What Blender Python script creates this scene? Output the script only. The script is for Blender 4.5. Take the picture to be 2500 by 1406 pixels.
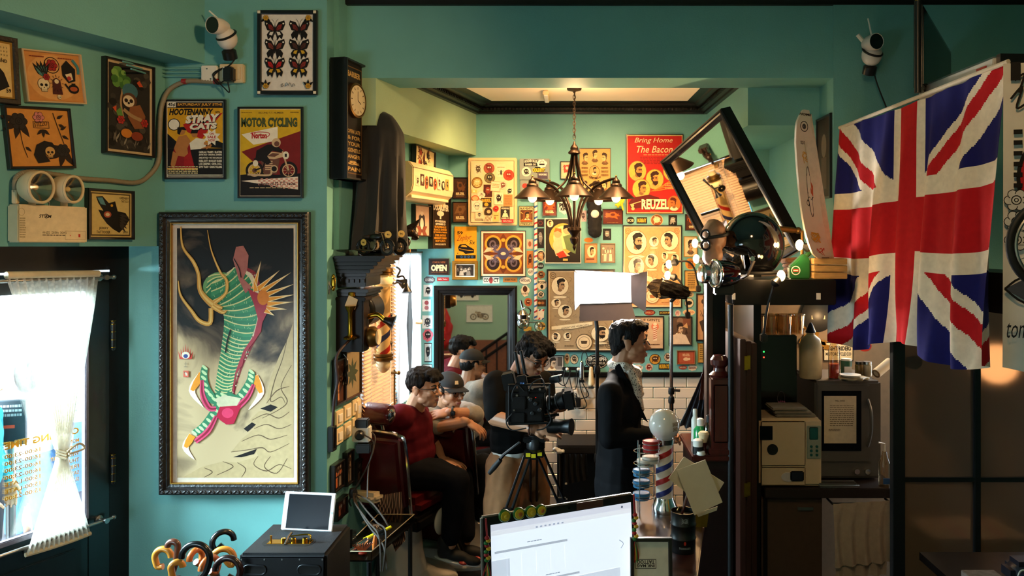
import bpy,bmesh,math,random
from mathutils import Vector as V,Matrix as MX,noise as NZ
from mathutils.geometry import tessellate_polygon
random.seed(7)
S=bpy.context.scene
C=S.collection
for o in list(bpy.data.objects):bpy.data.objects.remove(o)
R=math.radians
# ------------------------------------------------------------------ camera
F,CX,CY,CZ=1900.0,1400.0,600.0,2.05 # focal length and vanishing point in photo pixels, eye height
cam=bpy.data.cameras.new('camera');camo=bpy.data.objects.new('camera',cam);C.objects.link(camo)
camo.location=(0,0,CZ);camo.rotation_euler=(R(90),0,0)
cam.sensor_width=36;cam.lens=F/2500*36;cam.shift_x=-150/2500;cam.shift_y=-103/2500
cam.clip_start=0.05
S.camera=camo
S.view_settings.view_transform='Standard';S.view_settings.look='None'
S.view_settings.gamma=1;S.view_settings.use_curve_mapping=False
S.view_settings.exposure=0.28
# ------------------------------------------------------------------ sky and lights
w=bpy.data.worlds.new('sky');S.world=w;w.use_nodes=True
w.node_tree.nodes['Background'].inputs[0].default_value=(0.80,0.90,1.0,1)
w.node_tree.nodes['Background'].inputs[1].default_value=6
def arealight(name,loc,target,sx,sy,power,col,spread=180):
    l=bpy.data.lights.new(name,'AREA');l.shape='RECTANGLE';l.size=sx;l.size_y=sy
    l.energy=power;l.color=col;l.spread=R(spread)
    o=bpy.data.objects.new(name,l);C.objects.link(o);o.location=loc
    o.rotation_euler=(V(target)-V(loc)).to_track_quat('-Z','Y').to_euler();return o
def spotlight(name,loc,target,power,col,ang=70,blend=1,r=.12):
    l=bpy.data.lights.new(name,'SPOT');l.energy=power;l.color=col;l.spot_size=R(ang);l.spot_blend=blend;l.shadow_soft_size=r
    o=bpy.data.objects.new(name,l);C.objects.link(o);o.location=loc
    o.rotation_euler=(V(target)-V(loc)).to_track_quat('-Z','Y').to_euler();return o
def pointlight(name,loc,power,col,r=.03):
    l=bpy.data.lights.new(name,'POINT');l.energy=power;l.color=col;l.shadow_soft_size=r
    o=bpy.data.objects.new(name,l);C.objects.link(o);o.location=loc;return o
WARM=(1.0,.60,.27);DAY=(.58,.86,1.0)
arealight('daylight_door',(-4.2,2.8,2.35),(-1.9,4.05,.55),1.8,1.6,2000,DAY)
arealight('daylight_fill_rear',(-3.2,-.55,1.0),(-1.9,4,.6),1.0,.8,7,DAY,90)  # cool fill lamp added inside the rear opening
arealight('daylight_window',(-2.1,5.2,1.9),(-1.1,5.0,1.4),1.0,1.0,60,(.9,.95,1))
spotlight('ceiling_spot_entry',(.6,1.6,3.35),(-2.0,3.8,2.2),165,WARM,72)
spotlight('counter_fill',(.1,1.5,3.4),(.42,2.85,1.05),28,WARM,45)  # unseen fill added to warm the counter and its papers
spotlight('ceiling_spot_pilaster',(.45,4.75,3.0),(-1.2,4.2,1.75),230,WARM,50,r=.03)
spotlight('ceiling_spot_flag',(.55,1.2,3.3),(1.5,3.3,2.1),48,WARM,60)
spotlight('ceiling_spot_wall',(.35,4.75,3.02),(.15,5.6,1.6),100,WARM,125)
spotlight('ceiling_spot_mirror',(-.35,4.75,3.02),(-.75,5.6,1.8),75,WARM,115)
spotlight('ceiling_spot_chairs',(-.1,4.75,3.02),(-1.0,4.7,.9),75,WARM,90)
spotlight('rear_wall_fill',(-1.2,1.0,3.3),(-1.5,-.7,1.1),130,(1,.8,.55),80)  # added to brighten the rear wall shown in the mirror
pointlight('partition_fill',(2.15,3.95,1.45),5,WARM,.1)  # added behind the frosted partition so its panes are not black
# ------------------------------------------------------------------ helpers
def P(px,py,D):return V(((px-CX)/F*D,D,CZ-(py-CY)/F*D))
def lin(c):
    if isinstance(c,str):
        c=c.lstrip('#');c=tuple(int(c[i:i+2],16)/255 for i in (0,2,4))
        return tuple(x/12.92 if x<=.04045 else ((x+.055)/1.055)**2.4 for x in c)
    return tuple(c)
_m={}
def mat(name,col='#808080',rough=.5,metal=0,emit=None,es=0,noise=.12,nscale=30,bump=0,bscale=80,trans=0,coat=0,alpha=1,col2=None,sheen=0,stretch=None,spec=.5):
    if name in _m:return _m[name]
    m=bpy.data.materials.new(name);m.use_nodes=True;nt=m.node_tree;n=nt.nodes;L=nt.links
    b=n['Principled BSDF'];c=lin(col)
    b.inputs['Roughness'].default_value=rough;b.inputs['Metallic'].default_value=metal
    b.inputs['Transmission Weight'].default_value=trans;b.inputs['Coat Weight'].default_value=coat
    b.inputs['Alpha'].default_value=alpha;b.inputs['Specular IOR Level'].default_value=spec;b.inputs['Sheen Weight'].default_value=sheen
    tc=n.new('ShaderNodeTexCoord');src=tc.outputs['Object']
    if stretch:
        mp=n.new('ShaderNodeMapping');mp.inputs['Scale'].default_value=stretch;L.new(src,mp.inputs[0]);src=mp.outputs[0]
    nz=n.new('ShaderNodeTexNoise');nz.inputs['Scale'].default_value=nscale;nz.inputs['Detail'].default_value=4
    L.new(src,nz.inputs['Vector'])
    mx=n.new('ShaderNodeMix');mx.data_type='RGBA'
    c2=lin(col2) if col2 else tuple(x*(1-2*noise) for x in c)
    c1=c if col2 else tuple(min(1,x*(1+noise)) for x in c)
    mx.inputs[6].default_value=(*c1,1);mx.inputs[7].default_value=(*c2,1)
    L.new(nz.outputs['Fac'],mx.inputs[0]);L.new(mx.outputs[2],b.inputs['Base Color'])
    if bump:
        nb=n.new('ShaderNodeTexNoise');nb.inputs['Scale'].default_value=bscale;nb.inputs['Detail'].default_value=3
        L.new(src,nb.inputs['Vector']);bp=n.new('ShaderNodeBump');bp.inputs['Strength'].default_value=bump;bp.inputs['Distance'].default_value=.01
        L.new(nb.outputs['Fac'],bp.inputs['Height']);L.new(bp.outputs[0],b.inputs['Normal'])
    if emit:
        b.inputs['Emission Color'].default_value=(*lin(emit),1);b.inputs['Emission Strength'].default_value=es
    _m[name]=m;return m
def glassmat(name,tint='#ffffff',refl=.08,rough=.02,a=.0):
    if name in _m:return _m[name]
    m=bpy.data.materials.new(name);m.use_nodes=True;nt=m.node_tree;n=nt.nodes;L=nt.links
    for x in list(n):
        if x.type=='BSDF_PRINCIPLED':n.remove(x)
    t=n.new('ShaderNodeBsdfTransparent');t.inputs[0].default_value=(*lin(tint),1)
    g=n.new('ShaderNodeBsdfGlossy');g.inputs['Roughness'].default_value=rough
    lw=n.new('ShaderNodeLayerWeight');lw.inputs[0].default_value=.12+a
    mp=n.new('ShaderNodeMath');mp.operation='MULTIPLY_ADD';mp.inputs[1].default_value=.8;mp.inputs[2].default_value=refl
    L.new(lw.outputs['Fresnel'],mp.inputs[0])
    x=n.new('ShaderNodeMixShader');L.new(mp.outputs[0],x.inputs[0]);L.new(t.outputs[0],x.inputs[1]);L.new(g.outputs[0],x.inputs[2])
    L.new(x.outputs[0],n['Material Output'].inputs[0]);_m[name]=m;return m
def printmat(name,rough,coat):
    m=bpy.data.materials.new(name);m.use_nodes=True;nt=m.node_tree;n=nt.nodes;L=nt.links
    b=n['Principled BSDF'];b.inputs['Roughness'].default_value=rough;b.inputs['Coat Weight'].default_value=coat;b.inputs['Coat Roughness'].default_value=.08;b.inputs['Specular IOR Level'].default_value=.22
    at=n.new('ShaderNodeAttribute');at.attribute_name='ink'
    tc=n.new('ShaderNodeTexCoord');nz=n.new('ShaderNodeTexNoise');nz.inputs['Scale'].default_value=45;nz.inputs['Detail'].default_value=6
    L.new(tc.outputs['Object'],nz.inputs['Vector'])
    mr=n.new('ShaderNodeMapRange');mr.inputs[3].default_value=.78;mr.inputs[4].default_value=1.12;L.new(nz.outputs['Fac'],mr.inputs[0])
    mx=n.new('ShaderNodeVectorMath');mx.operation='SCALE';L.new(at.outputs['Color'],mx.inputs[0]);L.new(mr.outputs[0],mx.inputs['Scale'])
    L.new(mx.outputs[0],b.inputs['Base Color']);_m[name]=m;return m
INK=printmat('printed_paper',.55,.0);GLOSS=printmat('glazed_print',.55,.06)
ID=MX.Identity(4)
class MB:
    def __init__(s):s.v=[];s.f=[];s.M=ID
    def add(s,vs,fs):
        k=len(s.v);s.v+=[s.M@V(p) for p in vs];s.f+=[[i+k for i in f] for f in fs];return s
    def box(s,x0,y0,z0,x1,y1,z1):
        return s.add([(x0,y0,z0),(x1,y0,z0),(x1,y1,z0),(x0,y1,z0),(x0,y0,z1),(x1,y0,z1),(x1,y1,z1),(x0,y1,z1)],
              [(0,3,2,1),(4,5,6,7),(0,1,5,4),(1,2,6,5),(2,3,7,6),(3,0,4,7)])
    def cbox(s,c,d):
        return s.box(c[0]-d[0]/2,c[1]-d[1]/2,c[2]-d[2]/2,c[0]+d[0]/2,c[1]+d[1]/2,c[2]+d[2]/2)
    def prism(s,poly,a,b,axis='y'): # poly in the plane across the axis
        n=len(poly)
        mk={'y': lambda p,t:(p[0],t,p[1]),'z': lambda p,t:(p[0],p[1],t),'x': lambda p,t:(t,p[0],p[1])}[axis]
        vs=[mk(p,a) for p in poly]+[mk(p,b) for p in poly]
        fs=[tuple(range(n)),tuple(range(2*n-1,n-1,-1))]+[(i,i+n,(i+1)%n+n,(i+1)%n) for i in range(n)]
        return s.add(vs,fs)
    def tube(s,pts,r,n=8,closed=False,cap=True):
        pts=[V(p) for p in pts];m=len(pts);rs=list(r) if isinstance(r,(list,tuple)) else [r]*m
        if len(rs)!=m:
            q_=len(rs)-1;rs=[rs[min(int(i*q_/(m-1)),q_-1)]*(1-(i*q_/(m-1)-min(int(i*q_/(m-1)),q_-1)))+rs[min(int(i*q_/(m-1)),q_-1)+1]*(i*q_/(m-1)-min(int(i*q_/(m-1)),q_-1)) for i in range(m)]
        vs=[];fs=[];up=None
        for i,p in enumerate(pts):
            if closed:t=pts[(i+1)%m]-pts[i-1]
            else:t=pts[min(i+1,m-1)]-pts[max(i-1,0)]
            if t.length<1e-9:t=V((0,0,1))
            t.normalize()
            if up is None:
                up=V((0,0,1)) if abs(t.z)<.9 else V((1,0,0))
            a=up-t*up.dot(t)
            if a.length<1e-5:a=t.orthogonal()
            a.normalize();b=t.cross(a);up=a
            vs+=[p+(a*math.cos(2*math.pi*k/n)+b*math.sin(2*math.pi*k/n))*rs[i] for k in range(n)]
        q=m if closed else m-1
        for i in range(q):
            j=(i+1)%m
            fs+=[(i*n+k,i*n+(k+1)%n,j*n+(k+1)%n,j*n+k) for k in range(n)]
        if cap and not closed:fs+=[tuple(range(n-1,-1,-1)),tuple(range((m-1)*n,m*n))]
        return s.add(vs,fs)
    def cyl(s,a,b,r,r2=None,n=16):return s.tube([a,b],[r,r if r2 is None else r2],n)
    def lathe(s,prof,c=(0,0,0),ax=(0,0,1),n=24,cap=True):
        ax=V(ax).normalized();a=ax.orthogonal().normalized();b=ax.cross(a);c=V(c);vs=[];fs=[]
        for r,z in prof:vs+=[c+ax*z+(a*math.cos(2*math.pi*k/n)+b*math.sin(2*math.pi*k/n))*max(r,1e-5) for k in range(n)]
        for i in range(len(prof)-1):fs+=[(i*n+k,i*n+(k+1)%n,(i+1)*n+(k+1)%n,(i+1)*n+k) for k in range(n)]
        if cap:fs+=[tuple(range(n-1,-1,-1)),tuple(range((len(prof)-1)*n,len(prof)*n))]
        return s.add(vs,fs)
    def ell(s,c,rx,ry=None,rz=None,axes=None,nu=14,nv=9):
        ry=rx if ry is None else ry;rz=rx if rz is None else rz;c=V(c)
        X,Y,Z=axes if axes else (V((1,0,0)),V((0,1,0)),V((0,0,1)))
        vs=[c+Z*rz];fs=[]
        for j in range(1,nv):
            t=math.pi*j/nv
            for i in range(nu):
                q=2*math.pi*i/nu;vs.append(c+X*(rx*math.sin(t)*math.cos(q))+Y*(ry*math.sin(t)*math.sin(q))+Z*(rz*math.cos(t)))
        vs.append(c-Z*rz);e=len(vs)-1
        for i in range(nu):
            fs.append((0,1+i,1+(i+1)%nu));fs.append((e,1+(nv-2)*nu+(i+1)%nu,1+(nv-2)*nu+i))
            for j in range(nv-2):a=1+j*nu;fs.append((a+i,a+nu+i,a+nu+(i+1)%nu,a+(i+1)%nu))
        return s.add(vs,fs)
    def torus(s,c,Rr,r,ax=(0,0,1),n=24,m=8):
        ax=V(ax).normalized();a=ax.orthogonal().normalized();b=ax.cross(a);c=V(c)
        return s.tube([c+(a*math.cos(2*math.pi*k/n)+b*math.sin(2*math.pi*k/n))*Rr for k in range(n)],r,m,closed=True)
    def sweep(s,chain): # tapered capsules along (point, radius)
        for i,(p,r) in enumerate(chain):
            s.ell(p,r,nu=12,nv=8)
            if i:s.tube([chain[i-1][0],p],[chain[i-1][1],r],12)
        return s
    def mesh(s,name):
        me=bpy.data.meshes.new(name);me.from_pydata([tuple(p) for p in s.v],[],s.f);return me
    def build(s,name,m,parent=None,smooth=True,bevel=0,seg=2):
        me=s.mesh(name);return finish(name,me,m,parent,smooth,bevel,seg)
def finish(name,me,m,parent=None,smooth=True,bevel=0,seg=2):
    bm=bmesh.new();bm.from_mesh(me);bmesh.ops.recalc_face_normals(bm,faces=bm.faces)
    if bevel:
        es=[e for e in bm.edges if len(e.link_faces)==2 and e.calc_face_angle(0)>R(40)]
        bmesh.ops.bevel(bm,geom=es,offset=bevel,segments=seg,affect='EDGES',clamp_overlap=True)
    bm.to_mesh(me);bm.free()
    if smooth:
        me.polygons.foreach_set('use_smooth',[True]*len(me.polygons));me.set_sharp_from_angle(angle=R(38))
    me.materials.append(m)
    o=bpy.data.objects.new(name,me);C.objects.link(o)
    if parent:o.parent=parent
    return o
def tag(o,label=None,cat=None,group=None,kind=None):
    if label:o['label']=label
    if cat:o['category']=cat
    if group:o['group']=group
    if kind:o['kind']=kind
    return o
def thing(name,label,cat,M=None,group=None):
    o=bpy.data.objects.new(name,None);C.objects.link(o);o.empty_display_size=.05
    if M is not None:o.matrix_world=M if isinstance(M,MX) else MX.Translation(M)
    return tag(o,label,cat,group)
def struct(o):o['kind']='structure';return o
def copytree(o,M,label=None,parent=None):
    c=o.copy();C.objects.link(c);c.parent=parent
    if M is not None:c.matrix_world=M
    if label:c['label']=label
    for ch in o.children:copytree(ch,None,None,c)
    return c
def TR(loc,rz=0,ry=0,rx=0):return MX.Translation(loc)@MX.Rotation(rz,4,'Z')@MX.Rotation(ry,4,'Y')@MX.Rotation(rx,4,'X')
def crom(pts,k=6):
    pts=[V(p) for p in pts];q=[pts[0]]+pts+[pts[-1]];out=[]
    for i in range(1,len(q)-2):
        a,b,c,d=q[i-1:i+3]
        for j in range(k):
            t=j/k;out.append(.5*((2*b)+(c-a)*t+(2*a-5*b+4*c-d)*t*t+(3*b-a-3*c+d)*t**3))
    return out+[pts[-1]]
# ------- planes: a vertical plane through two floor points; hang() places a picture on it
class Plane:
    def __init__(s,a,b):s.a=V((a[0],a[1]));s.b=V((b[0],b[1]));s.d=(s.b-s.a).normalized();s.rz=math.atan2(s.d.y,s.d.x)
    def at(s,px,py=600,off=0):
        k=(px-CX)/F;nrm=V((s.d.y,-s.d.x));a=s.a+nrm*off
        t=(k*a.y-a.x)/(s.d.x-k*s.d.y);q=a+s.d*t
        return V((q.x,q.y,CZ-(py-CY)/F*q.y))
    def rect(s,x0,y0,x1,y1,off=0):
        p,q=s.at(x0,y0,off),s.at(x1,y0,off);p2,q2=s.at(x0,y1,off),s.at(x1,y1,off)
        w_=(V((q.x,q.y))-V((p.x,p.y))).length;zt=(p.z+q.z)/2;zb=(p2.z+q2.z)/2;c=(p+q)/2;c.z=(zt+zb)/2
        return MX.Translation(c)@MX.Rotation(s.rz,4,'Z'),w_,zt-zb
def frect(x0,y0,x1,y1,D):
    p,q=P(x0,y0,D),P(x1,y1,D);return MX.Translation((p+q)/2),q.x-p.x,p.z-q.z
# ------- text
_tc={}
def glyphs(t,bold=0,shear=0,sp=1):
    k=(t,bold,shear,sp)
    if k not in _tc:
        cu=bpy.data.curves.new('t','FONT');cu.body=t;cu.resolution_u=2;cu.offset=bold;cu.shear=shear;cu.space_character=sp;cu.fill_mode='FRONT'
        o=bpy.data.objects.new('t',cu);C.objects.link(o);bpy.context.view_layer.update()
        me=bpy.data.meshes.new_from_object(o.evaluated_get(bpy.context.evaluated_depsgraph_get()))
        vs=[(v.co.x,v.co.y) for v in me.vertices];fs=[tuple(p.vertices) for p in me.polygons]
        bpy.data.objects.remove(o);bpy.data.meshes.remove(me);bpy.data.curves.remove(cu)
        if vs:
            x0=min(a for a,_ in vs);x1=max(a for a,_ in vs);y0=min(b for _,b in vs);y1=max(b for _,b in vs)
            vs=[((a-x0)/max(x1-x0,1e-6),(b-y0)/max(y1-y0,1e-6)) for a,b in vs]
        _tc[k]=(vs,fs)
    return _tc[k]
class Art:
    """flat print: coloured layers in picture coordinates, u to the right, v down, both 0..1"""
    def __init__(s,w_,h_,dy=.00005):s.hold=0;s.w,s.h,s.v,s.f,s.c,s.k,s.dy=w_,h_,[],[],[],0,dy;s.asp=w_/h_
    def raw(s,pts,fs,col):
        n=len(s.v);s.k+= not s.hold;y=-s.k*s.dy
        s.v+=[((p[0]-.5)*s.w,y,(.5-p[1])*s.h) for p in pts];s.f+=[tuple(i+n for i in f) for f in fs];s.c+=[lin(col)]*len(fs);return s
    def P(s,pts,col):
        if len(pts)<3:return s
        t=tessellate_polygon([[V((p[0],p[1],0)) for p in pts]]);return s.raw(pts,[tuple(x) for x in t],col)
    def R(s,x0,y0,x1,y1,col):return s.raw([(x0,y0),(x1,y0),(x1,y1),(x0,y1)],[(0,1,2,3)],col)
    def E(s,cx,cy,rx,ry=None,col='#000000',rot=0,n=20,a0=0,a1=360):
        ry=rx*s.asp if ry is None else ry;r=R(rot);pts=[]
        for i in range(n+(a1-a0<360)):
            a=R(a0+(a1-a0)*i/n);x,y=rx*math.cos(a),ry*math.sin(a)
            if rot:
                X,Y=x*s.w,y*s.h;X,Y=X*math.cos(r)-Y*math.sin(r),X*math.sin(r)+Y*math.cos(r);x,y=X/s.w,Y/s.h
            pts.append((cx+x,cy+y))
        if a1-a0<360:return s.P(pts,col)
        return s.raw(pts,[tuple(range(len(pts)))],col)
    def L(s,pts,wd,col,smooth=True): # stroke, wd a fraction of the picture width, or a list
        if smooth and len(pts)>2:pts=[(p.x,p.y) for p in crom([(x,y,0) for x,y in pts],5)]
        m=len(pts);ws=[]
        for i in range(m):
            if isinstance(wd,(list,tuple)):
                t=i/(m-1)*(len(wd)-1);k=min(int(t),len(wd)-2);ws.append(wd[k]+(wd[k+1]-wd[k])*(t-k))
            else:ws.append(wd)
        lf,rt=[],[]
        for i,(x,y) in enumerate(pts):
            a=pts[max(i-1,0)];b=pts[min(i+1,m-1)];dx,dy=(b[0]-a[0])*s.w,(b[1]-a[1])*s.h;l=math.hypot(dx,dy) or 1
            nx,ny=-dy/l*ws[i]/2*s.w,dx/l*ws[i]/2*s.w
            lf.append((x+nx/s.w,y+ny/s.h));rt.append((x-nx/s.w,y-ny/s.h))
        return s.raw(lf+rt,[(i,i+1,m+i+1,m+i) for i in range(m-1)],col)
    def ring(s,cx,cy,rx,ry,wd,col,n=24):
        ry=rx*s.asp if ry is None else ry
        o=[(cx+rx*math.cos(2*math.pi*i/n),cy+ry*math.sin(2*math.pi*i/n)) for i in range(n)]
        wi=wd*s.asp;q=[(cx+(rx-wd)*math.cos(2*math.pi*i/n),cy+(ry-wi)*math.sin(2*math.pi*i/n)) for i in range(n)]
        return s.raw(o+q,[(i,(i+1)%n,n+(i+1)%n,n+i) for i in range(n)],col)
    def box(s,x0,y0,x1,y1,wd,col):
        h_=wd*s.asp;s.R(x0,y0,x1,y0+h_,col);s.R(x0,y1-h_,x1,y1,col);s.R(x0,y0,x0+wd,y1,col);return s.R(x1-wd,y0,x1,y1,col)
    def T(s,t,x0,y0,x1,y1,col,bold=.02,shear=0,sp=1,slope=0,mirror=False,arc=0):
        vs,fs=glyphs(t,bold,shear,sp)
        if not vs:return s
        pts=[]
        for a,b in vs:
            if mirror:a=1-a
            pts.append((x0+a*(x1-x0),y1-b*(y1-y0)+slope*a-arc*(1-(2*a-1)**2)))
        return s.raw(pts,fs,col)
    def lines(s,x0,y0,x1,y1,n,col,seed=0,fill=.55): # small print too fine to read
        rd=random.Random(seed);s.k+=1;s.hold=1
        for i in range(n):
            a=y0+(y1-y0)*i/n;b=a+(y1-y0)/n*fill;x=x0
            while x<x1-.01:
                w_=rd.uniform(.04,.12)*(x1-x0)+.01;s.R(x,a,min(x+w_,x1),b,col);x+=w_+.025*(x1-x0)
        s.hold=0;return s
    def build(s,name,m,parent,y=0):
        me=bpy.data.meshes.new(name);me.from_pydata([(a,b+y,c) for a,b,c in s.v],[],s.f)
        at=me.color_attributes.new('ink','FLOAT_COLOR','CORNER');buf=[]
        for p,c in zip(me.polygons,s.c):buf+=[c[0],c[1],c[2],1.0]*p.loop_total
        at.data.foreach_set('color',buf);me.materials.append(m)
        o=bpy.data.objects.new(name,me);C.objects.link(o);o.parent=parent;return o
def framemesh(w_,h_,fw,d,prof=None):
    """four mitred rails; prof = list of (inward, outward-from-wall) points"""
    prof=prof or [(0,0),(0,d*.85),(fw*.15,d),(fw*.8,d),(fw,d*.8),(fw,0)]
    mb=MB();cs=[(-1,-1),(1,-1),(1,1),(-1,1)];n=len(prof);vs=[]
    for sx,sz in cs:vs+=[(sx*(w_/2-a),-b,sz*(h_/2-a)) for a,b in prof]
    fs=[(i*n+k,((i+1)%4)*n+k,((i+1)%4)*n+(k+1)%n,i*n+(k+1)%n) for i in range(4) for k in range(n-1)]
    return mb.add(vs,fs)
def picture(name,label,cat,Mwh,fw,d,fmat,art,paper='#e8dcc0',matw=0,matcol='#efe6d6',gloss=True,roll=0,group=None,prof=None,lip=None):
    M,w_,h_=Mwh
    if roll:M=M@MX.Rotation(R(roll),4,'Y')
    t=thing(name,label,cat,M,group)
    if fw>0:framemesh(w_,h_,fw,d,prof).build('frame',fmat,t,smooth=False)
    pw,ph=w_-2*fw*.96,h_-2*fw*.96;yy=-d*.55 if fw>0 else -d
    b=MB().box(-pw/2,yy,-ph/2,pw/2,-.001,ph/2).build('backing',mat('backing_board','#2a221c',.8),t,smooth=False)
    if lip:framemesh(pw,ph,lip[0],d*.75).build('inner_frame',lip[1],t,smooth=False);pw-=2*lip[0]*.98;ph-=2*lip[0]*.98
    if matw:
        m_=Art(pw,ph);m_.R(0,0,1,1,matcol);m_.build('mat_border',GLOSS if gloss else INK,t,yy-.0005);pw-=2*matw;ph-=2*matw
    a=Art(pw,ph);a.R(0,0,1,1,paper)
    if art:art(a)
    a.build('print',GLOSS if gloss else INK,t,yy-.001);return t
# ================================================================== the setting
TEAL=mat('teal_wall_paint','#6ba8a4',.6,noise=.06,nscale=6,bump=.12,bscale=120)
TEALD=TEAL
BLACKW=mat('black_gloss_wood','#0e0b0a',.36,noise=.2,coat=.08,spec=.3)
CEIL=mat('cream_ceiling_paint','#efe3cc',.7,noise=.03,nscale=4)
FLOORM=mat('dark_floor','#3a332f',.45,noise=.35,nscale=7,bump=.1)
def wallseg(name,a,b,z0,z1,th=.12,m=TEAL,parent=None):
    a,b=V((a[0],a[1])),V((b[0],b[1]));d=(b-a).normalized();n_=V((-d.y,d.x))*th
    q=[a,b,b+n_,a+n_]
    return MB().prism([(p.x,p.y) for p in q],z0,z1,'z').build(name,m,parent,smooth=False)
PL_FRONT=Plane((-2.1,4.0),(-1.267,4.0))
PL_LOW=Plane((-1.267,4.0),(-1.12,5.6))
PL_UP=Plane((-1.267,4.0),(-.90,5.6))
SL=.421
PL_DOOR=Plane((-2.30-SL*3,1.0),(-2.30,4.0))
PL_BULK=Plane((-2.10-SL*3,1.0),(-2.10,4.0))
BW=5.6
struct(MB().box(-6,-1.2,-.1,4,7,0).build('floor',FLOORM,smooth=False))
struct(wallseg('wall_left',(-2.30,4.0),(-1.267,4.0),0,3.6))
# side wall: solid near part, sill and lintel round the two windows
lo= lambda Y:(-1.267+.092*(Y-4),Y)
up= lambda Y:(-1.267+.2294*(Y-4),Y)
struct(wallseg('wall_side',lo(4.0),lo(4.43),0,2.03,.09))
wl=struct(wallseg('wall_side_sill',lo(4.43),lo(5.6),0,1.02,.09))
wu=struct(MB().prism([up(4.115),up(5.6),(-1.3,5.6),(-1.4,4.115)],2.03,3.6,'z').build('wall_side_upper',TEAL,smooth=False))
bulk=struct(MB().prism([(-1.067,4.201),(-.70,5.6),(-.95,5.6),(-1.25,4.201)],2.70,3.3,'z').build('wall_bulkhead',mat('pale_green_and_lit_teal','#9db893',.6,noise=.05,nscale=5,bump=.1,bscale=150),smooth=False))  # bulkhead is teal wall; warm light on it painted in as pale green
wb=struct(MB().box(-1.4,BW,0,1.7,BW+.12,3.3).build('wall_back',TEAL,smooth=False))
struct(MB().box(-1.4,4.2,2.956,2.0,4.47,3.7).build('wall_beam',TEAL,smooth=False))
struct(MB().box(-1.3,4.44,3.06,1.6,5.7,3.16).build('ceiling',CEIL,smooth=False))
struct(MB().box(-6,-1.2,3.48,4,4.25,3.6).build('ceiling_entry',TEAL,smooth=False))
struct(MB().prism([(1.0,4.46),(1.5,4.46),(1.5,5.6),(.958,5.6)],2.74,3.06,'z').build('wall_right_bulkhead',TEAL,smooth=False))
struct(MB().box(1.41,4.2,1.86,1.55,5.6,3.06).build('wall_right',TEAL,smooth=False))
struct(MB().box(1.40,4.19,1.86,4.0,4.30,3.6).build('wall_right_front',TEAL,smooth=False))
struct(MB().box(.97,4.75,0,3.2,4.85,1.9).build('wall_niche',mat('niche_wall','#8a7560',.7),smooth=False))
struct(MB().box(.93,4.02,0,.97,5.6,1.9).build('wall_partition',BLACKW,smooth=False))
struct(MB().box(3.2,-1.2,0,3.3,4.3,3.6).build('wall_far_right',TEAL,smooth=False))
# rear wall behind the photographer (seen in the mirror) with a shop window opening
rw= lambda n_,x0,x1,z0,z1:struct(MB().box(x0,-.8,z0,x1,-.7,z1).build(n_,mat('pale_green_and_lit_teal'),smooth=False))
rw('wall_rear',-2.3,3.3,0,3.6);rw('wall_rear_left',-6,-3.2,0,3.6);rw('wall_rear_top',-3.2,-2.3,1.75,3.6);rw('wall_rear_sill',-3.2,-2.3,0,1.0)
# bulkheads over the street door
fx= lambda x0,t:(x0-SL*t,4.0-t)
struct(MB().prism([fx(-2.10,0),fx(-2.45,0),fx(-2.45,4.6),fx(-2.10,4.6)],CZ-.003,3.6,'z').build('wall_door_bulkhead',TEAL,smooth=False))
struct(MB().prism([fx(-1.895,0),fx(-2.15,0),fx(-2.15,4.6),fx(-1.895,4.6)],2.987,3.6,'z').build('wall_door_beam',TEAL,smooth=False))
# street-door wall: jamb pieces around the door
struct(wallseg('wall_door',fx(-2.30,4.6),fx(-2.30,1.15),0,2.06,.1))
struct(wallseg('trim_1',fx(-2.285,1.15),fx(-2.285,0.0),1.93,2.05,.11,BLACKW)) # door head
struct(wallseg('trim_2',fx(-2.285,.098),fx(-2.285,0.0),0,1.93,.11,BLACKW)) # hinge jamb
struct(wallseg('trim_3',fx(-2.285,1.15),fx(-2.285,1.08),0,1.93,.11,BLACKW))
# crowns
def crown(name,a,b,z0,h_,dpt,m=BLACKW,ribs=0):
    a,b=V((a[0],a[1],0)),V((b[0],b[1],0));d=(b-a).normalized();n_=V((d.y,-d.x,0))
    prof=[(0,0),(.16,.02),(.18,.2),(.3,.3),(.34,.55),(.6,.7),(.66,.85),(1,.9),(1,1.0),(0,1.0)]
    mb=MB();vs=[]
    for p in (a,b):vs+=[p+n_*(u*dpt)+V((0,0,z0+v*h_)) for u,v in prof]
    k=len(prof);mb.add(vs,[(i,(i+1)%k,k+(i+1)%k,k+i) for i in range(k)]+[tuple(range(k)),tuple(range(2*k-1,k-1,-1))])
    o=struct(mb.build(name,m,smooth=False))
    if ribs:
        r=MB();L_=(b-a).length;q=int(L_/ribs)
        for i in range(q):
            c=a+d*(ribs*(i+.5))+n_*(.36*dpt)+V((0,0,z0+.42*h_));r.M=MX.Translation(c)@MX.Rotation(math.atan2(d.y,d.x),4,'Z');r.cbox((0,0,0),(ribs*.55,dpt*.12,h_*.2))
        tag(r.build('dentil_row',m,o,smooth=False),kind='stuff')
    return o
crown('trim_4',(-.70,BW),(.958,BW),2.995,.07,.17,ribs=.026)
crown('trim_5',(-1.0,4.47),(-.70,BW),2.995,.07,.17,ribs=.026)
crown('trim_6',(.958,BW),(1.0,4.47),2.995,.07,.17,ribs=.026)
crown('trim_7',(-1.23,4.2),(4.0,4.2),3.345,.13,.12)
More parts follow.
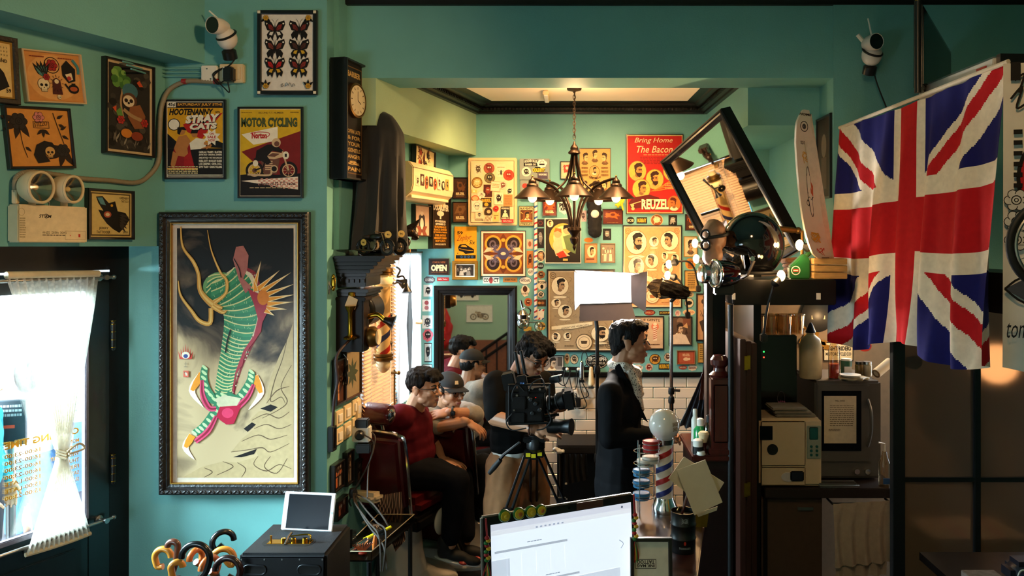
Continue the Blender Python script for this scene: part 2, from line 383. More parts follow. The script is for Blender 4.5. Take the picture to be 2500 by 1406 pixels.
# subway tiles under the black ledge of the back wall
g=P(1330,915,BW);TW,TH=.160,.0775
tile=None
tmat=mat('cream_glazed_tile','#e6d6c2',.18,noise=.05,nscale=3,coat=.4)
for r in range(18):
    for c in range(9):
        x0=g.x-.10+c*TW-(r%2)*TW/2;z1=g.z-.012-r*TH
        if z1<.1:continue
        if tile is None:
            tile=MB().box(.0015,-.010,-TH+.0015,TW-.0015,0,-.0015).build('tile',tmat,wb,smooth=False,bevel=.004,seg=1);o=tile
        else:o=tile.copy();C.objects.link(o);o.parent=wb
        o.location=(x0,BW,z1)
struct(MB().box(P(1325,0,BW).x,BW-.035,g.z-.008,P(1752,0,BW).x,BW,g.z+.022).build('trim_8',BLACKW,smooth=False,bevel=.004))
struct(MB().box(P(1028,0,BW).x,BW-.02,.0,1.0,BW,.1).build('baseboard_back',BLACKW,smooth=False))
# skirting of the poster wall
struct(MB().box(-2.3,3.985,0,-1.267,4.0,.09).build('baseboard_left',BLACKW,smooth=False))
# ================================================================== printed motifs
BK='#171210';CR='#e9d9b4';TAN='#d9a866'
def rose(a,x,y,r,c1,c2=BK):
    for i in range(6):a.E(x+r*.75*math.cos(i*1.047),y+r*.75*a.asp*math.sin(i*1.047),r*.55,None,c2,n=12);a.E(x+r*.75*math.cos(i*1.047),y+r*.75*a.asp*math.sin(i*1.047),r*.46,None,c1,n=12)
    a.E(x,y,r*.7,None,c1);a.ring(x,y,r*.55,None,r*.12,c2,14);a.ring(x,y,r*.25,None,r*.1,c2,10)
def leaf(a,x,y,l,ang,col,wd=.4):
    c,s_=math.cos(R(ang)),math.sin(R(ang));q=[]
    for t,u in ((0,0),(.3,wd*.5),(.6,wd*.4),(1,0),(.6,-wd*.4),(.3,-wd*.5)):
        q.append((x+l*(t*c-u*s_),y+l*(t*s_+u*c)*a.asp))
    a.P(q,col)
def skull(a,x,y,r,bone='#dcc9a0',dk=BK):
    a.E(x,y,r*1.08,r*1.08*a.asp,dk);a.E(x,y,r,None,bone);a.R(x-r*.55,y+r*.6*a.asp,x+r*.55,y+r*1.35*a.asp,dk);a.R(x-r*.48,y+r*.55*a.asp,x+r*.48,y+r*1.27*a.asp,bone)
    for q in (-1,1):a.E(x+q*r*.4,y+r*.15*a.asp,r*.27,None,dk,n=12)
    a.P([(x,y+r*.4*a.asp),(x-r*.13,y+r*.7*a.asp),(x+r*.13,y+r*.7*a.asp)],dk)
    for i in range(-2,3):a.R(x+i*r*.18-r*.02,y+r*.9*a.asp,x+i*r*.18+r*.02,y+r*1.25*a.asp,dk)
def butterfly(a,x,y,s_,c1,c2,white='#e9e2d6'):
    k=a.asp
    for q in (-1,1):
        U=[(0,-.1),(.35,-.75),(.95,-.95),(1.05,-.55),(.8,.05),(.1,.2)]
        Lw=[(.08,.1),(.6,.15),(.85,.5),(.7,1.0),(.45,.75),(.25,1.15),(.1,.5)]
        for sh,cc in ((U,BK),(Lw,BK)):a.P([(x+q*s_*u,y+s_*v*k) for u,v in sh],cc)
        a.P([(x+q*s_*u,y+s_*v*k) for u,v in [(.08,-.05),(.38,-.5),(.72,-.55),(.6,-.05),(.2,.1)]],c1)
        a.P([(x+q*s_*u,y+s_*v*k) for u,v in [(.15,.2),(.5,.25),(.6,.5),(.3,.6)]],c2)
        a.E(x+q*s_*.85,y-s_*.62*k,s_*.09,None,white,n=10)
        for t in range(3):a.L([(x+q*s_*.1,y-s_*.02*k),(x+q*s_*(.3+.17*t),y+s_*(-.5+.22*t)*k)],.006,BK,False)
        a.L([(x,y-s_*.3*k),(x+q*s_*.12,y-s_*.8*k),(x+q*s_*.35,y-s_*1.1*k)],.007,BK)
    a.E(x,y+s_*.05*k,s_*.09,s_*.5*k,BK,n=12)
def portrait(a,cx,cy,rx,ry,look=1,beard=False,bg='#e8cf9f',dk='#2b1c12',sk='#c79a68',cloth='#e9d6b0',sd='#8a5f38',ring=True,specs=False,quiff=1):
    """bust in an oval medallion; look=-1 left, 0 front, 1 right"""
    X= lambda u:cx+rx*u
    Y= lambda v:cy+ry*v
    if ring:a.E(cx,cy,rx*1.06,ry*1.06,sd)
    a.E(cx,cy,rx,ry,bg);o=.12*look
    a.P([(X(-.68),Y(.72)),(X(-.45),Y(.45)),(X(-.1),Y(.38)),(X(.35),Y(.45)),(X(.66),Y(.72)),(X(.3),Y(.94)),(X(-.3),Y(.94))],cloth)
    a.P([(X(-.22),Y(.1)),(X(.22),Y(.1)),(X(.26),Y(.55)),(X(0),Y(.66)),(X(-.26),Y(.52))],sd)
    f=[(-.38,-.35),(.34,-.38),(.42,-.1),(.40,.08),(.34,.3),(.12,.46),(-.1,.42),(-.34,.2)]
    if look:f=[(-.36,-.4),(.34,-.4),(.38,-.15),(.5,.06),(.38,.12),(.40,.22),(.3,.42),(.02,.40),(-.3,.2)]
    q=look if look else 1
    a.P([(X(q*u+o),Y(v)) for u,v in f],sk)
    a.P([(X(q*u+o),Y(v)) for u,v in [(-.4,-.3),(-.2,-.35),(-.22,.1),(-.3,.25),(-.42,.02)]],dk if quiff else sd)
    a.P([(X(q*u+o),Y(v)) for u,v in [(-.46,-.2),(-.5,-.55),(-.2,-.8),(.25,-.84*max(.9,quiff)),(.5,-.62),(.42,-.42),(.1,-.45),(-.25,-.3)]],dk)
    if beard:a.P([(X(q*u+o),Y(v)) for u,v in [(-.3,.05),(-.1,.2),(.2,.18),(.42,.2),(.38,.46),(.1,.66),(-.2,.42)]],dk)
    for e in ((.1,.3) if look else (-.16,.16)):
        a.L([(X(q*(e-.09)+o),Y(-.16)),(X(q*(e+.1)+o),Y(-.18))],rx*.1,dk,False);a.E(X(q*e+o),Y(-.06),rx*.06,ry*.05,dk,n=8)
        if specs:a.ring(X(q*e+o),Y(-.06),rx*.16,ry*.15,rx*.04,dk,12)
    a.L([(X(q*.14+o),Y(.24)),(X(q*.34+o),Y(.23))],rx*.06,dk,False)
    if look:a.E(X(-q*.2+o),Y(0),rx*.08,ry*.13,sk,n=10)
def motorbike(a,x0,y0,x1,y1,rider=True,dk='#1d1512',mid='#6b4436',lt='#cfae88',flip=False):
    W,H=x1-x0,y1-y0
    X= lambda u:x0+W*((1-u) if flip else u)
    Y= lambda v:y0+H*v
    r=.17
    for cx in (.18,.82):
        a.ring(X(cx),Y(.80),W*r,W*r*a.asp,W*.045,dk);a.ring(X(cx),Y(.80),W*(r-.05),None,W*.018,lt)
        for i in range(8):a.L([(X(cx),Y(.80)),(X(cx)+W*(r-.05)*math.cos(i*.785),Y(.80)+W*(r-.05)*a.asp*math.sin(i*.785))],W*.008,lt,False)
        a.E(X(cx),Y(.80),W*.045,None,mid)
    a.P([(X(.3),Y(.55)),(X(.66),Y(.5)),(X(.6),Y(.88)),(X(.36),Y(.9))],mid)
    for i in range(5):a.R(min(X(.38),X(.52)),Y(.56+.05*i),max(X(.38),X(.52)),Y(.585+.05*i),lt)
    a.E(X(.55),Y(.76),W*.07,None,lt);a.E(X(.55),Y(.76),W*.05,None,dk)
    a.P([(X(.40),Y(.42)),(X(.5),Y(.33)),(X(.70),Y(.36)),(X(.72),Y(.46)),(X(.55),Y(.52)),(X(.42),Y(.5))],lt)
    a.P([(X(.42),Y(.44)),(X(.52),Y(.36)),(X(.66),Y(.38)),(X(.56),Y(.46))],mid)
    a.P([(X(.16),Y(.5)),(X(.40),Y(.46)),(X(.40),Y(.54)),(X(.2),Y(.58))],dk)
    a.L([(X(.05),Y(.9)),(X(.45),Y(.92)),(X(.5),Y(.8))],W*.035,lt);a.L([(X(.82),Y(.8)),(X(.72),Y(.4)),(X(.70),Y(.28))],W*.03,lt,False);a.L([(X(.70),Y(.3)),(X(.62),Y(.28))],W*.02,dk,False)
    a.L([(X(.18),Y(.80)),(X(.34),Y(.72)),(X(.40),Y(.5))],W*.03,dk,False)
    if rider:
        a.P([(X(.2),Y(.5)),(X(.22),Y(.3)),(X(.42),Y(.15)),(X(.58),Y(.14)),(X(.66),Y(.24)),(X(.72),Y(.30)),(X(.68),Y(.35)),(X(.52),Y(.3)),(X(.42),Y(.44)),(X(.5),Y(.6)),(X(.42),Y(.66)),(X(.3),Y(.55))],dk)
        a.E(X(.59),Y(.1),W*.085,None,lt);a.E(X(.60),Y(.13),W*.05,None,mid);a.E(X(.77),Y(.42),W*.06,W*.075*a.asp,'#e9dcc4');a.T('1',X(.75),Y(.38),X(.79),Y(.46),dk)
        a.E(X(.2),Y(.62),W*.05,W*.06*a.asp,'#e9dcc4')
def squiggle(a,x,y,r,col,seed=1,n=7,wd=.008):
    rd=random.Random(seed)
    for i in range(n):a.L([(x+rd.uniform(-r,r),y+rd.uniform(-r,r)*a.asp) for _ in range(4)],wd,col)
# ================================================================== pictures on the poster wall and the door bulkhead
FBLK=mat('black_picture_frame','#0f0c0b',.35,noise=.2,coat=.2)
FGOLD=mat('gold_picture_frame','#b98b3c',.35,.7,noise=.2)
FWOOD=mat('brown_wood_frame','#3b2418',.45,noise=.25)
FWHT=mat('white_picture_frame','#e4dac8',.5)
FPLEX=mat('clear_acrylic','#cfae82',.1,noise=.05,coat=.6)
def art_butterflies(a):
    a.R(0,0,1,1,'#dcd5cf')
    cs=[('#7d2a24','#dcd5cf'),('#6e2b26',BK),('#7a3a2e',BK),('#4a2a22','#c8a02c'),('#b3201f','#c89a2a'),('#7d2a24','#c8a02c')]
    for i in range(6):butterfly(a,.26 if i%2==0 else .73,.2+.245*(i//2),.19,*cs[i])
    for x,y in ((.09,.05),(.91,.05),(.09,.94),(.91,.94)):
        for k in range(3):leaf(a,x,y,.13,40+k*50 if y<.5 else -40-k*50,BK)
        rose(a,x,y,.045,'#c9962b')
    a.L([(.38,.93),(.42,.91),(.40,.95),(.45,.93)],.008,BK);a.L([(.47,.95),(.49,.9),(.52,.92),(.47,.94)],.01,'#4c7d9a');a.L([(.53,.94),(.56,.90),(.6,.95),(.63,.91),(.66,.94)],.008,BK)
t=picture('framed_butterfly_print','black framed white print of six butterflies high beside the white camera','picture',frect(631,27,777,233,3.985),.022,.022,FBLK,art_butterflies)
for sx in (-1,1):
    for sz in (-1,1):MB().cbox((sx*.142,-.0225,sz*.205),(.014,.002,.014)).build('corner_square',mat('cream_corner','#e8dcc4'),t,smooth=False)
def art_hoot(a):
    Y_='#dba21e';a.R(0,0,1,1,'#181310');a.R(0,.075,1,.62,Y_)
    a.R(.0,.0,1,.068,'#2a1d14');a.R(.0,.0,.15,.068,'#e9e0cc');a.T('45¢',.01,.008,.14,.06,BK,.03);a.T('SATURDAY JULY 5TH!',.18,.015,.98,.055,'#e8a53a',.03)
    a.T('HOOTENANNY',.03,.085,.83,.175,BK,.05,.25);a.T('WITH',.86,.12,.95,.15,BK,.03)
    a.P([(.28,.3),(.55,.22),(1,.14),(.75,.36),(.62,.5),(.36,.4)],'#b5221c')
    a.T('STRAY',.335,.19,.955,.30,BK,.09,.15,slope=-.03);a.T('STRAY',.325,.18,.945,.29,'#efe6d2',.07,.15,slope=-.03)
    a.T('CATS',.41,.30,.90,.385,BK,.09,.1,slope=-.02);a.T('CATS',.40,.29,.89,.375,'#efe6d2',.07,.1,slope=-.02)
    a.E(.12,.3,.11,None,BK);a.E(.12,.3,.095,None,'#efe6d2')
    a.P([(0,.62),(0,.42),(.12,.5),(.3,.62)],BK);a.P([(.62,.6),(1,.62),(1,.55),(.85,.5)],BK)
    # dancers
    a.P([(.05,.9),(.12,.62),(.22,.5),(.32,.46),(.42,.55),(.42,.75),(.55,.9)],'#8f1a1c')
    a.P([(.12,.62),(.2,.46),(.34,.44),(.42,.52),(.36,.62),(.38,.74),(.18,.72)],'#b9793f');a.E(.26,.39,.065,.05,'#b9793f');a.P([(.18,.42),(.18,.34),(.3,.33),(.35,.38),(.26,.37),(.22,.44)],BK)
    a.P([(.1,.66),(.06,.84),(.12,.9),(.2,.7)],'#b9793f')
    a.P([(.40,.55),(.52,.48),(.68,.5),(.70,.62),(.55,.68),(.42,.64)],'#e9e0cc');a.E(.49,.43,.055,.045,'#b9793f');a.P([(.42,.42),(.44,.37),(.56,.38),(.54,.42)],BK)
    a.L([(.66,.55),(.78,.58),(.62,.64)],.05,'#b9793f');a.P([(.42,.64),(.7,.62),(.62,.9),(.46,.9)],BK);a.P([(.30,.74),(.42,.66),(.5,.9),(.3,.92)],'#a61d1d')
    st=[(.80+(.17 if i%2 else .1)*math.cos(i*.3927),.47+(.12 if i%2 else .07)*math.sin(i*.3927)) for i in range(16)]
    a.P(st,'#efe6d2');a.T('ON',.76,.41,.84,.44,'#b5221c',.03);a.T('SALE',.72,.45,.88,.485,'#b5221c',.03);a.T('NOW',.74,.495,.86,.53,'#b5221c',.03)
    for i,s_ in enumerate(('CADILLAC TRAMPS • BLASTERS','JOHN DOE • ORIGINAL SINNERS','JAMES INTVELD • HOT ROD LINCOLN','RUSSELL SCOTT • MOONLIGHT CRUISERS','LOS CREEPERS • DEVIL DOLL','GYPSY TRASH • CRANK WILLIAMS')):
        a.T(s_,.57,.655+i*.04,.985,.685+i*.04,'#efe6d2',.03)
    a.R(0,.885,.55,.905,Y_);a.lines(.02,.86,.55,.97,5,'#cdbb8a',3);a.R(0,.975,1,.985,'#efe6d2')
picture('framed_music_poster','black framed yellow and black concert poster with a white starburst','picture',frect(405,244,553,438,3.985),.010,.018,FBLK,art_hoot,matw=.004)
def art_moto(a):
    a.R(0,0,1,1,'#d2a91f');a.P([(.02,.49),(1,.25),(1,1),(.4,.72)],'#7a1d1c');a.P([(.02,.29),(.62,.2),(.62,.36),(.22,.41)],'#eee2cc')
    a.T('SECOND T.T. NUMBER',.3,.03,.72,.048,'#3a2a10',.02);a.lines(.02,.035,.2,.045,1,'#4a3510');a.lines(.83,.03,.97,.045,1,'#4a3510')
    a.T('MOTOR CYCLING',.015,.095,.945,.205,'#2a2b1a',.06);a.T('MOTOR CYCLING',.02,.1,.94,.195,'#4a5a3a',.02)
    a.T('Norton',.19,.265,.44,.34,'#b51c1f',.05);a.L([(.17,.28),(.3,.262),(.46,.27),(.48,.30),(.42,.33)],.012,'#b51c1f')
    a.P([(0,.74),(.2,.72),(.6,.76),(1,.74),(1,1),(0,1)],'#1a1210');a.P([(0,.6),(.3,.74),(0,.76)],'#c9a22a')
    motorbike(a,.08,.34,.96,.80)
    a.P([(.02,.83),(.96,.78),(.96,.93)],'#ecd9c6')
    a.k+=1;a.hold=1
    for i in range(16):
        for j in range(6):
            x=.3+i*.041;y0_=.80+j*.02
            if (i+j)%2 and y0_<.835+.095*(x-.02)/.94:a.R(x,y0_,x+.04,y0_+.018,'#cf8f80')
    a.hold=0;a.T('winner of 32 T.T. races.',.30,.845,.93,.885,'#3a1512',.03,slope=-.01)
    a.lines(.16,.905,.8,.92,1,'#cdb58a',5)
picture('framed_motorcycle_poster','black framed yellow and maroon poster of a racing motorcyclist','picture',frect(583,262,742,484,3.985),.010,.020,FBLK,art_moto,matw=.003)
# -- large dragon-claw painting in an ornate frame
smoke=bpy.data.materials.new('ink_wash_smoke');smoke.use_nodes=True;nt=smoke.node_tree;n=nt.nodes;L=nt.links;b=n['Principled BSDF'];b.inputs['Specular IOR Level'].default_value=.2;b.inputs['Roughness'].default_value=.5;b.inputs['Coat Weight'].default_value=.06;b.inputs['Coat Roughness'].default_value=.08
tc=n.new('ShaderNodeTexCoord');nz=n.new('ShaderNodeTexNoise');nz.inputs['Scale'].default_value=3.2;nz.inputs['Detail'].default_value=7;nz.inputs['Distortion'].default_value=.9;L.new(tc.outputs['Object'],nz.inputs['Vector'])
sx=n.new('ShaderNodeSeparateXYZ');L.new(tc.outputs['Object'],sx.inputs[0])
ma=n.new('ShaderNodeMath');ma.operation='MULTIPLY_ADD';ma.inputs[1].default_value=-.42;ma.inputs[2].default_value=0.02;L.new(sx.outputs['Z'],ma.inputs[0])
ad=n.new('ShaderNodeMath');ad.operation='ADD';L.new(ma.outputs[0],ad.inputs[0]);L.new(nz.outputs['Fac'],ad.inputs[1])
cr=n.new('ShaderNodeValToRGB');L.new(ad.outputs[0],cr.inputs[0]);L.new(cr.outputs[0],b.inputs['Base Color'])
e=cr.color_ramp.elements;e[0].position=.36;e[0].color=(*lin('#15110f'),1);e[1].position=.62;e[1].color=(*lin('#b89f78'),1);x=e.new(.47);x.color=(*lin('#5a4a3a'),1)
Mwh=frect(397,518,759,1203,3.985)
t=thing('framed_dragon_painting','large painting of a green dragon claw in a carved black frame','painting',Mwh[0]);W_,H_=Mwh[1],Mwh[2]
framemesh(W_,H_,.055,.05,[(0,0),(0,.035),(.004,.045),(.012,.05),(.026,.046),(.034,.034),(.040,.034),(.055,.026),(.055,0)]).build('frame',mat('carved_black_frame','#1c1614',.38,noise=.3,bump=.3,bscale=60,coat=.2),t,smooth=False)
orn=MB();k=0
def ornrow(x0,z0,x1,z1):
    nn=int(math.hypot(x1-x0,z1-z0)/.021)
    for i in range(nn):
        f=(i+.5)/nn;ax=V((x1-x0,0,z1-z0)).normalized();cr_=V((-ax.z,0,ax.x));q=1 if i%2 else -1
        orn.ell((x0+(x1-x0)*f,-.048,z0+(z1-z0)*f),.0125,.005,.006,axes=((ax+cr_*.9*q).normalized(),V((0,1,0)),(cr_-ax*.9*q).normalized()),nu=7,nv=5)
w2,h2=W_/2-.018,H_/2-.018
ornrow(-w2,-h2,w2,-h2);ornrow(-w2,h2,w2,h2);ornrow(-w2,-h2,-w2,h2);ornrow(w2,-h2,w2,h2)
orn.build('carved_leaf_border',_m['carved_black_frame'],t)
framemesh(W_-.108,H_-.108,.006,.034).build('gilt_lip',FGOLD,t,smooth=False)
MB().box(-W_/2+.05,-.016,-H_/2+.05,W_/2-.05,-.001,H_/2-.05).build('backing',mat('backing_board'),t,smooth=False)
a=Art(W_-.12,H_-.12);a.R(0,0,1,1,'#cdbfae');a.build('mat_border',GLOSS,t,-.0165)
pw,ph=W_-.165,H_-.165
MB().box(-pw/2,-.0172,-ph/2,pw/2,-.0168,ph/2).build('painted_smoke',smoke,t,smooth=False)
a=Art(pw,ph,.00003)
cv= lambda x,y:((x-110)/560,(y-112)/1180)
# pale rolling clouds lower right
a.P([cv(*p) for p in [(668,560),(640,640),(600,720),(560,820),(540,930),(560,965),(500,980),(460,1020),(480,1060),(420,1110),(370,1170),(480,1150),(500,1190),(400,1220),(330,1215),(230,1240),(140,1290),(668,1292)]],'#b39a70')
for pts in ([(650,580),(620,720),(580,830),(560,930),(610,910),(630,940)],[(660,760),(610,860),(640,930),(600,970),(520,1010)],[(480,1060),(540,1040),(600,1060),(660,1040)],[(420,1120),(500,1090),(560,1110),(640,1090)],[(370,1170),(450,1160),(520,1150),(560,1170),(650,1130)],[(500,1190),(480,1230),(540,1260),(600,1230),(660,1250)],[(330,1215),(380,1240),(300,1280)],[(400,1220),(440,1250),(420,1290)],[(560,1190),(530,1240),(590,1270),(640,1200)],[(470,1020),(540,990),(600,1010),(650,980)],[(240,1245),(280,1265),(240,1290)],[(540,940),(590,880),(650,860)]):
    a.L([cv(*p) for p in pts],[.004,.009,.004],'#5a4630')
a.P([cv(*p) for p in [(510,965),(560,945),(595,958),(560,980)]],BK);a.P([cv(*p) for p in [(430,1060),(470,1030),(490,1040),(450,1075)]],BK);a.P([cv(*p) for p in [(380,1195),(450,1170),(495,1155),(480,1180),(420,1195)]],BK)
# forearm: banded green body
sp=[(330,335,70),(370,395,105),(405,450,92),(418,520,84),(408,590,74),(388,660,62),(368,730,52),(350,800,46),(338,860,42),(332,910,40)]
cl=crom([(x,y,w_) for x,y,w_ in sp],4);nn=len(cl)
def side(i,s_):
    p,q=cl[max(i-1,0)],cl[min(i+1,nn-1)];d=V((q.x-p.x,q.y-p.y)).normalized();return (cl[i].x-d.y*s_*cl[i].z,cl[i].y+d.x*s_*cl[i].z)
a.P([cv(*p) for p in [side(i,-1.32) for i in range(nn)]+[side(i,0) for i in range(nn-1,-1,-1)]],'#8c2730')
a.P([cv(*p) for p in [side(i,-1.14) for i in range(nn)]+[side(i,0) for i in range(nn-1,-1,-1)]],'#d9c8a8')
a.E(*cv(318,392),.15,.062,'#6a9a62');a.E(*cv(322,402),.13,.052,'#2f7a55')
for k in range(4):a.L([cv(248+k*4,420-k*26),cv(300,372-k*14),cv(372,352-k*6)],.010,'#cfc98a')
for i in range(nn-1):
    mid_= lambda j,s_:(side(j,s_)[0],side(j,s_)[1]+14*(1-s_*s_))
    a.P([cv(*p) for p in [side(i,-.95),mid_(i,-.4),mid_(i,.3),side(i,1),side(i+1,1),mid_(i+1,.3),mid_(i+1,-.4),side(i+1,-.95)]],'#2f7a55' if i%2 else '#3d8a5e')
    if i%2==0 or i>nn*.5:a.L([cv(*p) for p in [side(i,-.95),mid_(i,-.4),mid_(i,.3),side(i,1)]],.010,'#cfc98a')
rd=random.Random(4);a.k+=1;a.hold=1
for i in range(150):
    j=rd.randrange(nn);s_=rd.uniform(-.85,.95);p=side(j,s_);a.L([cv(*p),cv(p[0]+rd.uniform(-6,6),p[1]+rd.uniform(5,12))],.003,'#b9cf9a',False)
a.hold=0;a.k+=1;a.hold=1
for i in range(110):
    j=rd.randrange(nn);p=side(j,-rd.uniform(.95,1.3));a.E(*cv(*p),rd.uniform(.003,.007),None,'#7a1d28' if i%2 else '#e9dcc0',n=7)
a.hold=0
a.P([cv(*p) for p in [(380,260),(395,200),(430,195),(455,240),(450,300),(430,350),(470,390),(440,420),(410,360),(395,310)]],'#a8625a')
a.P([cv(*p) for p in [(450,395),(500,420),(545,455),(545,510),(520,560),(515,600),(480,650),(440,700),(425,760),(395,800),(385,890),(375,880),(392,790),(430,690),(480,620),(500,540),(480,470)]],'#9c2c38')
# spikes
for (bx,by),(tx,ty) in [((480,400),(515,265)),((500,400),(605,310)),((520,410),(660,320)),((530,430),(675,375)),((540,450),(678,425)),((545,470),(672,460)),((540,490),(640,495)),((535,500),(580,525)),((490,410),(475,330))]:
    d=V((tx-bx,ty-by)).normalized();nv=V((-d.y,d.x))*13
    a.P([cv(bx+nv.x,by+nv.y),cv(tx,ty),cv(bx-nv.x,by-nv.y)],'#e8c893');a.P([cv(bx+nv.x*.8,by+nv.y*.8),cv(bx+(tx-bx)*.65,by+(ty-by)*.65),cv(bx-nv.x*.8,by-nv.y*.8)],'#dd8a22')
a.E(*cv(525,440),.05,.03,'#c9701c')
# claws
for base,tip,bend in (((232,800),(238,958),-52),((485,810),(455,970),45),((185,1090),(195,1205),-38)):
    m_=((base[0]+tip[0])/2+bend,(base[1]+tip[1])/2)
    a.L([cv(*base),cv(*m_),cv(*tip)],[.06,.055,.004],'#f0e2c0');a.L([cv(*base),cv(base[0]*.45+m_[0]*.55,base[1]*.45+m_[1]*.55),cv(*m_)],[.06,.058,.03],'#dd8a22')
for pts in ([(332,900),(290,920),(255,880),(240,820),(245,770)],[(345,905),(400,925),(440,880),(465,830),(470,790)],[(330,925),(290,990),(240,1050),(195,1080)]):
    a.L([cv(*p) for p in pts],[.10,.085,.07,.055],'#357a55')
    for k in range(9):
        f=k/8*(len(pts)-1);i=min(int(f),len(pts)-2);x=pts[i][0]+(pts[i+1][0]-pts[i][0])*(f-i);y=pts[i][1]+(pts[i+1][1]-pts[i][1])*(f-i);a.E(*cv(x,y),.03,.006,'#b9cf9a',rot=40,n=8)
for pts in ([(232,830),(235,900),(265,960),(300,965)],[(480,850),(450,910),(400,960),(380,980)],[(300,1000),(260,1070),(200,1120)]):
    a.L([cv(*p) for p in pts],[.03,.05,.04],'#d0466a');a.L([cv(*p) for p in pts],[.012,.02,.012],'#8c1c33')
a.P([cv(*p) for p in [(300,1000),(320,950),(380,940),(420,950),(400,1000),(385,1035),(350,1040),(320,1020)]],'#b3173a');a.E(*cv(355,985),.05,.02,'#d63a60')
a.P([cv(*p) for p in [(290,920),(340,900),(420,915),(400,950),(320,955)]],'#c9c4a0')
# gold antlers
for pts,wd in (([(130,105),(140,200),(190,270),(215,330),(225,410),(280,470),(330,490)],[.01,.02,.03,.03,.04,.06,.02]),([(258,120),(278,220),(320,320),(350,360),(345,420),(290,465)],[.005,.012,.02,.028,.025,.04]),([(118,360),(130,430),(180,500),(220,550),(270,560),(275,490)],[.008,.02,.028,.035,.04,.04]),([(280,480),(330,510),(350,500)],[.04,.03,.01])):
    a.L([cv(*p) for p in pts],wd,'#c98f3c');a.L([cv(*p) for p in pts],[x*.35 for x in wd],'#e2b868')
a.L([cv(370,590),cv(355,640),cv(345,700)],.012,BK);a.L([cv(385,255),cv(410,300),cv(420,345)],.008,BK)
# seal and flame at left
for i in range(7):a.P([cv(130+i*8-5,730),cv(130+i*8+(i-3)*4,655+abs(i-3)*12),cv(130+i*8+5,730)],'#c43a2e')
a.E(*cv(154,712),.035,.014,'#e9ddc4');a.E(*cv(154,716),.02,.008,'#3a4a8a');a.R(*cv(143,785),*cv(168,815),'#c8604a');a.T('土',*cv(146,742),*cv(163,768),'#7a6a58',.0);squiggle(a,*cv(155,800),.015,'#e9dcc4',2,4,.005)
a.build('painting',GLOSS,t,-.0174)
# -- pictures on the bulkhead over the door
def art_skulls(a):
    a.R(0,0,1,1,'#c98a4a');a.E(.5,.5,.47,.47,'#d59c5c')
    rose(a,.48,.25,.085,'#9c2422');a.ring(.48,.25,.14,.17,.015,BK)
    for k in range(5):leaf(a,.3,.5,.28,-60-k*16,BK,.3);leaf(a,.3,.5,.2,-62-k*16,'#4a7a78',.22)
    skull(a,.3,.65,.1);rose(a,.36,.5,.05,'#9c2422')
    a.P([(.65,.25),(.75,.12),(.9,.3),(.88,.55),(.75,.6),(.65,.45)],BK);a.P([(.7,.42),(.82,.38),(.84,.52),(.76,.56)],'#e0c9a0');a.E(.77,.5,.04,None,'#a5322a');a.L([(.86,.1),(.95,.25),(.95,.4)],.05,'#3f8088')
    a.P([(.44,.85),(.46,.55),(.53,.5),(.60,.56),(.62,.85)],'#4a1f1a');a.E(.53,.58,.04,None,'#e0c9a0');skull(a,.55,.9,.035)
    a.E(.83,.72,.1,.1,BK);a.E(.83,.72,.07,.05,'#b0522a');a.R(.8,.6,.87,.64,BK);a.L([(.74,.72),(.68,.62)],.03,BK,False)
    a.lines(.1,.08,.35,.12,1,'#8a3a22');a.lines(.6,.08,.85,.12,1,'#8a3a22')
    for k in range(12):a.L([(.53+.09*math.cos(k*.52),.62+.13*math.sin(k*.52)),(.53+.12*math.cos(k*.52),.62+.18*math.sin(k*.52))],.008,BK,False)
def bulkpic(name,label,x0,y0,x1,y1,fw,d,fm,art,roll,**kw):
    Mwh=PL_BULK.rect(x0,y0,x1,y1,.001);return picture(name,label,'picture',Mwh,fw,d,fm,art,roll=roll,**kw)
bulkpic('framed_tattoo_flash','acrylic boxed tan tattoo sheet with skulls and a red rose, tilted',50,128,196,252,.008,.03,FPLEX,art_skulls,-7)
def art_roses(a):
    a.R(0,0,1,1,'#cf8c3f')
    for x,y,r in ((.18,.22,.11),(.86,.72,.09)):
        for k in range(4):leaf(a,x,y,.3,60+k*45,'#2a1c14')
        rose(a,x,y,r,'#2a2420')
    rose(a,.5,.14,.075,'#c87a72');a.T('STIZZO',.42,.23,.63,.31,'#4a2c1a',.01,slope=-.03);a.box(.4,.21,.66,.33,.008,'#4a2c1a')
    for k in range(3):leaf(a,.55,.35,.14,40+k*50,'#2a1c14')
    a.L([(.18,.3),(.2,.6),(.26,.85)],.01,'#2a1c14');leaf(a,.24,.66,.12,40,'#2a1c14');a.L([(.74,.05),(.8,.3),(.88,.6)],.012,'#2a1c14')
    for k in range(4):leaf(a,.80+.02*k,.15+.1*k,.13,-30+60*(k%2),'#2a1c14')
    a.P([(.42,.95),(.36,.8),(.42,.62),(.55,.55),(.68,.58),(.74,.68),(.6,.66),(.55,.8),(.62,.92)],'#1d1613');skull(a,.63,.74,.08,'#c99a5a')
bulkpic('framed_tattoo_flash','black framed tan sheet with dark roses and a hooded skull',8,262,172,412,.012,.025,FBLK,art_roses,-6)
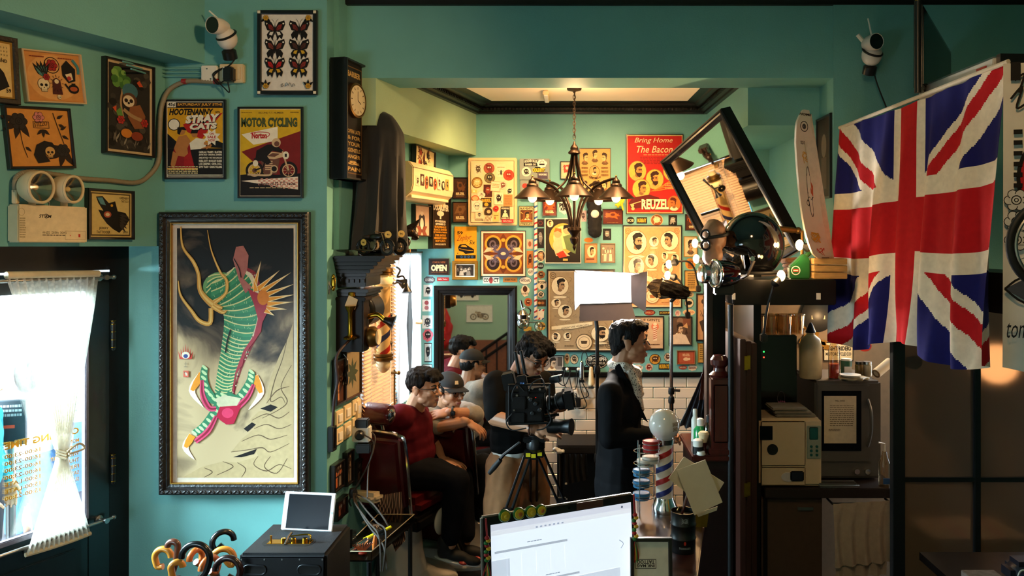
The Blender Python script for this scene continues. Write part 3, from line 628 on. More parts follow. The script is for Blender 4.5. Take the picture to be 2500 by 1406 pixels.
def art_sloth(a):
    a.R(0,0,1,1,'#2c2823');a.box(0,0,1,1,.05,'#c9b18c')
    rd=random.Random(9)
    for i in range(40):a.E(rd.uniform(.1,.9),rd.uniform(.05,.95),rd.uniform(.03,.09),None,rd.choice(['#3a352e','#1c1916','#4a443a']),n=8)
    for i in range(16):a.E(.3+rd.uniform(-.14,.18),.17+rd.uniform(-.09,.11),rd.uniform(.05,.1),None,rd.choice(['#5d8a3c','#7aa34e','#3f6b2c']),n=9)
    a.L([(.34,.3),(.3,.45),(.36,.62)],.04,'#a5835a');a.P([(.2,.55),(.3,.5),(.36,.62),(.26,.64)],'#5d8a3c')
    a.E(.5,.31,.17,.09,'#3f6a70');a.E(.49,.41,.16,.085,'#5a3a24');a.E(.47,.42,.125,.065,'#d9c3a0')
    for q in (-1,1):a.E(.47+q*.055,.415,.04,.022,'#2a1a12')
    a.E(.47,.44,.025,.014,BK);a.P([(.5,.48),(.72,.44),(.84,.56),(.8,.7),(.6,.72),(.45,.6)],'#8a5430');a.L([(.36,.52),(.55,.58),(.82,.62)],.07,'#a5835a')
    for x,y in ((.3,.64),(.82,.64)):rose(a,x,y,.07,'#b03024')
    a.E(.42,.78,.12,.05,'#c87a2a');a.E(.65,.8,.13,.05,'#8a3a22');a.P([(.64,.2),(.7,.17),(.78,.23),(.7,.24)],'#c8502a');a.P([(.12,.52),(.2,.49),(.2,.57)],'#c8502a')
    for i in range(14):leaf(a,rd.uniform(.1,.9),rd.uniform(.86,.96),rd.uniform(.1,.2),-90+rd.uniform(-30,30),rd.choice(['#6a6256','#8a8272','#4a443a']),.2)
bulkpic('framed_sloth_print','black framed dark print of a sloth in a green tree',247,152,368,380,.010,.035,FBLK,art_sloth,0)
def art_wolf(a):
    a.R(0,0,1,1,'#d9bd76');a.box(.03,.03,.97,.97,.03,'#5a4a2a')
    a.P([(.15,.12),(.3,.1),(.45,.25),(.6,.2),(.66,.42),(.85,.45),(.95,.6),(.85,.75),(.7,.9),(.55,.82),(.4,.7),(.28,.55),(.2,.4),(.32,.42),(.2,.25)],'#1f1a16')
    a.P([(.18,.14),(.3,.13),(.38,.3),(.26,.28)],'#5a8a92');a.E(.42,.5,.09,.07,'#b2553a');a.E(.42,.5,.05,.04,'#e2c9a0');a.E(.52,.3,.03,None,'#d8a22a')
    for k in range(5):leaf(a,.7,.5+.05*k,.25,10+k*10,'#3a322a',.25)
    a.T('JERRY',.22,.78,.44,.84,BK,.01);a.T('TATTOOER',.16,.86,.48,.92,BK,.01);a.T('GREENERY',.70,.1,.93,.15,BK,.01);a.T('TATTOO',.74,.17,.92,.22,BK,.01);a.T('2018',.78,.86,.9,.91,BK,.01)
bulkpic('framed_panther_sketch','small black framed yellowed tattoo sketch beside the emergency lamp',206,463,320,585,.012,.03,FBLK,art_wolf,0)
def art_bird(a):
    a.R(0,0,1,1,'#d8b878');a.P([(.0,.5),(.4,.4),(.7,.55),(.9,.8),(.5,.9),(0,.85)],BK);a.E(.3,.45,.2,.1,'#7a2a22');a.E(.3,.45,.12,.06,CR)
    for i in range(14):x,y=.5+.12*(i%4),.08+.07*(i//4);a.L([(x-.03,y),(x+.03,y)],.012,BK,False);a.L([(x,y-.02),(x,y+.02)],.012,BK,False)
    a.T('LEGEND',.2,.3,.85,.36,BK,.02);a.T('59',.75,.84,.95,.92,BK,.02)
bulkpic('framed_bird_flash','dark carved frame with a gilt lip cut off by the picture edge',-58,88,38,252,.022,.03,mat('antique_dark_frame','#3a3024',.5,.2,noise=.4,bump=.4,bscale=70),art_bird,-3,lip=(.008,FGOLD))
# ================================================================== posters and stickers of the barber room
def bw(x0,y0,x1,y1):return frect(x0,y0,x1,y1,BW-.001)
RD='#b3241a';OR='#d98a34';SEP='#c9965a'
def bwpic(name,label,r,fw,d,fm,art,cat='picture',**kw):return picture(name,label,cat,bw(*r),fw,d,fm,art,**kw)
def art_reuzel(a):
    a.R(0,0,1,1,'#c9b27a');a.R(.015,.012,.985,.988,'#b8201a');a.T('Bring Home',.14,.035,.82,.115,'#ecd9a8',.0,.3);a.T('The Bacon',.18,.14,.82,.225,'#ecd9a8',.0,.3)
    a.lines(.3,.25,.8,.262,1,'#d8a86a');a.lines(.24,.28,.7,.38,5,'#8a1512',4)
    for cx,cy,lk,bd in ((.19,.46,1,True),(.50,.565,0,True),(.81,.46,-1,False),(.26,.69,1,False)):
        portrait(a,cx,cy,.155,.125,lk,bd,bg='#dfae4a',sk='#c08040',dk='#3a1a10',cloth='#d8a050')
    portrait(a,.845,.875,.115,.095,-1,False,bg='#d8702a',sk='#c86a30',dk='#5a2212')
    for k in range(5):a.L([(.38+.03*k,.72),(.62+.05*k,.70-.03*k),(.9,.66+.02*k)],[.004,.02,.004],'#d87a2a')
    a.P([(.03,.87),(.1,.8),(.4,.76),(.58,.8),(.6,.86),(.3,.92),(.08,.95)],'#5a120f');a.L([(.06,.89),(.3,.84),(.56,.82)],.015,'#d8a86a');a.E(.1,.9,.03,None,'#d8a86a');a.E(.11,.94,.03,None,'#d8a86a')
    a.T('REUZEL',.25,.815,.76,.96,'#6a1410',.06);a.T('REUZEL',.265,.82,.75,.95,'#f0e2b4',.04)
    a.lines(.68,.62,.9,.70,4,'#e0a060',8);a.lines(.42,.972,.6,.978,1,'#e0a060')
bwpic('barber_poster','large red poster with bearded heads in yellow ovals',(1528,328,1668,523),.006,.018,FBLK,art_reuzel)
def art_heads9(a):
    a.R(0,0,1,1,'#c89a58')
    for x,y in ((.17,.22),(.5,.16),(.83,.22),(.15,.86),(.5,.86),(.84,.85)):portrait(a,x,y,.17,.16,1 if x<.4 else (-1 if x>.7 else 0),False,bg='#c89a58',sk='#d9b274',dk='#3a2412',cloth='#6a4a2a',ring=False)
    a.ring(.48,.52,.17,.14,.01,'#4a3018');portrait(a,.48,.5,.11,.1,1,True,bg='#c89a58',ring=False);a.T('GREYMAN',.3,.615,.68,.665,'#3a2412',.02,arc=-.03)
    for y in (.42,.5,.58):a.lines(.06,y,.27,y+.05,2,'#6a4522',int(y*99));a.lines(.7,y,.94,y+.05,2,'#6a4522',int(y*77))
bwpic('haircut_chart','tan chart of drawn haircut heads behind the chandelier shade',(1414,362,1491,472),.004,.015,FBLK,art_heads9)
def art_ruez_small(c1,c2,txt='REUZEL',seed=1):
    def f(a):
        a.R(0,0,1,1,c1);rd=random.Random(seed)
        for i in range(9):a.P([(rd.uniform(.05,.95),rd.uniform(.1,.7)) for _ in range(3)],c2)
        a.E(.5,.38,.22,.2,c2);a.E(.5,.36,.12,.1,c1);a.T(txt,.18,.72,.82,.86,'#e6cf98',.04);a.lines(.2,.9,.8,.93,1,'#b08a50')
    return f
bwpic('small_framed_poster','dark brown framed print, upper of two left of the sticker cabinet',(1105,433,1143,486),.008,.018,FBLK,art_ruez_small('#3a2218','#6a4020',seed=2))
bwpic('small_framed_poster','brown framed print, lower of two left of the sticker cabinet',(1105,492,1143,544),.008,.018,FBLK,art_ruez_small('#5a3a20','#7a5530',seed=3))
bwpic('small_framed_poster','pale framed print with red top beside the chandelier stem',(1368,394,1400,438),.006,.015,FBLK,art_ruez_small('#d8c2a0','#a5453a',seed=4))
bwpic('small_framed_poster','red and brown framed print above the white framed pin-up',(1324,482,1360,528),.007,.018,FBLK,art_ruez_small('#6a2418','#b0521f',seed=5))
bwpic('small_framed_poster','glowing orange framed print under the red poster edge',(1471,510,1521,548),.006,.018,FBLK,art_ruez_small('#5a1c10','#d0581c',' ',seed=6))
bwpic('small_framed_poster','orange framed print half hidden by the leaning mirror',(1672,523,1716,563),.006,.018,FBLK,art_ruez_small('#4a2010','#c8641f','CHEW THE',seed=7))
def art_bv(a):
    a.R(0,0,1,1,'#d8c08a');a.R(.06,.18,.94,.84,'#5a3018');a.T("BLUE VELVET'S",.06,.04,.94,.15,BK,.05);a.T('SYNDICATE',.06,.87,.94,.97,BK,.05)
    a.L([(.1,.3),(.9,.75)],.05,'#c89a4a',False);a.L([(.9,.3),(.1,.75)],.05,'#c89a4a',False);portrait(a,.55,.5,.32,.28,0,False,bg='#7a4520',sk='#d9a860',ring=False);a.R(.1,.7,.9,.8,'#b05a2a')
bwpic('barber_poster','brown and cream poster with a boxed face beside the striped pole',(1267,503,1304,552),.004,.012,FBLK,art_bv)
def art_kal(a):
    a.R(0,0,1,1,'#e9dcc0');a.R(.045,.045,.955,.955,'#6a3216')
    for k in range(4):
        sx,sy=(1 if k%2 else -1),(1 if k>1 else -1);X= lambda u:.5+sx*u;Y= lambda v:.5+sy*v
        a.P([(X(0),Y(.45)),(X(.42),Y(.42)),(X(.45),Y(.0)),(X(.3),Y(.2)),(X(.1),Y(.3))],'#8a4a20')
        a.ring(X(.23),Y(.22),.19,.19,.05,'#cf9a30');a.E(X(.23),Y(.22),.145,.145,'#2a1c1e');a.E(X(.24),Y(.2),.08,.1,'#6b5a5e');a.E(X(.24),Y(.2),.045,.06,'#2a1c1e')
        a.P([(X(.45),Y(.02)),(X(.30),Y(.05)),(X(.2),Y(.12)),(X(.36),Y(.14))],'#dcc39a');a.L([(X(.05),Y(.02)),(X(.18),Y(.06)),(X(.2),Y(.16))],.05,'#4a4058')
        for j in range(6):a.L([(X(.05+.03*j),Y(.02)),(X(.12+.03*j),Y(.1)),(X(.08+.03*j),Y(.2))],.008,'#8a7f96')
    a.E(.5,.5,.13,.13,'#4a4462');a.E(.5,.5,.06,.035,'#dcc39a');a.E(.5,.2,.05,.04,'#cf9a30');a.E(.5,.8,.05,.04,'#cf9a30')
bwpic('kaleidoscope_print','square white bordered brown and purple mirrored skull pattern',(1174,563,1284,675),.004,.016,FBLK,art_kal)
def art_zeph(a):
    a.R(0,0,1,1,'#d59a1c');a.T('59',.12,.14,.38,.23,BK,.04);a.T('Zephyr',.1,.27,.78,.47,'#8a2a14',.0,.4,slope=-.05);a.T('Six',.66,.40,.94,.52,BK,.01,.3)
    a.P([(.16,.6),(.24,.52),(.5,.51),(.66,.58),(.88,.66),(.88,.76),(.5,.8),(.4,.74),(.2,.7)],BK);a.P([(.28,.58),(.34,.54),(.5,.54),(.58,.6)],'#d59a1c');a.L([(.22,.64),(.5,.68),(.84,.7)],.02,'#d59a1c')
    a.T('4',.12,.75,.17,.8,BK,.02);a.R(.06,.83,.96,.93,BK)
    for i,ch in enumerate('FORD'):a.E(.32+.16*i,.88,.06,.035,'#2f5a8a');a.T(ch,.29+.16*i,.86,.35+.16*i,.9,BK,.02)
bwpic('tin_car_sign','yellow tin sign with a vintage car drawing',(1110,553,1164,637),0,.008,FBLK,art_zeph,cat='sign',gloss=False)
def art_open(a):
    a.R(0,0,1,1,'#2a1810');a.T('COME IN, WE\'RE',.16,.14,.84,.28,'#b5622a',.02);a.T('OPEN',.08,.36,.92,.80,'#e8d0a0',.06);a.lines(.1,.86,.9,.92,1,'#8a5228')
bwpic('open_sign','small dark brown sign reading OPEN',(1047,631,1097,671),.006,.014,FWOOD,art_open,cat='sign')
def art_photo(seed,sep='#2a2420',lt='#b9ad9a',people=2):
    def f(a):
        a.R(0,0,1,1,sep);rd=random.Random(seed)
        for i in range(14):a.E(rd.random()*.9+.05,rd.random()*.5+.1,rd.uniform(.03,.09),None,rd.choice([lt,'#5a5048','#7d7266']),n=8)
        for i in range(people):
            x=.3+.4*i/max(1,people-1);a.E(x,.4,.06,.1,lt);a.P([(x-.13,.95),(x-.1,.55),(x+.1,.55),(x+.13,.95)],'#857a6e' if i%2 else lt)
    return f
bwpic('gold_framed_photograph','dark photograph in a broad gold frame under the yellow tin sign',(1105,637,1167,683),.022,.03,FGOLD,art_photo(3),matw=.008)
def art_pinup(a):
    a.R(0,0,1,1,'#2c241c');a.E(.5,.45,.40,.36,'#cfa646');a.E(.52,.42,.30,.27,'#e6d08a')
    a.P([(.2,.6),(.3,.35),(.45,.42),(.5,.7),(.7,.85),(.3,.85)],'#d9b98a');a.E(.35,.33,.12,.1,'#c9a070');a.P([(.24,.3),(.28,.2),(.45,.22),(.46,.32),(.35,.27)],'#b0622a')
    a.E(.62,.25,.12,.1,'#c9a070');a.P([(.5,.24),(.52,.14),(.7,.12),(.74,.24),(.6,.2)],BK);a.P([(.5,.4),(.72,.34),(.9,.5),(.86,.8),(.6,.7)],'#6a7a4a');a.P([(.3,.8),(.5,.72),(.62,.86),(.4,.9)],'#b53a24')
    portrait(a,.13,.1,.09,.085,0,False);a.R(.5,.91,.64,.96,'#d9b05a')
bwpic('pin_up_print','white framed print of a couple in a yellow circle behind the chandelier',(1330,533,1419,643),.007,.016,FWHT,art_pinup)
def art_chart(title,heads,tone='#d6b488',line='#8a6238',banner=None,crest=(.55,.9),seed=3):
    def f(a):
        a.R(0,0,1,1,'#e3c9a0');a.R(.02,.015,.98,.985,tone);rd=random.Random(seed)
        a.k+=1;a.hold=1
        for i in range(90):
            x,y=rd.random()*.9+.05,rd.random()*.86+.05;a.L([(x,y),(x+rd.uniform(-.05,.05),y+rd.uniform(.01,.04)),(x+rd.uniform(-.05,.05),y+rd.uniform(.03,.06))],.003,line)
        a.hold=0
        for x,y in ((.07,.06),(.93,.06),(.07,.94),(.93,.94)):a.ring(x,y,.05,None,.008,line);a.ring(x,y,.025,None,.008,line)
        for h in heads:
            portrait(a,*h[:6],bg='#eadab4',sk='#b08a64',dk='#1f1814',sd='#8a6a48');a.E(h[0],h[1]+h[3]*1.22,h[2]*.8,h[3]*.12,'#eadab4')
        if banner:
            x0,y0,x1,y1,sl,tx=banner;a.P([(x0,y0),(x1,y0+sl),(x1,y1+sl),((x0+x1)/2,y1+sl*.5+.02),(x0,y1)],'#eadab4');a.T(tx,x0+.15,y0+.015,x1-.06,y1-.004,'#4a3424',.01,slope=sl*.8)
        cx,cy=crest;a.E(cx,cy,.13,None,'#e3c9a0');a.ring(cx,cy,.13,None,.012,line);a.ring(cx,cy,.09,None,.006,line);a.P([(cx-.05,cy-.02),(cx+.05,cy-.02),(cx+.04,cy+.02),(cx-.04,cy+.02)],line);a.lines(cx-.3,.94,cx-.16,.96,1,line);a.lines(cx+.16,.94,cx+.3,.96,1,line)
    return f
bwpic('haircut_chart','grey toned haircut chart behind the bright panel light',(1335,657,1501,858),.012,.025,FBLK,
      art_chart('',[(.18,.19,.13,.115,1,False),(.12,.405,.075,.055,1,False),(.255,.51,.11,.085,1,False),(.12,.83,.07,.055,-1,True),(.29,.82,.06,.045,1,True),(.80,.79,.14,.1,1,True),(.85,.2,.12,.1,-1,False),(.5,.3,.1,.08,0,False)],tone='#a8906e',line='#4e3d2c',banner=(.05,.70,.68,.74,-.06,'SIGNATURE HAIRCUTS')))
bwpic('haircut_chart','tan haircut chart of large oval heads right of the panel light',(1520,550,1664,751),.008,.025,FBLK,
      art_chart('',[(.22,.20,.18,.145,1,True),(.53,.19,.085,.065,1,False),(.80,.18,.155,.12,-1,False),(.22,.50,.14,.12,1,False),(.49,.43,.115,.09,-1,False),(.72,.37,.06,.05,-1,False),(.90,.40,.07,.06,-1,False),(.76,.52,.1,.08,-1,False),(.38,.74,.045,.045,-1,True)],tone='#cf9c66',line='#9a6234',banner=(.34,.6,.62,.65,.06,'HAIRCUTS'),crest=(.50,.87)))
def art_gents(a):
    a.R(0,0,1,1,'#c8a888');a.T('TRUE GENTS',.3,.07,.92,.15,'#4a3424',.02,arc=.03);portrait(a,.45,.48,.3,.36,1,True,bg='#c8a888',sk='#c09068',dk='#2a2018',ring=False);a.E(.45,.22,.2,.07,'#3a4450')
    a.E(.8,.3,.1,.12,'#d8785a');a.R(.75,.28,.85,.75,'#e3cdb0');a.E(.8,.22,.05,.05,'#e3cdb0')
    for k in range(6):a.P([(.75,.36+k*.065),(.85,.31+k*.065),(.85,.34+k*.065),(.75,.39+k*.065)],'#b0604a')
    a.P([(.25,.9),(.4,.72),(.6,.75),(.7,.9)],'#2a2a30');a.lines(.7,.86,.92,.92,1,'#6a4a34')
bwpic('barber_poster','tan poster of a bearded man and barber pole behind the suited man',(1520,771,1621,853),.010,.02,FBLK,art_gents)
def art_bwman(a):
    a.R(0,0,1,1,'#5a4436');a.E(.5,.14,.16,.12,'#8a6a52');a.P([(.15,.6),(.3,.25),(.7,.25),(.85,.6)],'#3a2a22');portrait(a,.45,.45,.3,.28,1,False,bg='#5a4436',sk='#c9a88a',dk='#2a1c16',ring=False)
    a.P([(.02,.98),(.15,.65),(.45,.58),(.75,.65),(.95,.98)],'#d9c3ac');a.R(.62,.05,.95,.3,'#7a4a34');a.P([(.6,.35),(.8,.2),(.85,.4)],'#c99a6a')
bwpic('barber_photograph','black framed photograph of a man in a white cape',(1632,772,1689,843),.006,.018,FBLK,art_bwman)
bwpic('small_framed_portrait','small gold framed sepia portrait by the top gooseneck bulb',(1669,577,1702,627),.006,.016,FGOLD, lambda a:(a.R(0,0,1,1,'#cfb68c'),portrait(a,.5,.5,.45,.45,0,False,bg='#d9c29a',sk='#b08a60',cloth='#5a4a3a',ring=False)))
bwpic('small_framed_portrait','small tan framed head portrait left of the other two above the panel light',(1427,594,1458,642),.005,.016,FGOLD, lambda a:(a.R(0,0,1,1,'#b5855a'),portrait(a,.55,.42,.38,.32,1,False,bg='#e3c9a0',ring=False),a.R(.1,.78,.8,.86,'#7a3a24')))
bwpic('small_framed_portrait','small wood framed collage print right of the other above the panel light',(1466,594,1502,642),.007,.016,mat('tan_wood_frame','#7a5a34',.5),art_photo(8,'#8a7a66','#d8c6a8',3))
bwpic('small_framed_notice','narrow yellowed notice beside the coiled lamp cables',(1671,660,1704,712),.004,.012,FWOOD, lambda a:(a.R(0,0,1,1,'#c79f58'),a.lines(.2,.1,.8,.9,9,'#6a4a22',6)))
def art_scis(a):
    a.R(0,0,1,1,'#c99a70');a.E(.75,.3,.14,.18,'#c8573a');a.P([(.3,.1),(.6,.04),(.95,.15),(.9,.6),(.6,.45)],'#b98a64');a.L([(.2,.35),(.6,.7)],.03,BK,False);a.L([(.5,.3),(.3,.7)],.03,BK,False);a.ring(.25,.45,.08,None,.02,BK);a.ring(.55,.4,.08,None,.02,BK)
    a.P([(.12,.6),(.55,.52),(.8,.75),(.6,.95),(.3,.8)],'#4a3a30');a.E(.35,.15,.1,.05,'#4a3a30')
bwpic('barber_poster','narrow poster of scissors and comb beside the dark cabinet',(1699,716,1742,832),.010,.02,FBLK,art_scis)
bwpic('small_framed_notice','small yellow card in a tan frame low beside the cabinet',(1703,837,1726,885),.004,.012,FGOLD, lambda a:(a.R(0,0,1,1,'#c9a050'),a.lines(.2,.1,.8,.9,7,'#6a4a22',9)))
bwpic('small_framed_print','tan framed red print of a pig low right on the wall',(1652,855,1697,889),.006,.016,mat('tan_wood_frame'), lambda a:(a.R(0,0,1,1,'#a5402c'),a.R(.08,.08,.92,.92,'#b0563a'),a.T('REUZEL',.3,.2,.72,.4,'#e0b890',.03),a.E(.5,.64,.17,.14,'#e0b890'),a.E(.68,.62,.07,.1,'#e0b890')))
bwpic('small_framed_photograph','black framed photo of a man with glasses behind the cameraman',(1323,867,1377,906),.006,.018,FBLK, lambda a:(a.R(0,0,1,1,'#8a8078'),portrait(a,.45,.55,.36,.62,1,False,bg='#8a8078',sk='#c9b49a',dk='#1f1a18',ring=False,specs=True),a.R(.75,0,1,.7,'#4a4440')),matw=.006)
# ---- loose stickers on the wall: each its own thing
def sticker(label,r,shape,base,draw=None,rot=0,edge=None,D=BW,name='sticker',M=None):
    Mwh=frect(*r,D-.0015) if M is None else M;M_,w_,h_=Mwh
    if rot:M_=M_@MX.Rotation(R(rot),4,'Y')
    a=Art(w_,h_)
    if shape=='rect':a.R(0,0,1,1,edge or base);a.R(.05,.05,.95,.95,base)
    elif shape=='oval':a.E(.5,.5,.5,.5,edge or base);a.E(.5,.5,.45,.44,base)
    elif shape=='badge':a.P([(0,.3),(.1,.25),(.2,.05),(.8,.05),(.9,.25),(1,.3),(1,.7),(.9,.75),(.8,.95),(.2,.95),(.1,.75),(0,.7)],edge or base);a.R(.1,.2,.9,.8,base)
    elif shape=='blob':a.P([(.5+.5*(1-.14*(i%2))*math.cos(i*.4189),.5+.5*(1-.14*(i%2))*math.sin(i*.4189)) for i in range(15)],edge or base);a.E(.5,.5,.38,.38,base)
    if draw:draw(a)
    o=a.build(name,INK,None,0);o.matrix_world=M_;return tag(o,label,'sticker') if label else o
def face(c=BK,seed=1):
    def f(a):
        rd=random.Random(seed);a.E(.5,.45,.26,.26,c)
        for i in range(7):a.L([(rd.uniform(.2,.8),rd.uniform(.15,.85)) for _ in range(3)],.05,c)
        a.E(.42,.42,.06,None,'#e9dcc0');a.E(.6,.42,.06,None,'#e9dcc0')
    return f
def word(t,c,x0=.12,y0=.32,x1=.88,y1=.68,bold=.03):return lambda a:a.T(t,x0,y0,x1,y1,c,bold)
W1='#e6dccb'
for args in [
 ('grey lace-edged badge sticker left of the red strip sticker',(1035,674,1062,692),'badge','#4a4a50',word('LEGEND','#b9b4ac')),
 ('small red strip sticker above the mirror frame',(1067,677,1096,686),'rect','#b02a2e',word("Bill's Tailor",W1)),
 ('black and white skull sticker, topmost left of the mirror',(1034,695,1056,724),'rect','#c9ccc9',face(BK,3)),
 ('white sticker with two pink faces left of the mirror',(1031,731,1052,760),'rect','#dfe0dc', lambda a:(a.E(.5,.28,.25,.18,'#a5505a'),a.E(.5,.7,.25,.18,'#b0707a'))),
 ('white etched stamp sticker left of the mirror',(1031,770,1056,802),'rect','#d8dad6',face('#3a3a3e',5)),
 ('pink die-cut snarling animal sticker left of the mirror',(1031,802,1058,835),'blob','#c25a62',face('#2a1518',6)),
 ('tall black and white engraved sticker left of the mirror',(1036,837,1054,884),'rect','#b9bcb8',face('#1d1d20',7),0,BK),
 ('small framed-look sticker lowest left of the mirror',(1032,889,1055,921),'rect','#c9ccc9', lambda a:a.R(.2,.3,.8,.9,'#4a4a50'),0,BK),
 ('white die-cut sticker with a red face above the mirror',(1179,676,1219,692),'rect',W1, lambda a:(a.T('CO',.04,.2,.34,.8,BK,.04),a.T('CT',.64,.2,.96,.8,BK,.04),a.E(.49,.5,.12,.5,'#9a3a34'))),
 ('tan strip sticker above the mirror',(1228,677,1263,689),'rect','#b5793a',word('BARBER HOUSE','#3a2414')),
 ('white striped oval sticker above the mirror corner',(1267,675,1298,695),'oval',W1,word('WHITECHAPEL','#3a3a40'),0,'#6a6a70'),
 ('white shield sticker beside the mirror corner',(1271,695,1293,725),'blob','#ddd4c4', lambda a:(a.E(.5,.35,.25,.25,'#4a2a1c'),a.T('LAYRITE',.1,.65,.9,.8,'#4a3a30',.03))),
 ('small pink card sticker left of the striped pole',(1286,584,1301,607),'rect','#cfae98', lambda a:a.E(.5,.5,.25,.3,'#8a4a34')),
 ('tan sticker with brushed characters left of the striped pole',(1286,612,1302,655),'rect','#b5753c',face('#4a2414',12)),
 ('white oval sticker at the pole below the tan sticker',(1288,655,1303,673),'oval',W1,word('GT',BK)),
 ('dark crest sticker right of the striped pole top',(1311,535,1328,554),'rect','#2a1c1e', lambda a:a.ring(.5,.5,.3,None,.06,'#7a3a34')),
 ('tall dark engraved sticker right of the striped pole',(1311,557,1328,606),'rect','#1f1c1e',face('#7d7a78',14)),
 ('white edged oval portrait sticker right of the pole',(1310,610,1331,639),'oval','#3a3230',face('#b08a64',15),0,W1),
 ('small round dark sticker right of the pole',(1312,641,1328,657),'oval','#23262c',word('B&B','#8a98a0')),
 ('brown crowned sticker right of the pole',(1311,660,1331,681),'blob','#8a5a34',face('#3a2014',16)),
 ('cream winged shield sticker right of the pole',(1311,682,1335,708),'badge','#d9cfba', lambda a:(a.T('POSH',.1,.15,.9,.4,BK,.04),a.E(.5,.68,.16,.2,BK))),
 ('small round white bird sticker right of the pole',(1312,710,1329,728),'oval','#d9d0c0',face('#2a2420',17),0,BK),
 ('brown photo sticker right of the pole',(1310,731,1333,748),'rect','#4a3220', lambda a:(a.E(.3,.5,.15,.2,'#c98a4a'),a.E(.65,.5,.18,.2,'#a5683a'))),
 ('red white and blue slanted envelope sticker below the pole',(1303,754,1328,780),'rect','#e9e4da', lambda a:[a.P([(x,0),(x+.15,0),(x+.05,.18),(x-.1,.18)],c) for x,c in ((.2,'#c23a2a'),(.55,'#2f5aa0'),(.9,'#c23a2a'))]+[a.P([(x,.82),(x+.15,.82),(x+.05,1),(x-.1,1)],c) for x,c in ((.2,'#2f5aa0'),(.55,'#c23a2a'),(.9,'#2f5aa0'))],4),
 ('round tan sticker above the chrome wall lamp',(1280,727,1299,748),'oval','#b5623a',face('#5a2a1a',18)),
 ('round yellow and black sticker beside the envelope sticker',(1313,786,1332,806),'oval','#c9a04a', lambda a:(a.R(.05,.42,.95,.58,BK),a.T('GOOD',.25,.2,.75,.38,BK,.03))),
 ('small grey portrait card behind the black hanging pouch',(1416,514,1432,541),'rect','#b9a0a4',face('#4a3a40',19)),
 ('black and white lettering sticker beside the red framed print',(1362,485,1396,524),'blob','#cfd0c8', lambda a:(a.T('PINS',.1,.28,.9,.55,BK,.06),a.T('KING',.2,.55,.8,.75,BK,.06))),
 ('orange leaf sticker under the black hanging pouch',(1426,580,1448,592),'oval','#c9722a'),
 ('round black sticker under the red poster',(1530,529,1549,547),'oval','#1c1815',word('BOB','#c9b48a',.1,.3,.9,.7)),
 ('yellow and black lettering sticker under the red poster',(1554,530,1580,546),'rect','#1c1815',word('MURRAY','#d8a42c',.08,.2,.92,.8,.05)),
 ('round cream and brown pin-up sticker under the red poster',(1588,523,1619,552),'oval','#8a4a24',face('#e0c090',21),0,'#d9b27a'),
 ('dark anchor card sticker under the red poster',(1632,525,1653,551),'rect','#14110f',face('#a59a8a',22)),
 ('dark anchor card sticker above the small tan portraits',(1472,558,1492,586),'rect','#14110f',face('#8a8278',23)),
 ('round orange beer-mat sticker above the yellowed notice',(1673,630,1698,658),'oval','#c98a34',face('#8a4a1c',24)),
 ('round pig sticker beside the second haircut chart corner',(1671,727,1694,752),'oval','#d0c2a4', lambda a:(a.E(.5,.5,.28,.2,BK),a.E(.72,.48,.1,.12,BK)),0,'#3a302a'),
 ('small round cream sticker under the lamp cables',(1678,712,1694,726),'oval','#bda47c',face('#4a3424',25)),
 ('red oval sticker below the second haircut chart',(1572,756,1600,770),'oval','#8a2a1c',word('UPPERCUT','#e0a070'),0,'#3a1a14'),
 ('black strip sticker with yellow lettering below the second chart',(1609,759,1643,769),'rect','#1c1815',word('JACKSON BROS','#cfa63c',.05,.2,.95,.8)),
 ('round red and white striped sticker beside the lamp stand',(1648,757,1662,772),'oval','#d9c3b0', lambda a:[a.L([(.1+.2*i,.8),(.3+.2*i,.2)],.09,'#b8443a',False) for i in range(3)]),
 ('orange and cream oval sticker right of the lamp stand',(1667,755,1697,770),'oval','#e0bd8c',word('JACKS','#c25a34')),
 ('yellow-brown round crest sticker left of the lamp stand',(1585,864,1613,890),'oval','#c08a34',face('#4a2a12',27),0,'#3a2414'),
 ('round white sticker behind the lamp stand',(1621,861,1640,883),'oval','#d9c6a8',face('#5a3a2a',28),0,'#4a3a30'),
 ('yellow lettering sticker low beside the lamp stand',(1608,887,1635,902),'rect','#1c1815',word('MURRAYS','#d8a42c',.06,.15,.94,.85,.05)),
 ('small red oval sticker low right of the lamp stand',(1657,892,1677,902),'oval','#b0402c',word('REUZEL','#e6c8a0')),
 ('small white script sticker near the black ledge',(1679,889,1702,906),'blob','#d6c2a8',word('Suavecito','#8a3a2a')),
 ('small white die-cut sticker behind the scarf',(1545,889,1570,908),'blob','#d9c9b4',word('CT',BK)),
 ('red and white rider sticker below the bearded man poster',(1575,886,1594,906),'blob','#cfa890',face('#7a2a22',30)),
 ('white round sticker left of the suited man',(1489,845,1512,870),'oval','#ded6c8',face('#3a3a40',31),0,'#8a8a8a'),
 ('cream round sticker above the white one by the suited man',(1490,793,1512,816),'oval','#cfc4ac',face('#5a5040',32)),
 ('dark badge sticker right of the grey haircut chart',(1492,770,1512,786),'badge','#2a2624',word('JSD','#d0c2a8')),
 ('small leaf-shaped sticker right of the framed photo of the man with glasses',(1378,862,1391,888),'oval','#b59a74',face('#5a3a24',33)),
 ('round cream sticker right of the leaf-shaped sticker',(1392,865,1412,889),'oval','#cdb994',face('#4a3a2a',34),0,'#3a302a'),
 ('small red sticker beside the black oval motorcycle sign',(1492,872,1504,890),'blob','#b5502c',face('#3a1a14',35)),
]:sticker(*args)
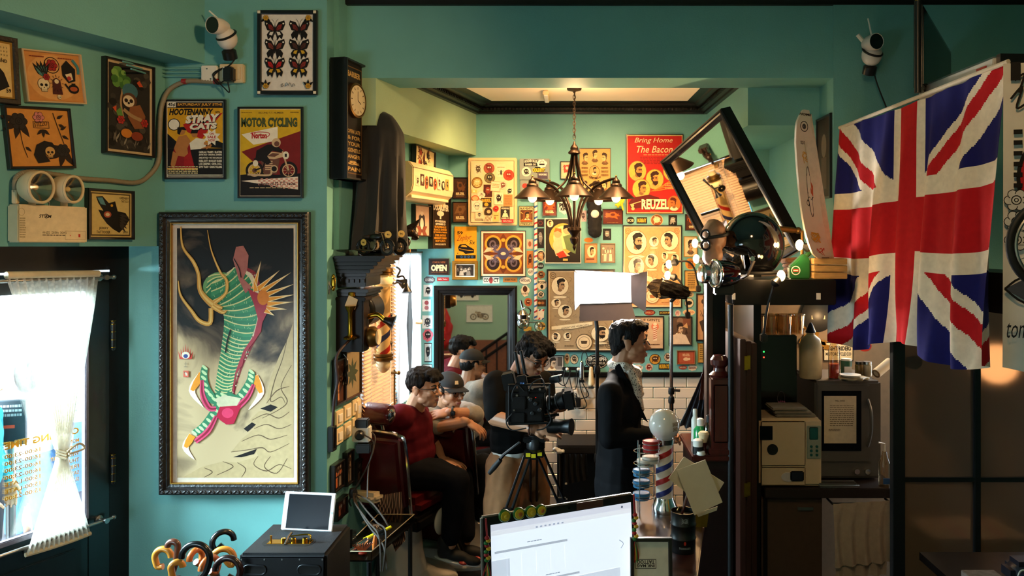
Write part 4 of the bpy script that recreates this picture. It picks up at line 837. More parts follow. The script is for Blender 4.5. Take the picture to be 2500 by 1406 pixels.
t=sticker('black and white oval motorcycle maker sign behind the light stand',(1429,864,1485,901),'oval','#131211', lambda a:(a.ring(.5,.5,.46,.44,.02,'#cfc8b8'),a.T('TRIUMPH',.1,.22,.9,.48,'#d9d2c2',.05),a.T('MOTORCYCLES',.14,.54,.86,.68,'#d9d2c2',.03),[a.R(.36+.05*i,.74+.06*(i%2),.41+.05*i,.80+.06*(i%2),'#d9d2c2') for i in range(6)]),name='motorcycle_sign')
t['category']='sign'
# ---- electrical cabinet with stickers
M_,w_,h_=bw(1145,387,1263,551)
t=thing('sticker_cabinet','cream metal wall cabinet covered with round and square stickers','cabinet',M_)
cabm=mat('cream_enamel','#d8bd8c',.4,noise=.05)
MB().box(-w_/2,-.05,-h_/2,w_/2,0,h_/2).build('body',cabm,t,smooth=False,bevel=.006)
MB().box(-w_/2+.018,-.056,-h_/2+.02,w_/2-.018,-.05,h_/2-.02).build('door',mat('cream_enamel_door','#dfc596',.4,noise=.05),t,smooth=False,bevel=.003)
def cst(x0,y0,x1,y1,shape,base,draw=None,rot=0,edge=None):
    X= lambda u:((u-45)/935-.5)*w_
    Z= lambda v:(.5-(v-30)/1300)*h_
    m_=(MX.Translation((0,0,0)),X(x1)-X(x0),Z(y0)-Z(y1));o=sticker(None,None,shape,base,draw,0,edge,M=m_)
    o.parent=t;o.matrix_parent_inverse=ID;o.matrix_basis=TR(((X(x0)+X(x1))/2,-.0565-cst.k*.0004,(Z(y0)+Z(y1))/2),0,R(rot));cst.k+=1
cst.k=0
for s_ in [(160,140,325,380,'rect','#d9c9a4',face('#5a4a34',1)),(345,128,555,340,'oval','#a5523a',face('#7a2f22',2),0,'#8a4030'),(355,315,565,520,'oval','#7a6a42',face('#3a3424',3),0,'#4a4430'),(590,160,770,400,'rect','#e0cfa8', lambda a:(a.E(.5,.65,.09,.22,'#2a1a14'),a.L([(.2,.5),(.5,.62),(.8,.5)],.03,'#2a1a14'),a.L([(.2,.85),(.5,.7),(.8,.85)],.03,'#2a1a14'),a.lines(.1,.2,.9,.3,1,'#8a7a54'))),(720,258,930,470,'oval','#c8442a',face('#9a2a1a',4),0,'#b03820'),
 (115,400,325,615,'oval','#9a7230',face('#d8bd7a',5),0,'#6a4a1c'),(345,545,510,785,'rect','#4a2018',face('#8a3a24',6)),(480,485,670,680,'rect','#dccaa6', lambda a:a.lines(.15,.25,.85,.7,3,'#a5865a',7),6,'#b58a6a'),(640,470,800,650,'blob','#d9b89a',face('#7a4a3a',8)),(770,590,920,760,'oval','#dccaa6',face('#1d1816',9)),(115,645,220,705,'rect','#d9bd6a', lambda a:a.R(.3,.2,.6,.8,'#f0e2b0')),(220,670,380,830,'blob','#dfd2b4', lambda a:squiggle(a,.5,.5,.3,'#7a6a54',3,4,.03)),
 (550,700,720,930,'rect','#e0d0aa',face('#2a1c18',10)),(730,735,900,965,'rect','#b5834a', lambda a:a.lines(.1,.1,.9,.9,9,'#8a5a2c',11)),(110,750,260,870,'oval','#d8a870', lambda a:a.ring(.5,.5,.48,.48,.1,'#b5522a')),(300,800,498,972,'rect','#2f241a', lambda a:(a.T('BARREL',.05,.1,.95,.5,'#c99a2a',.05),a.E(.5,.75,.2,.2,'#c99a2a'))),(115,855,325,1070,'rect','#e0d4b6', lambda a:skull(a,.5,.42,.26,'#e0d4b6')),(530,950,638,1062,'oval','#cf3020',face('#8a1a12',12)),
 (360,985,515,1145,'oval','#3a2818', lambda a:a.E(.55,.5,.24,.2,'#c9a470')),(675,970,848,1215,'rect','#2a2420', lambda a:(a.T('GOLDEN RULE',.06,.06,.94,.2,'#d9c6a0',.04),a.E(.5,.38,.13,.12,'#d9c6a0'),a.P([(.15,.8),(.3,.5),(.7,.5),(.85,.8)],'#d9c6a0'),a.T('BARBER CO',.06,.84,.94,.95,'#d9c6a0',.04))),(190,1080,345,1215,'rect','#d9c6a0', lambda a:(skull(a,.5,.3,.2,'#2a2420','#d9c6a0'),a.T('YOUNG MAN',.1,.85,.9,.95,'#2a2420',.03))),(345,1140,520,1265,'rect','#d8c294', lambda a:[a.L([(.1+.15*i,.9),(.3+.15*i,.1)],.06,'#7a4a34',False) for i in range(5)]),(520,1080,642,1255,'rect','#d8b266', lambda a:(a.R(.2,.3,.9,.36,BK),a.R(.3,.45,.45,.75,'#8a3a24'))),(698,1210,918,1278,'rect','#b0343a',word("Bill's Tailor",'#e6c8b0'))]:cst(*s_)
# grey switch boxes with stickers
greyb=mat('grey_enamel','#7f8a82',.45,noise=.06)
M_,w_,h_=bw(1269,388,1342,440)
t=thing('grey_switch_box','grey metal switch box with a yellow lettering sticker','switch box',M_);MB().box(-w_/2,-.03,-h_/2,w_/2,0,h_/2).build('body',greyb,t,smooth=False,bevel=.004)
def gst(x0,y0,x1,y1,*args,**k):
    o=sticker(None,None,*args,M=(ID,(x1-x0)*w_,(y1-y0)*h_),**k);o.parent=t;o.matrix_basis=TR((((x0+x1)/2-.5)*w_,-.0305-gst.k*.0004,(.5-(y0+y1)/2)*h_));gst.k+=1
gst.k=0
gst(.14,.05,.60,.36,'rect','#1f1e20', lambda a:(a.T('GOLDEN RULE',.04,.1,.96,.5,'#d9d2c0',.04,arc=.1),a.T('BARBER CO',.12,.6,.88,.9,'#d9d2c0',.03)))
gst(.07,.40,.38,.84,'oval','#d9cfbc',face('#2a2624',13));gst(.42,.38,.86,.70,'blob','#1c1a14',word('COLDSTY','#d8b02c',.02,.2,.98,.8,.08));gst(.57,.03,.92,.45,'blob','#e0dcd2', lambda a:(a.R(.25,.5,.75,.68,BK),a.L([(.3,.4),(.5,.2),(.7,.35)],.04,'#4a4a4a')));gst(.60,.64,.94,.95,'rect','#4a3f52',word('WAXWORKS',W1,.1,.2,.9,.5))
M_,w_,h_=bw(1270,441,1316,486)
t=thing('grey_switch_box','smaller grey switch box with a red capsule sticker','switch box',M_);MB().box(-w_/2,-.03,-h_/2,w_/2,0,h_/2).build('body',greyb,t,smooth=False,bevel=.004)
gst.k=0;gst(.12,.16,.42,.44,'oval','#c8382c');gst(.36,.26,.7,.56,'oval',W1,face(BK,3))
# dark recess behind the cabinet at the top of the wall: brown boxing strip
# ================================================================== side wall posters
def sidepic(name,label,r,pl,fw,d,fm,art,off=.001,roll=0,**kw):return picture(name,label,'picture',pl.rect(*r,off),fw,d,fm,art,roll=roll,**kw)
def art_flash(seed,bg='#e6cf9c',ink='#5a2a1c'):
    def f(a):
        a.R(0,0,1,1,bg);rd=random.Random(seed)
        for x,y in ((.3,.2),(.72,.3),(.25,.6),(.55,.6),(.75,.75),(.4,.88)):
            if rd.random()<.5:leaf(a,x-.1,y+.05,.3,rd.uniform(-120,-40),ink);squiggle(a,x,y,.1,BK,rd.randint(0,99),3,.02)
            else:squiggle(a,x,y,.14,ink,rd.randint(0,99),4,.02);a.E(x,y,.06,None,'#a5402c')
    return f
sidepic('framed_tattoo_flash','cream tattoo sheet leaning above the air conditioner',(1005,362,1054,428),PL_UP,.006,.03,FBLK,art_flash(5),off=.02,roll=3)
sidepic('framed_tattoo_flash','framed pink tattoo sheet of a robed figure under the air conditioner',(1004,500,1043,578),PL_UP,.010,.03,FBLK, lambda a:(a.R(0,0,1,1,'#d8b49a'),a.P([(.25,.9),(.3,.35),(.5,.15),(.7,.35),(.75,.9)],'#3a3238'),a.E(.5,.25,.12,.08,'#e0c9b0'),a.E(.5,.6,.12,.2,'#e6dcc8'),[leaf(a,.5,.85,.4,x,'#8a4a3a') for x in (-20,200,20,160)]))
def art_rock(a):
    a.R(0,0,1,1,'#2a1c14');a.ring(.5,.2,.3,.13,.03,'#b5722a');a.P([(.3,.4),(.35,.2),(.5,.1),(.65,.2),(.7,.4)],'#c98f34');a.E(.5,.18,.13,.06,'#2a1c14');a.P([(.18,.4),(.3,.25),(.34,.42)],'#d9c9a0');a.P([(.82,.4),(.7,.25),(.66,.42)],'#d9c9a0')
    a.T('ROCKABUSTER',.03,.36,.97,.46,'#e6d8b8',.05);a.E(.5,.5,.2,.04,'#e6d8b8');a.R(.46,.5,.54,.58,'#e6d8b8')
    for i,(c,k) in enumerate((('#e6d8b8',.6),('#e6d8b8',.55),('#d8962a',.65),('#d8962a',.7),('#d8962a',.75),('#d8962a',.6),('#d8962a',.7),('#d8962a',.55))):a.T(('15TH WEEKENDER','SEPTEMBER 21','SUGARBALLS','BLACK KNIVES','DJ TANNER & FRIENDS','STEEL SADDLE','MIDNIGHT COMBO','BOP CATS')[i],.5-k/2,.60+i*.041,.5+k/2,.63+i*.041,c,.04)
    a.T('WWW.ROCKABUSTER',.2,.94,.8,.965,'#e6d8b8',.02)
sidepic('concert_poster','tall brown and yellow concert poster at the far end of the side wall',(1045,436,1091,607),PL_UP,.008,.035,FBLK,art_rock)
# clock box on the pilaster
Mwh=PL_UP.rect(806,152,858,441,.001);t=thing('wall_clock_box','tall black framed wall clock with gold lettering on the pilaster','clock',Mwh[0]);cw,chh=Mwh[1],Mwh[2]
MB().box(-cw/2,-.075,-chh/2,cw/2,0,chh/2).build('case',FBLK,t,smooth=False,bevel=.004)
framemesh(cw,chh,.015,.095).build('frame',FBLK,t,smooth=False)
a=Art(cw-.03,chh-.03);a.R(0,0,1,1,'#1d1512');a.box(.06,.03,.94,.97,.03,'#6a4a24');a.T('BARBER',.15,.07,.85,.12,'#c9a05a',.03)
for i,s_ in enumerate(('OPEN LATE','& FOR','YOUR','GENTLE','ANGER','&','PAIN')):a.T(s_,.15,.58+i*.055,.85,.615+i*.055,'#c9a05a',.03)
a.build('print',GLOSS,t,-.0755)
MB().lathe([(cw*.42,0),(cw*.42,.022),(cw*.38,.026),(cw*.37,.02)],(0,-.076,chh*.17),(0,-1,0),32).build('bezel',mat('brass_dark','#7a5a2c',.35,.8),t)
a=Art(cw*.72,cw*.72);a.E(.5,.5,.5,.5,'#d9c6a0',n=32)
for i in range(12):a.L([(.5+.36*math.sin(i*.5236),.5-.36*math.cos(i*.5236)),(.5+.45*math.sin(i*.5236),.5-.45*math.cos(i*.5236))],.03,BK,False)
a.L([(.5,.5),(.5,.2)],.03,BK,False);a.L([(.5,.5),(.7,.6)],.035,BK,False)
f=a.build('dial',GLOSS,t,-.0985);f.location=(0,0,chh*.17)
# ================================================================== street door
CHROME=mat('chrome','#d8d8d8',.12,1,noise=.02)
STEEL=mat('brushed_steel','#a8a8a6',.3,1,noise=.05)
BRASS=mat('polished_brass','#c8962f',.22,1,noise=.1)
BRASSD=mat('brass_dark')
BLKP=mat('black_plastic','#101010',.38,noise=.1)
BLKR=mat('black_rubber','#0b0b0b',.6)
WHTP=mat('white_plastic','#e2ddd2',.35,noise=.03)
CREAMP=mat('aged_cream_plastic','#d9c49c',.45,noise=.06)
PAPER=mat('cream_paper','#d8c4a2',.8,noise=.05)
GLASS=glassmat('clear_glass')
DOORM=mat('dark_teal_door','#0d2026',.3,noise=.15,coat=.2)
hz=PL_DOOR.at(262);dM=TR((hz.x,hz.y,0),PL_DOOR.rz)
dr=thing('street_door','dark green street door with a tall glass pane at the left edge','door',dM)
DW=1.02
def dp(n_,x0,z0,x1,z1,y0=-.02,y1=.025,m=DOORM,par=dr,bev=.004):return MB().box(x0,y0,z0,x1,y1,z1).build(n_,m,par,smooth=False,bevel=bev)
dp('stile',-.115,.01,-.002,1.92);dp('stile',-DW,.01,-DW+.115,1.92);dp('top_rail',-DW+.115,1.83,-.115,1.92);dp('bottom_panel',-DW+.115,.01,-.115,.72)
dp('panel_molding',-DW+.2,.15,-.18,.6,-.032,-.018)
dp('glazing_bead',-.135,.72,-.115,1.83,-.03,-.0,mat('grey_bead','#6a6470',.4));dp('glazing_bead',-DW+.115,.72,-.115,.745,-.03,0,_m['grey_bead'])
MB().box(-DW+.115,-.004,.72,-.115,.002,1.83).build('pane',GLASS,dr,smooth=False)
for z in (1.60,.93):
    hb=MB().lathe([(.003,-.075),(.008,-.07),(.011,-.055),(.011,.055),(.008,.07),(.003,.078)],(.006,-.034,z),(0,0,1),12).build('hinge',BLKP,dr)
    for q in (-.058,-.02,.02,.058,.074):MB().torus((.006,-.034,z+q),.0105,.0025,n=14,m=6).build('brass_band',BRASS,hb)
dp('letter_slot',-.42,.655,-.26,.685,-.026,-.019,STEEL)
# reversed lettering on the glass (read from the street)
a=Art(.34,.27)
a.T('OPENING TIME',.0,.0,1.0,.12,'#c98f1e',.03,mirror=True)
for i,(d_,h_) in enumerate((('MONDAY','16:00-23:00'),('TUESDAY','16:00-23:00'),('WEDNESDAY','16:00-23:00'),('THURSDAY','16:00-23:00'),('FRIDAY','15:00-LATE'),('SATURDAY','15:00-LATE'),('SUNDAY','15:00-23:00'))):
    a.T(d_,1-.045*len(d_),.20+i*.115,1,.27+i*.115,'#c98f1e',.02,mirror=True);a.T(h_,.0,.20+i*.115,.46,.27+i*.115,'#c98f1e',.02,mirror=True)
o=a.build('glass_lettering',INK,dr,0);o.location=(-.32,-.006,1.04);o['label']='gold reversed lettering of the opening hours'
# curtain rods and lace curtain
for nm,z,lb in (('curtain_rod',1.895,'upper steel curtain rod across the street door'),('curtain_rod',.70,'lower steel curtain rod across the street door')):
    t=thing(nm,lb,'curtain rod',dM@TR((0,0,z)));MB().cyl((-DW+.05,-.062,0),(-.012,-.062,0),.0085,n=10).build('tube',STEEL,t)
    for x in (-.06,-.62):MB().lathe([(.02,0),(.02,.006),(.008,.012),(.008,.045),(.013,.05),(.013,.062)],(x,-.02,0),(0,-1,0),12).build('bracket',STEEL,t)
    MB().ell((-.012,-.062,0),.012).build('finial',STEEL,t)
lace=bpy.data.materials.new('lace_fabric');lace.use_nodes=True;nt=lace.node_tree;n=nt.nodes;L=nt.links;n.remove(n['Principled BSDF'])
df=n.new('ShaderNodeBsdfDiffuse');df.inputs[0].default_value=(.86,.80,.70,1);tl=n.new('ShaderNodeBsdfTranslucent');tl.inputs[0].default_value=(.95,.93,.88,1);tp=n.new('ShaderNodeBsdfTransparent')
m1=n.new('ShaderNodeMixShader');m1.inputs[0].default_value=.7;L.new(df.outputs[0],m1.inputs[1]);L.new(tl.outputs[0],m1.inputs[2])
vz=n.new('ShaderNodeTexVoronoi');vz.inputs['Scale'].default_value=55;tc=n.new('ShaderNodeTexCoord');L.new(tc.outputs['Object'],vz.inputs['Vector'])
rp=n.new('ShaderNodeMapRange');rp.inputs[1].default_value=.25;rp.inputs[2].default_value=.55;rp.inputs[3].default_value=.04;rp.inputs[4].default_value=.26;L.new(vz.outputs['Distance'],rp.inputs[0])
m2=n.new('ShaderNodeMixShader');L.new(rp.outputs[0],m2.inputs[0]);L.new(m1.outputs[0],m2.inputs[1]);L.new(tp.outputs[0],m2.inputs[2]);L.new(m2.outputs[0],n['Material Output'].inputs[0])
def drape(mb,L_,R_,rows,cols,folds,amp,nrm):
    """cloth between left and right edge functions of t"""
    vs=[]
    for j in range(rows+1):
        t_=j/rows;p,q=L_(t_),R_(t_);w_=(q-p).length
        for i in range(cols+1):
            s_=i/cols;k=amp(t_)*math.sin(s_*folds*6.283+1.3*math.sin(3*t_));vs.append(p+(q-p)*s_+nrm*k)
    return mb.add(vs,[(j*(cols+1)+i,j*(cols+1)+i+1,(j+1)*(cols+1)+i+1,(j+1)*(cols+1)+i) for j in range(rows) for i in range(cols)])
def lerpk(keys,t_):
    for (a0,v0),(a1,v1) in zip(keys,keys[1:]):
        if t_<=a1:
            f=(t_-a0)/(a1-a0);f=f*f*(3-2*f)*.5+f*.5;return v0+(v1-v0)*f
    return keys[-1][1]
def dpt(px,py):q=PL_DOOR.at(px,py,.066);return dM.inverted()@q
ct=thing('lace_curtain','cream lace curtain tied in the middle on the street door','curtain',dM)
LK=[(0,V((15,672))),(.04,V((18,690))),(.62,V((134,1092))),(.66,V((141,1104))),(.72,V((136,1130))),(1,V((62,1355)))]
RK=[(0,V((241,668))),(.04,V((238,690))),(.62,V((165,1096))),(.66,V((160,1106))),(.72,V((166,1130))),(1,V((221,1302)))]
nr=V((0,-1,0))
cam_t= lambda t_:.004+.016*min(1,t_*8)*(1 if t_<.55 else .6)
mb=drape(MB(), lambda t_:dpt(*lerpk(LK,t_)), lambda t_:dpt(*lerpk(RK,t_)),40,80,13,cam_t,nr)
mb.build('lace_panel',lace,ct)
tie=MB()
for k in range(3):tie.tube([dpt(136,1098+k*7),dpt(150,1103+k*7)+nr*.03,dpt(168,1096+k*7)],.006,8)
tie.tube(crom([dpt(150,1100)+nr*.04,dpt(175,1080)+nr*.05,dpt(188,1092)+nr*.05,dpt(152,1106)+nr*.045]),.005,6)
tie.build('tie_band',mat('lace_band','#d8c4a0',.8),ct)
MB().tube(crom([dpt(62,1355),dpt(120,1338),dpt(180,1318),dpt(221,1302)]),.010,8).build('hem',mat('lace_band'),ct);MB().tube([dpt(15,672),dpt(241,668)],.017,10).build('header',mat('lace_band'),ct)
# ---- outside: pavement, far facade
struct(MB().prism([(-2.62-SL*8,-4.0+0),(-2.62-SL*0+.3,4.6),(-3,16),(-14,16),(-14,-4)],-.42,-.34,'z').build('ground_street',mat('pale_pavement','#b9b7b2',.8,noise=.08,nscale=3),smooth=False))
struct(MB().box(-9.5,0,-.34,-9.3,15.5,6).build('wall_street',mat('white_facade','#e8ecec',.8,noise=.03),smooth=False))
def board(label,px,D,w_,z0,z1,col):
    p=P(px,0,D);t=thing('street_sign_board',label,'sign board',TR((p.x,D,-.34),.3));MB().box(-w_/2,-.02,z0+.34,w_/2,.02,z1+.34).build('panel',mat('board'+col,col,.5),t,smooth=False,bevel=.004)
    MB().cyl((0,.03,0),(0,.03,z1+.3),.03,n=10).build('post',STEEL,t);MB().lathe([(.2,0),(.2,.03),(.03,.05)],(0,.03,0),n=20).build('base',STEEL,t)
    a=Art(w_,z1-z0);a.R(.02,.02,.98,.98,'#2a2e32');a.lines(.1,.1,.9,.4,3,'#8a8a8a',3);a.R(.2,.55,.7,.62,'#c8442a');o=a.build('print',INK,t,-.021);o.location=(0,0,(z0+z1)/2+.34)
board('dark street sign board with a red strip seen through the door',22,5.2,.20,.72,1.02,'#33383d');board('second dark sign board seen behind the lace curtain',104,7.2,.2,.6,.95,'#2c3136')
# ================================================================== poster wall fittings
em=PL_BULK.rect(17,503,186,592,.0)
t=thing('emergency_light','cream twin-head emergency light box above the street door','emergency light',em[0]);ew,eh=em[1],em[2]
MB().box(-ew/2,-.075,-eh/2,ew/2,0,eh/2).build('body',CREAMP,t,smooth=False,bevel=.006)
a=Art(ew,eh);a.R(.01,.02,.99,.98,'#d9c49c');a.T('ST RM',.28,.25,.46,.34,BK,.03,.2);a.ring(.385,.29,.035,.06,.008,BK);a.T('AH-LED2   220/50Hz   3X2W-2',.33,.70,.68,.76,BK,.01);a.lines(.33,.79,.68,.83,1,'#4a4034');a.box(.66,.68,.97,.92,.004,'#8a7a5c');a.R(.86,.76,.89,.85,'#b02a22');a.R(.73,.79,.742,.82,'#c8442a');a.ring(.04,.2,.045,.1,.006,'#a5926c')
a.lines(.015,.35,.1,.9,9,'#a5926c');a.build('print',INK,t,-.0755)
for k,(px,py,rr) in enumerate(((84,455,.070),(162,460,.062))):
    c=em[0].inverted()@PL_BULK.at(px,py,.09);h_=MB().lathe([(.03,.0),(.055,.01),(rr,.04),(rr,.075),(rr*.97,.08)],c+V((0,.06,0)),(.25 if k==0 else .3,-1,-.04),28,cap=False).build('lamp_head',CREAMP,t)
    ax=V((.25 if k==0 else .3,-1,-.04)).normalized();MB().torus(c+V((0,.06,0))+ax*.078,rr*.93,.006,ax,28,8).build('rim',CREAMP,h_)
    MB().lathe([(rr*.88,0),(rr*.6,-.02),(.012,-.05)],c+V((0,.06,0))+ax*.074,ax,24,cap=False).build('reflector',CHROME,h_)
    MB().lathe([(rr*.9,0),(rr*.88,.004),(.001,.007)],c+V((0,.06,0))+ax*.074,ax,24,cap=False).build('lens',glassmat('ribbed_lens','#f4ecd8',.04,.05),h_);MB().ell(c+V((0,.06,0))+ax*.05,.011).build('bulb',mat('lamp_bulb_off','#f4e3bb',.1),h_)
    q=em[0].inverted()@PL_BULK.at(px-6,498,.05);MB().cyl(q+V((0,0,-.02)),q+V((0,0,.03)),.016,.012,14).build('neck',CREAMP,t)
hd= lambda x,y:em[0].inverted()@PL_BULK.at(x,y,.04)
MB().tube([hd(82,505),hd(82,492),hd(120,493),hd(120,505)],.003,6).build('carry_handle',STEEL,t)
# corrugated conduit
pts=[PL_BULK.at(38,470,.03),PL_BULK.at(40,435,.03),PL_BULK.at(70,420,.03),PL_BULK.at(140,427,.015),PL_BULK.at(200,436,.015),PL_BULK.at(270,441,.015),PL_BULK.at(330,446,.015),PL_BULK.at(362,430,.02)]+[P(387,392,3.935),P(390,320,3.94),P(395,258,3.95),P(415,218,3.975),P(455,199,3.98),P(500,199,3.98),P(540,202,3.98)]
cp=crom(pts,14);t=thing('corrugated_conduit','grey corrugated conduit curving from the emergency light to the sockets','conduit',MX.Translation(pts[0]))
mb=MB();mb.M=MX.Translation(-pts[0]);mb.tube(cp,[.0125 if i%2 else .0108 for i in range(len(cp))],10);mb.build('flexible_tube',mat('conduit_grey','#8d8066',.55),t)
for px in (450,528):
    mb=MB();mb.M=MX.Translation(-pts[0]);c=P(px,199,3.98);mb.cyl(c-V((.011,0,0)),c+V((.011,0,0)),.0145,n=14);mb.build('red_tape',mat('red_tape','#a52a24',.5),t)
mb=MB();mb.M=MX.Translation(-pts[0]);c=PL_BULK.at(38,480,.03);mb.cbox(c,(.022,.022,.06));mb.build('coupling',CREAMP,t,bevel=.003)
# sockets
for nm,lb,r,d_ in (('junction_box','white junction box next to the socket under the white camera',(497,163,536,204),.03),('wall_socket','beige twin wall socket under the white camera',(541,159,600,204),.028)):
    M_,w_,h_=frect(*r,4.0);t=thing(nm,lb,'socket',M_);MB().box(-w_/2,-d_,-h_/2,w_/2,0,h_/2).build('box',WHTP if nm[0]=='j' else CREAMP,t,smooth=False,bevel=.004)
    if nm[0]=='w':
        MB().box(.0,-d_-.006,-h_*.35,w_*.38,-d_,h_*.35).build('rocker',CREAMP,t,smooth=False,bevel=.002);MB().box(-w_*.3,-d_-.02,-h_*.3,-w_*.05,-d_,h_*.3).build('socket_face',WHTP,t,smooth=False,bevel=.002)
    else:
        for z in (-1,1):MB().lathe([(.004,0),(.004,.002)],(-.01*z,-d_,z*h_*.3),(0,-1,0),10).build('screw',STEEL,t)
t=thing('plug_adapter','black plug adapter in the socket below the white camera','plug',P(560,182,3.95));MB().cbox((0,0,0),(.05,.05,.075)).build('body',BLKP,t,bevel=.008)
for k,pts in enumerate(([P(556,200,3.94),P(560,225,3.95),P(548,215,3.96),P(520,185,3.965),P(535,170,3.96),P(560,160,3.96),P(575,140,3.97),P(573,120,3.97)],[P(550,195,3.94),P(530,205,3.96),P(522,185,3.965),P(545,165,3.955)])):
    o=MB().tube(crom(pts),.0035,6).build('cable',BLKR);tag(o,('black camera cable looping down to the plug adapter','short black cable looped around the socket')[k],'cable')
o=MB()
for k in range(3):o.tube([P(378,170+k*8,3.99),P(498,170+k*8,3.99)],.004,6)
for k in range(3):tag(MB().tube([P(300+k*10,150+k*9,3.72),P(378,168+k*9,3.985),P(498,168+k*9,3.99)],.0045,6).build('surface_cable',TEAL),'teal painted cable, number %s from the top left of the junction box'%('one','two','three')[k],'cable')
# ---- wifi cameras
def ipcam(label,px,py,D,look,antenna):
    t=thing('security_camera',label,'camera',P(px,py,D));s_=D/4.0
    ax=V(look).normalized()
    MB().ell((0,.02,-.02),.052*s_,.05*s_,.058*s_).build('body',mat('white_camera_shell','#d8d0c8',.3,noise=.02),t)
    MB().torus((0,.01,-.005),.050*s_,.006,ax+V((0,0,1.2)),24,8).build('black_band',BLKP,t)
    MB().lathe([(.030,-.04),(.040,-.01),(.043,.045),(.041,.05),(.039,.046)],V((-.02*s_,-.02,.03)),ax,24).build('lens_barrel',_m['white_camera_shell'],t)
    MB().lathe([(.039,0),(.03,-.003),(.001,-.004)],V((-.02*s_,-.02,.03))+ax*.048,ax,24).build('lens_glass',mat('black_lens','#050506',.08,coat=.5),t)
    MB().tube([V((.01,.02,.03)),V(antenna)],[.006,.004],8).build('antenna',WHTP,t)
    MB().lathe([(.02,0),(.02,.01),(.035,.02),(.035,.06)],(0,.03,-.06),(0,.6,-1),14).build('mount',BLKP,t)
    return t
ipcam('white security camera with antenna beside the butterfly print',550,82,3.9,(-.35,-1,-.12),(-.09,.02,.12))
t=ipcam('white security camera with two antennas above the flag',2132,122,4.06,(.25,-1,-.05),(-.02,.02,.17));MB().tube([(-.02,.02,.02),(-.075,.02,.085)],[.011,.011],8).build('antenna',WHTP,t)
tag(MB().tube(crom([P(2128,150,4.12),P(2140,200,4.13),P(2165,265,4.13)]),.004,6).build('cable',BLKR),'black cable hanging from the camera above the flag','cable')
# ================================================================== umbrellas, speaker, tablet
UW={'tan':mat('tan_bamboo','#c9822c',.3,noise=.2,nscale=8,coat=.4),'brown':mat('brown_wood_handle','#5f3322',.3,noise=.25,coat=.4),'black':mat('black_handle','#0e0e10',.25,coat=.4),'orange':mat('orange_wood','#b85f22',.3,noise=.2,coat=.4),'dark':mat('dark_brown_handle','#2a1614',.25,noise=.2,coat=.4)}
def umbrella(label,px,py,D,col,ang,r=.045,lean=(0,0)):
    """crook handle: the top of the bend at (px,py); canopy folded below in the stand"""
    top=P(px,py,D);t=thing('umbrella',label,'umbrella',(top.x+lean[0],D+lean[1],.12));base=V((top.x+lean[0],D+lean[1],.12))
    d=V((math.cos(R(ang)),math.sin(R(ang)),0));c=top-V((0,0,r));pts=[]
    for k in range(11):th=R(-20+k*20);pts.append(c+d*(r*math.cos(th))+V((0,0,r*math.sin(th))))
    pts=pts[::-1];pts=pts[:] # hook end last
    hook=pts[0];shaft=pts[-1];q=[base+V((0,0,.55))]+[base+V((0,0,.55))*.3+(shaft-base)*.7+V((0,0,-.02))]+pts[::-1]
    mb=MB();mb.M=MX.Translation(-base);mb.tube(crom(q,3),.0135,10);mb.build('crook_handle',UW[col],t)
    mb=MB();sh=(shaft-base);mb.tube([(0,0,0),sh*.15,sh*.6,sh*.82],[.012,.035,.030,.014],10);mb.build('folded_canopy',mat('black_nylon','#0c0d10',.6,bump=.3),t)
    return t
for args in [('tan umbrella with hooked crook, leftmost in the bunch',398,1340,3.35,'tan',180,.035),('dark brown umbrella crook standing tallest at the left',422,1322,3.3,'brown',0,.022),('light bamboo umbrella handle low in front of the brown crook',432,1372,3.2,'tan',200,.022),('thick black umbrella crook with a wide bend in front',478,1328,3.2,'black',0,.058),('orange wood umbrella handle inside the wide black crook',478,1343,3.4,'orange',70,.035),('black umbrella crook highest at the back',545,1298,3.6,'black',-150,.046),('tan umbrella handle curving under the highest black crook',545,1340,3.45,'tan',10,.046),('dark umbrella crook nearest the speaker',556,1362,3.25,'dark',0,.052),('slim light wood umbrella handle in the middle of the bunch',512,1362,3.3,'orange',60,.04)]:umbrella(*args)
sx_=P(480,0,3.35).x;t=thing('umbrella_stand','black round umbrella stand holding the crook umbrellas','umbrella stand',(sx_,3.38,0));MB().lathe([(.17,0),(.18,.02),(.17,.05),(.19,.5),(.2,.52),(.19,.52),(.165,.06),(.001,.05)],n=28,cap=False).build('bucket',BLKP,t)
# speaker: 242 px wide at D 3.35
p0,p1=P(583,1352,3.30),P(797,1352,3.30);SW=p1.x-p0.x;sz=p0.z;SD=.36
t=thing('loudspeaker','black portable loudspeaker with brass controls under the tablet','speaker',((p0.x+p1.x)/2,3.30,sz-.26))
vin=mat('black_vinyl','#17181c',.55,noise=.2,bump=.35,bscale=350)
MB().box(-SW/2,0,0,SW/2,SD,.26).build('cabinet',vin,t,smooth=False,bevel=.012)
MB().box(-SW/2+.008,-.006,.008,SW/2-.008,.0,.248).build('grille_panel',mat('dark_panel','#0f1116',.4),t,smooth=False,bevel=.006)
for q in (-1,1):
    o=[(q*SW*.31+(.028*(1 if math.cos(k*.524)>0 else -1))+.02*math.cos(k*.524),.195+.02*math.sin(k*.524)) for k in range(12)];MB().prism(o,-.010,-.004).build('handle_recess',BLKR,t,smooth=False);MB().tube([(x,-.009,z) for x,z in o],.004,6,closed=True).build('recess_rim',mat('dark_panel'),t)
for x in (-.46,-.2,.0,.2,.46):MB().lathe([(.004,0),(.003,.003)],(x*SW,-.006,.238),(0,-1,0),8).build('screw',STEEL,t)
o=[(-.02+(.085*(1 if math.cos(k*.3927)>0 else -1))+.03*math.cos(k*.3927),.13+.045*math.sin(k*.3927)) for k in range(16)]
MB().prism(o,.259,.261,'z').build('control_recess',BLKR,t,smooth=False);MB().box(-.11,.105,.2605,.08,.155,.263).build('control_plate',BRASS,t,smooth=False,bevel=.001)
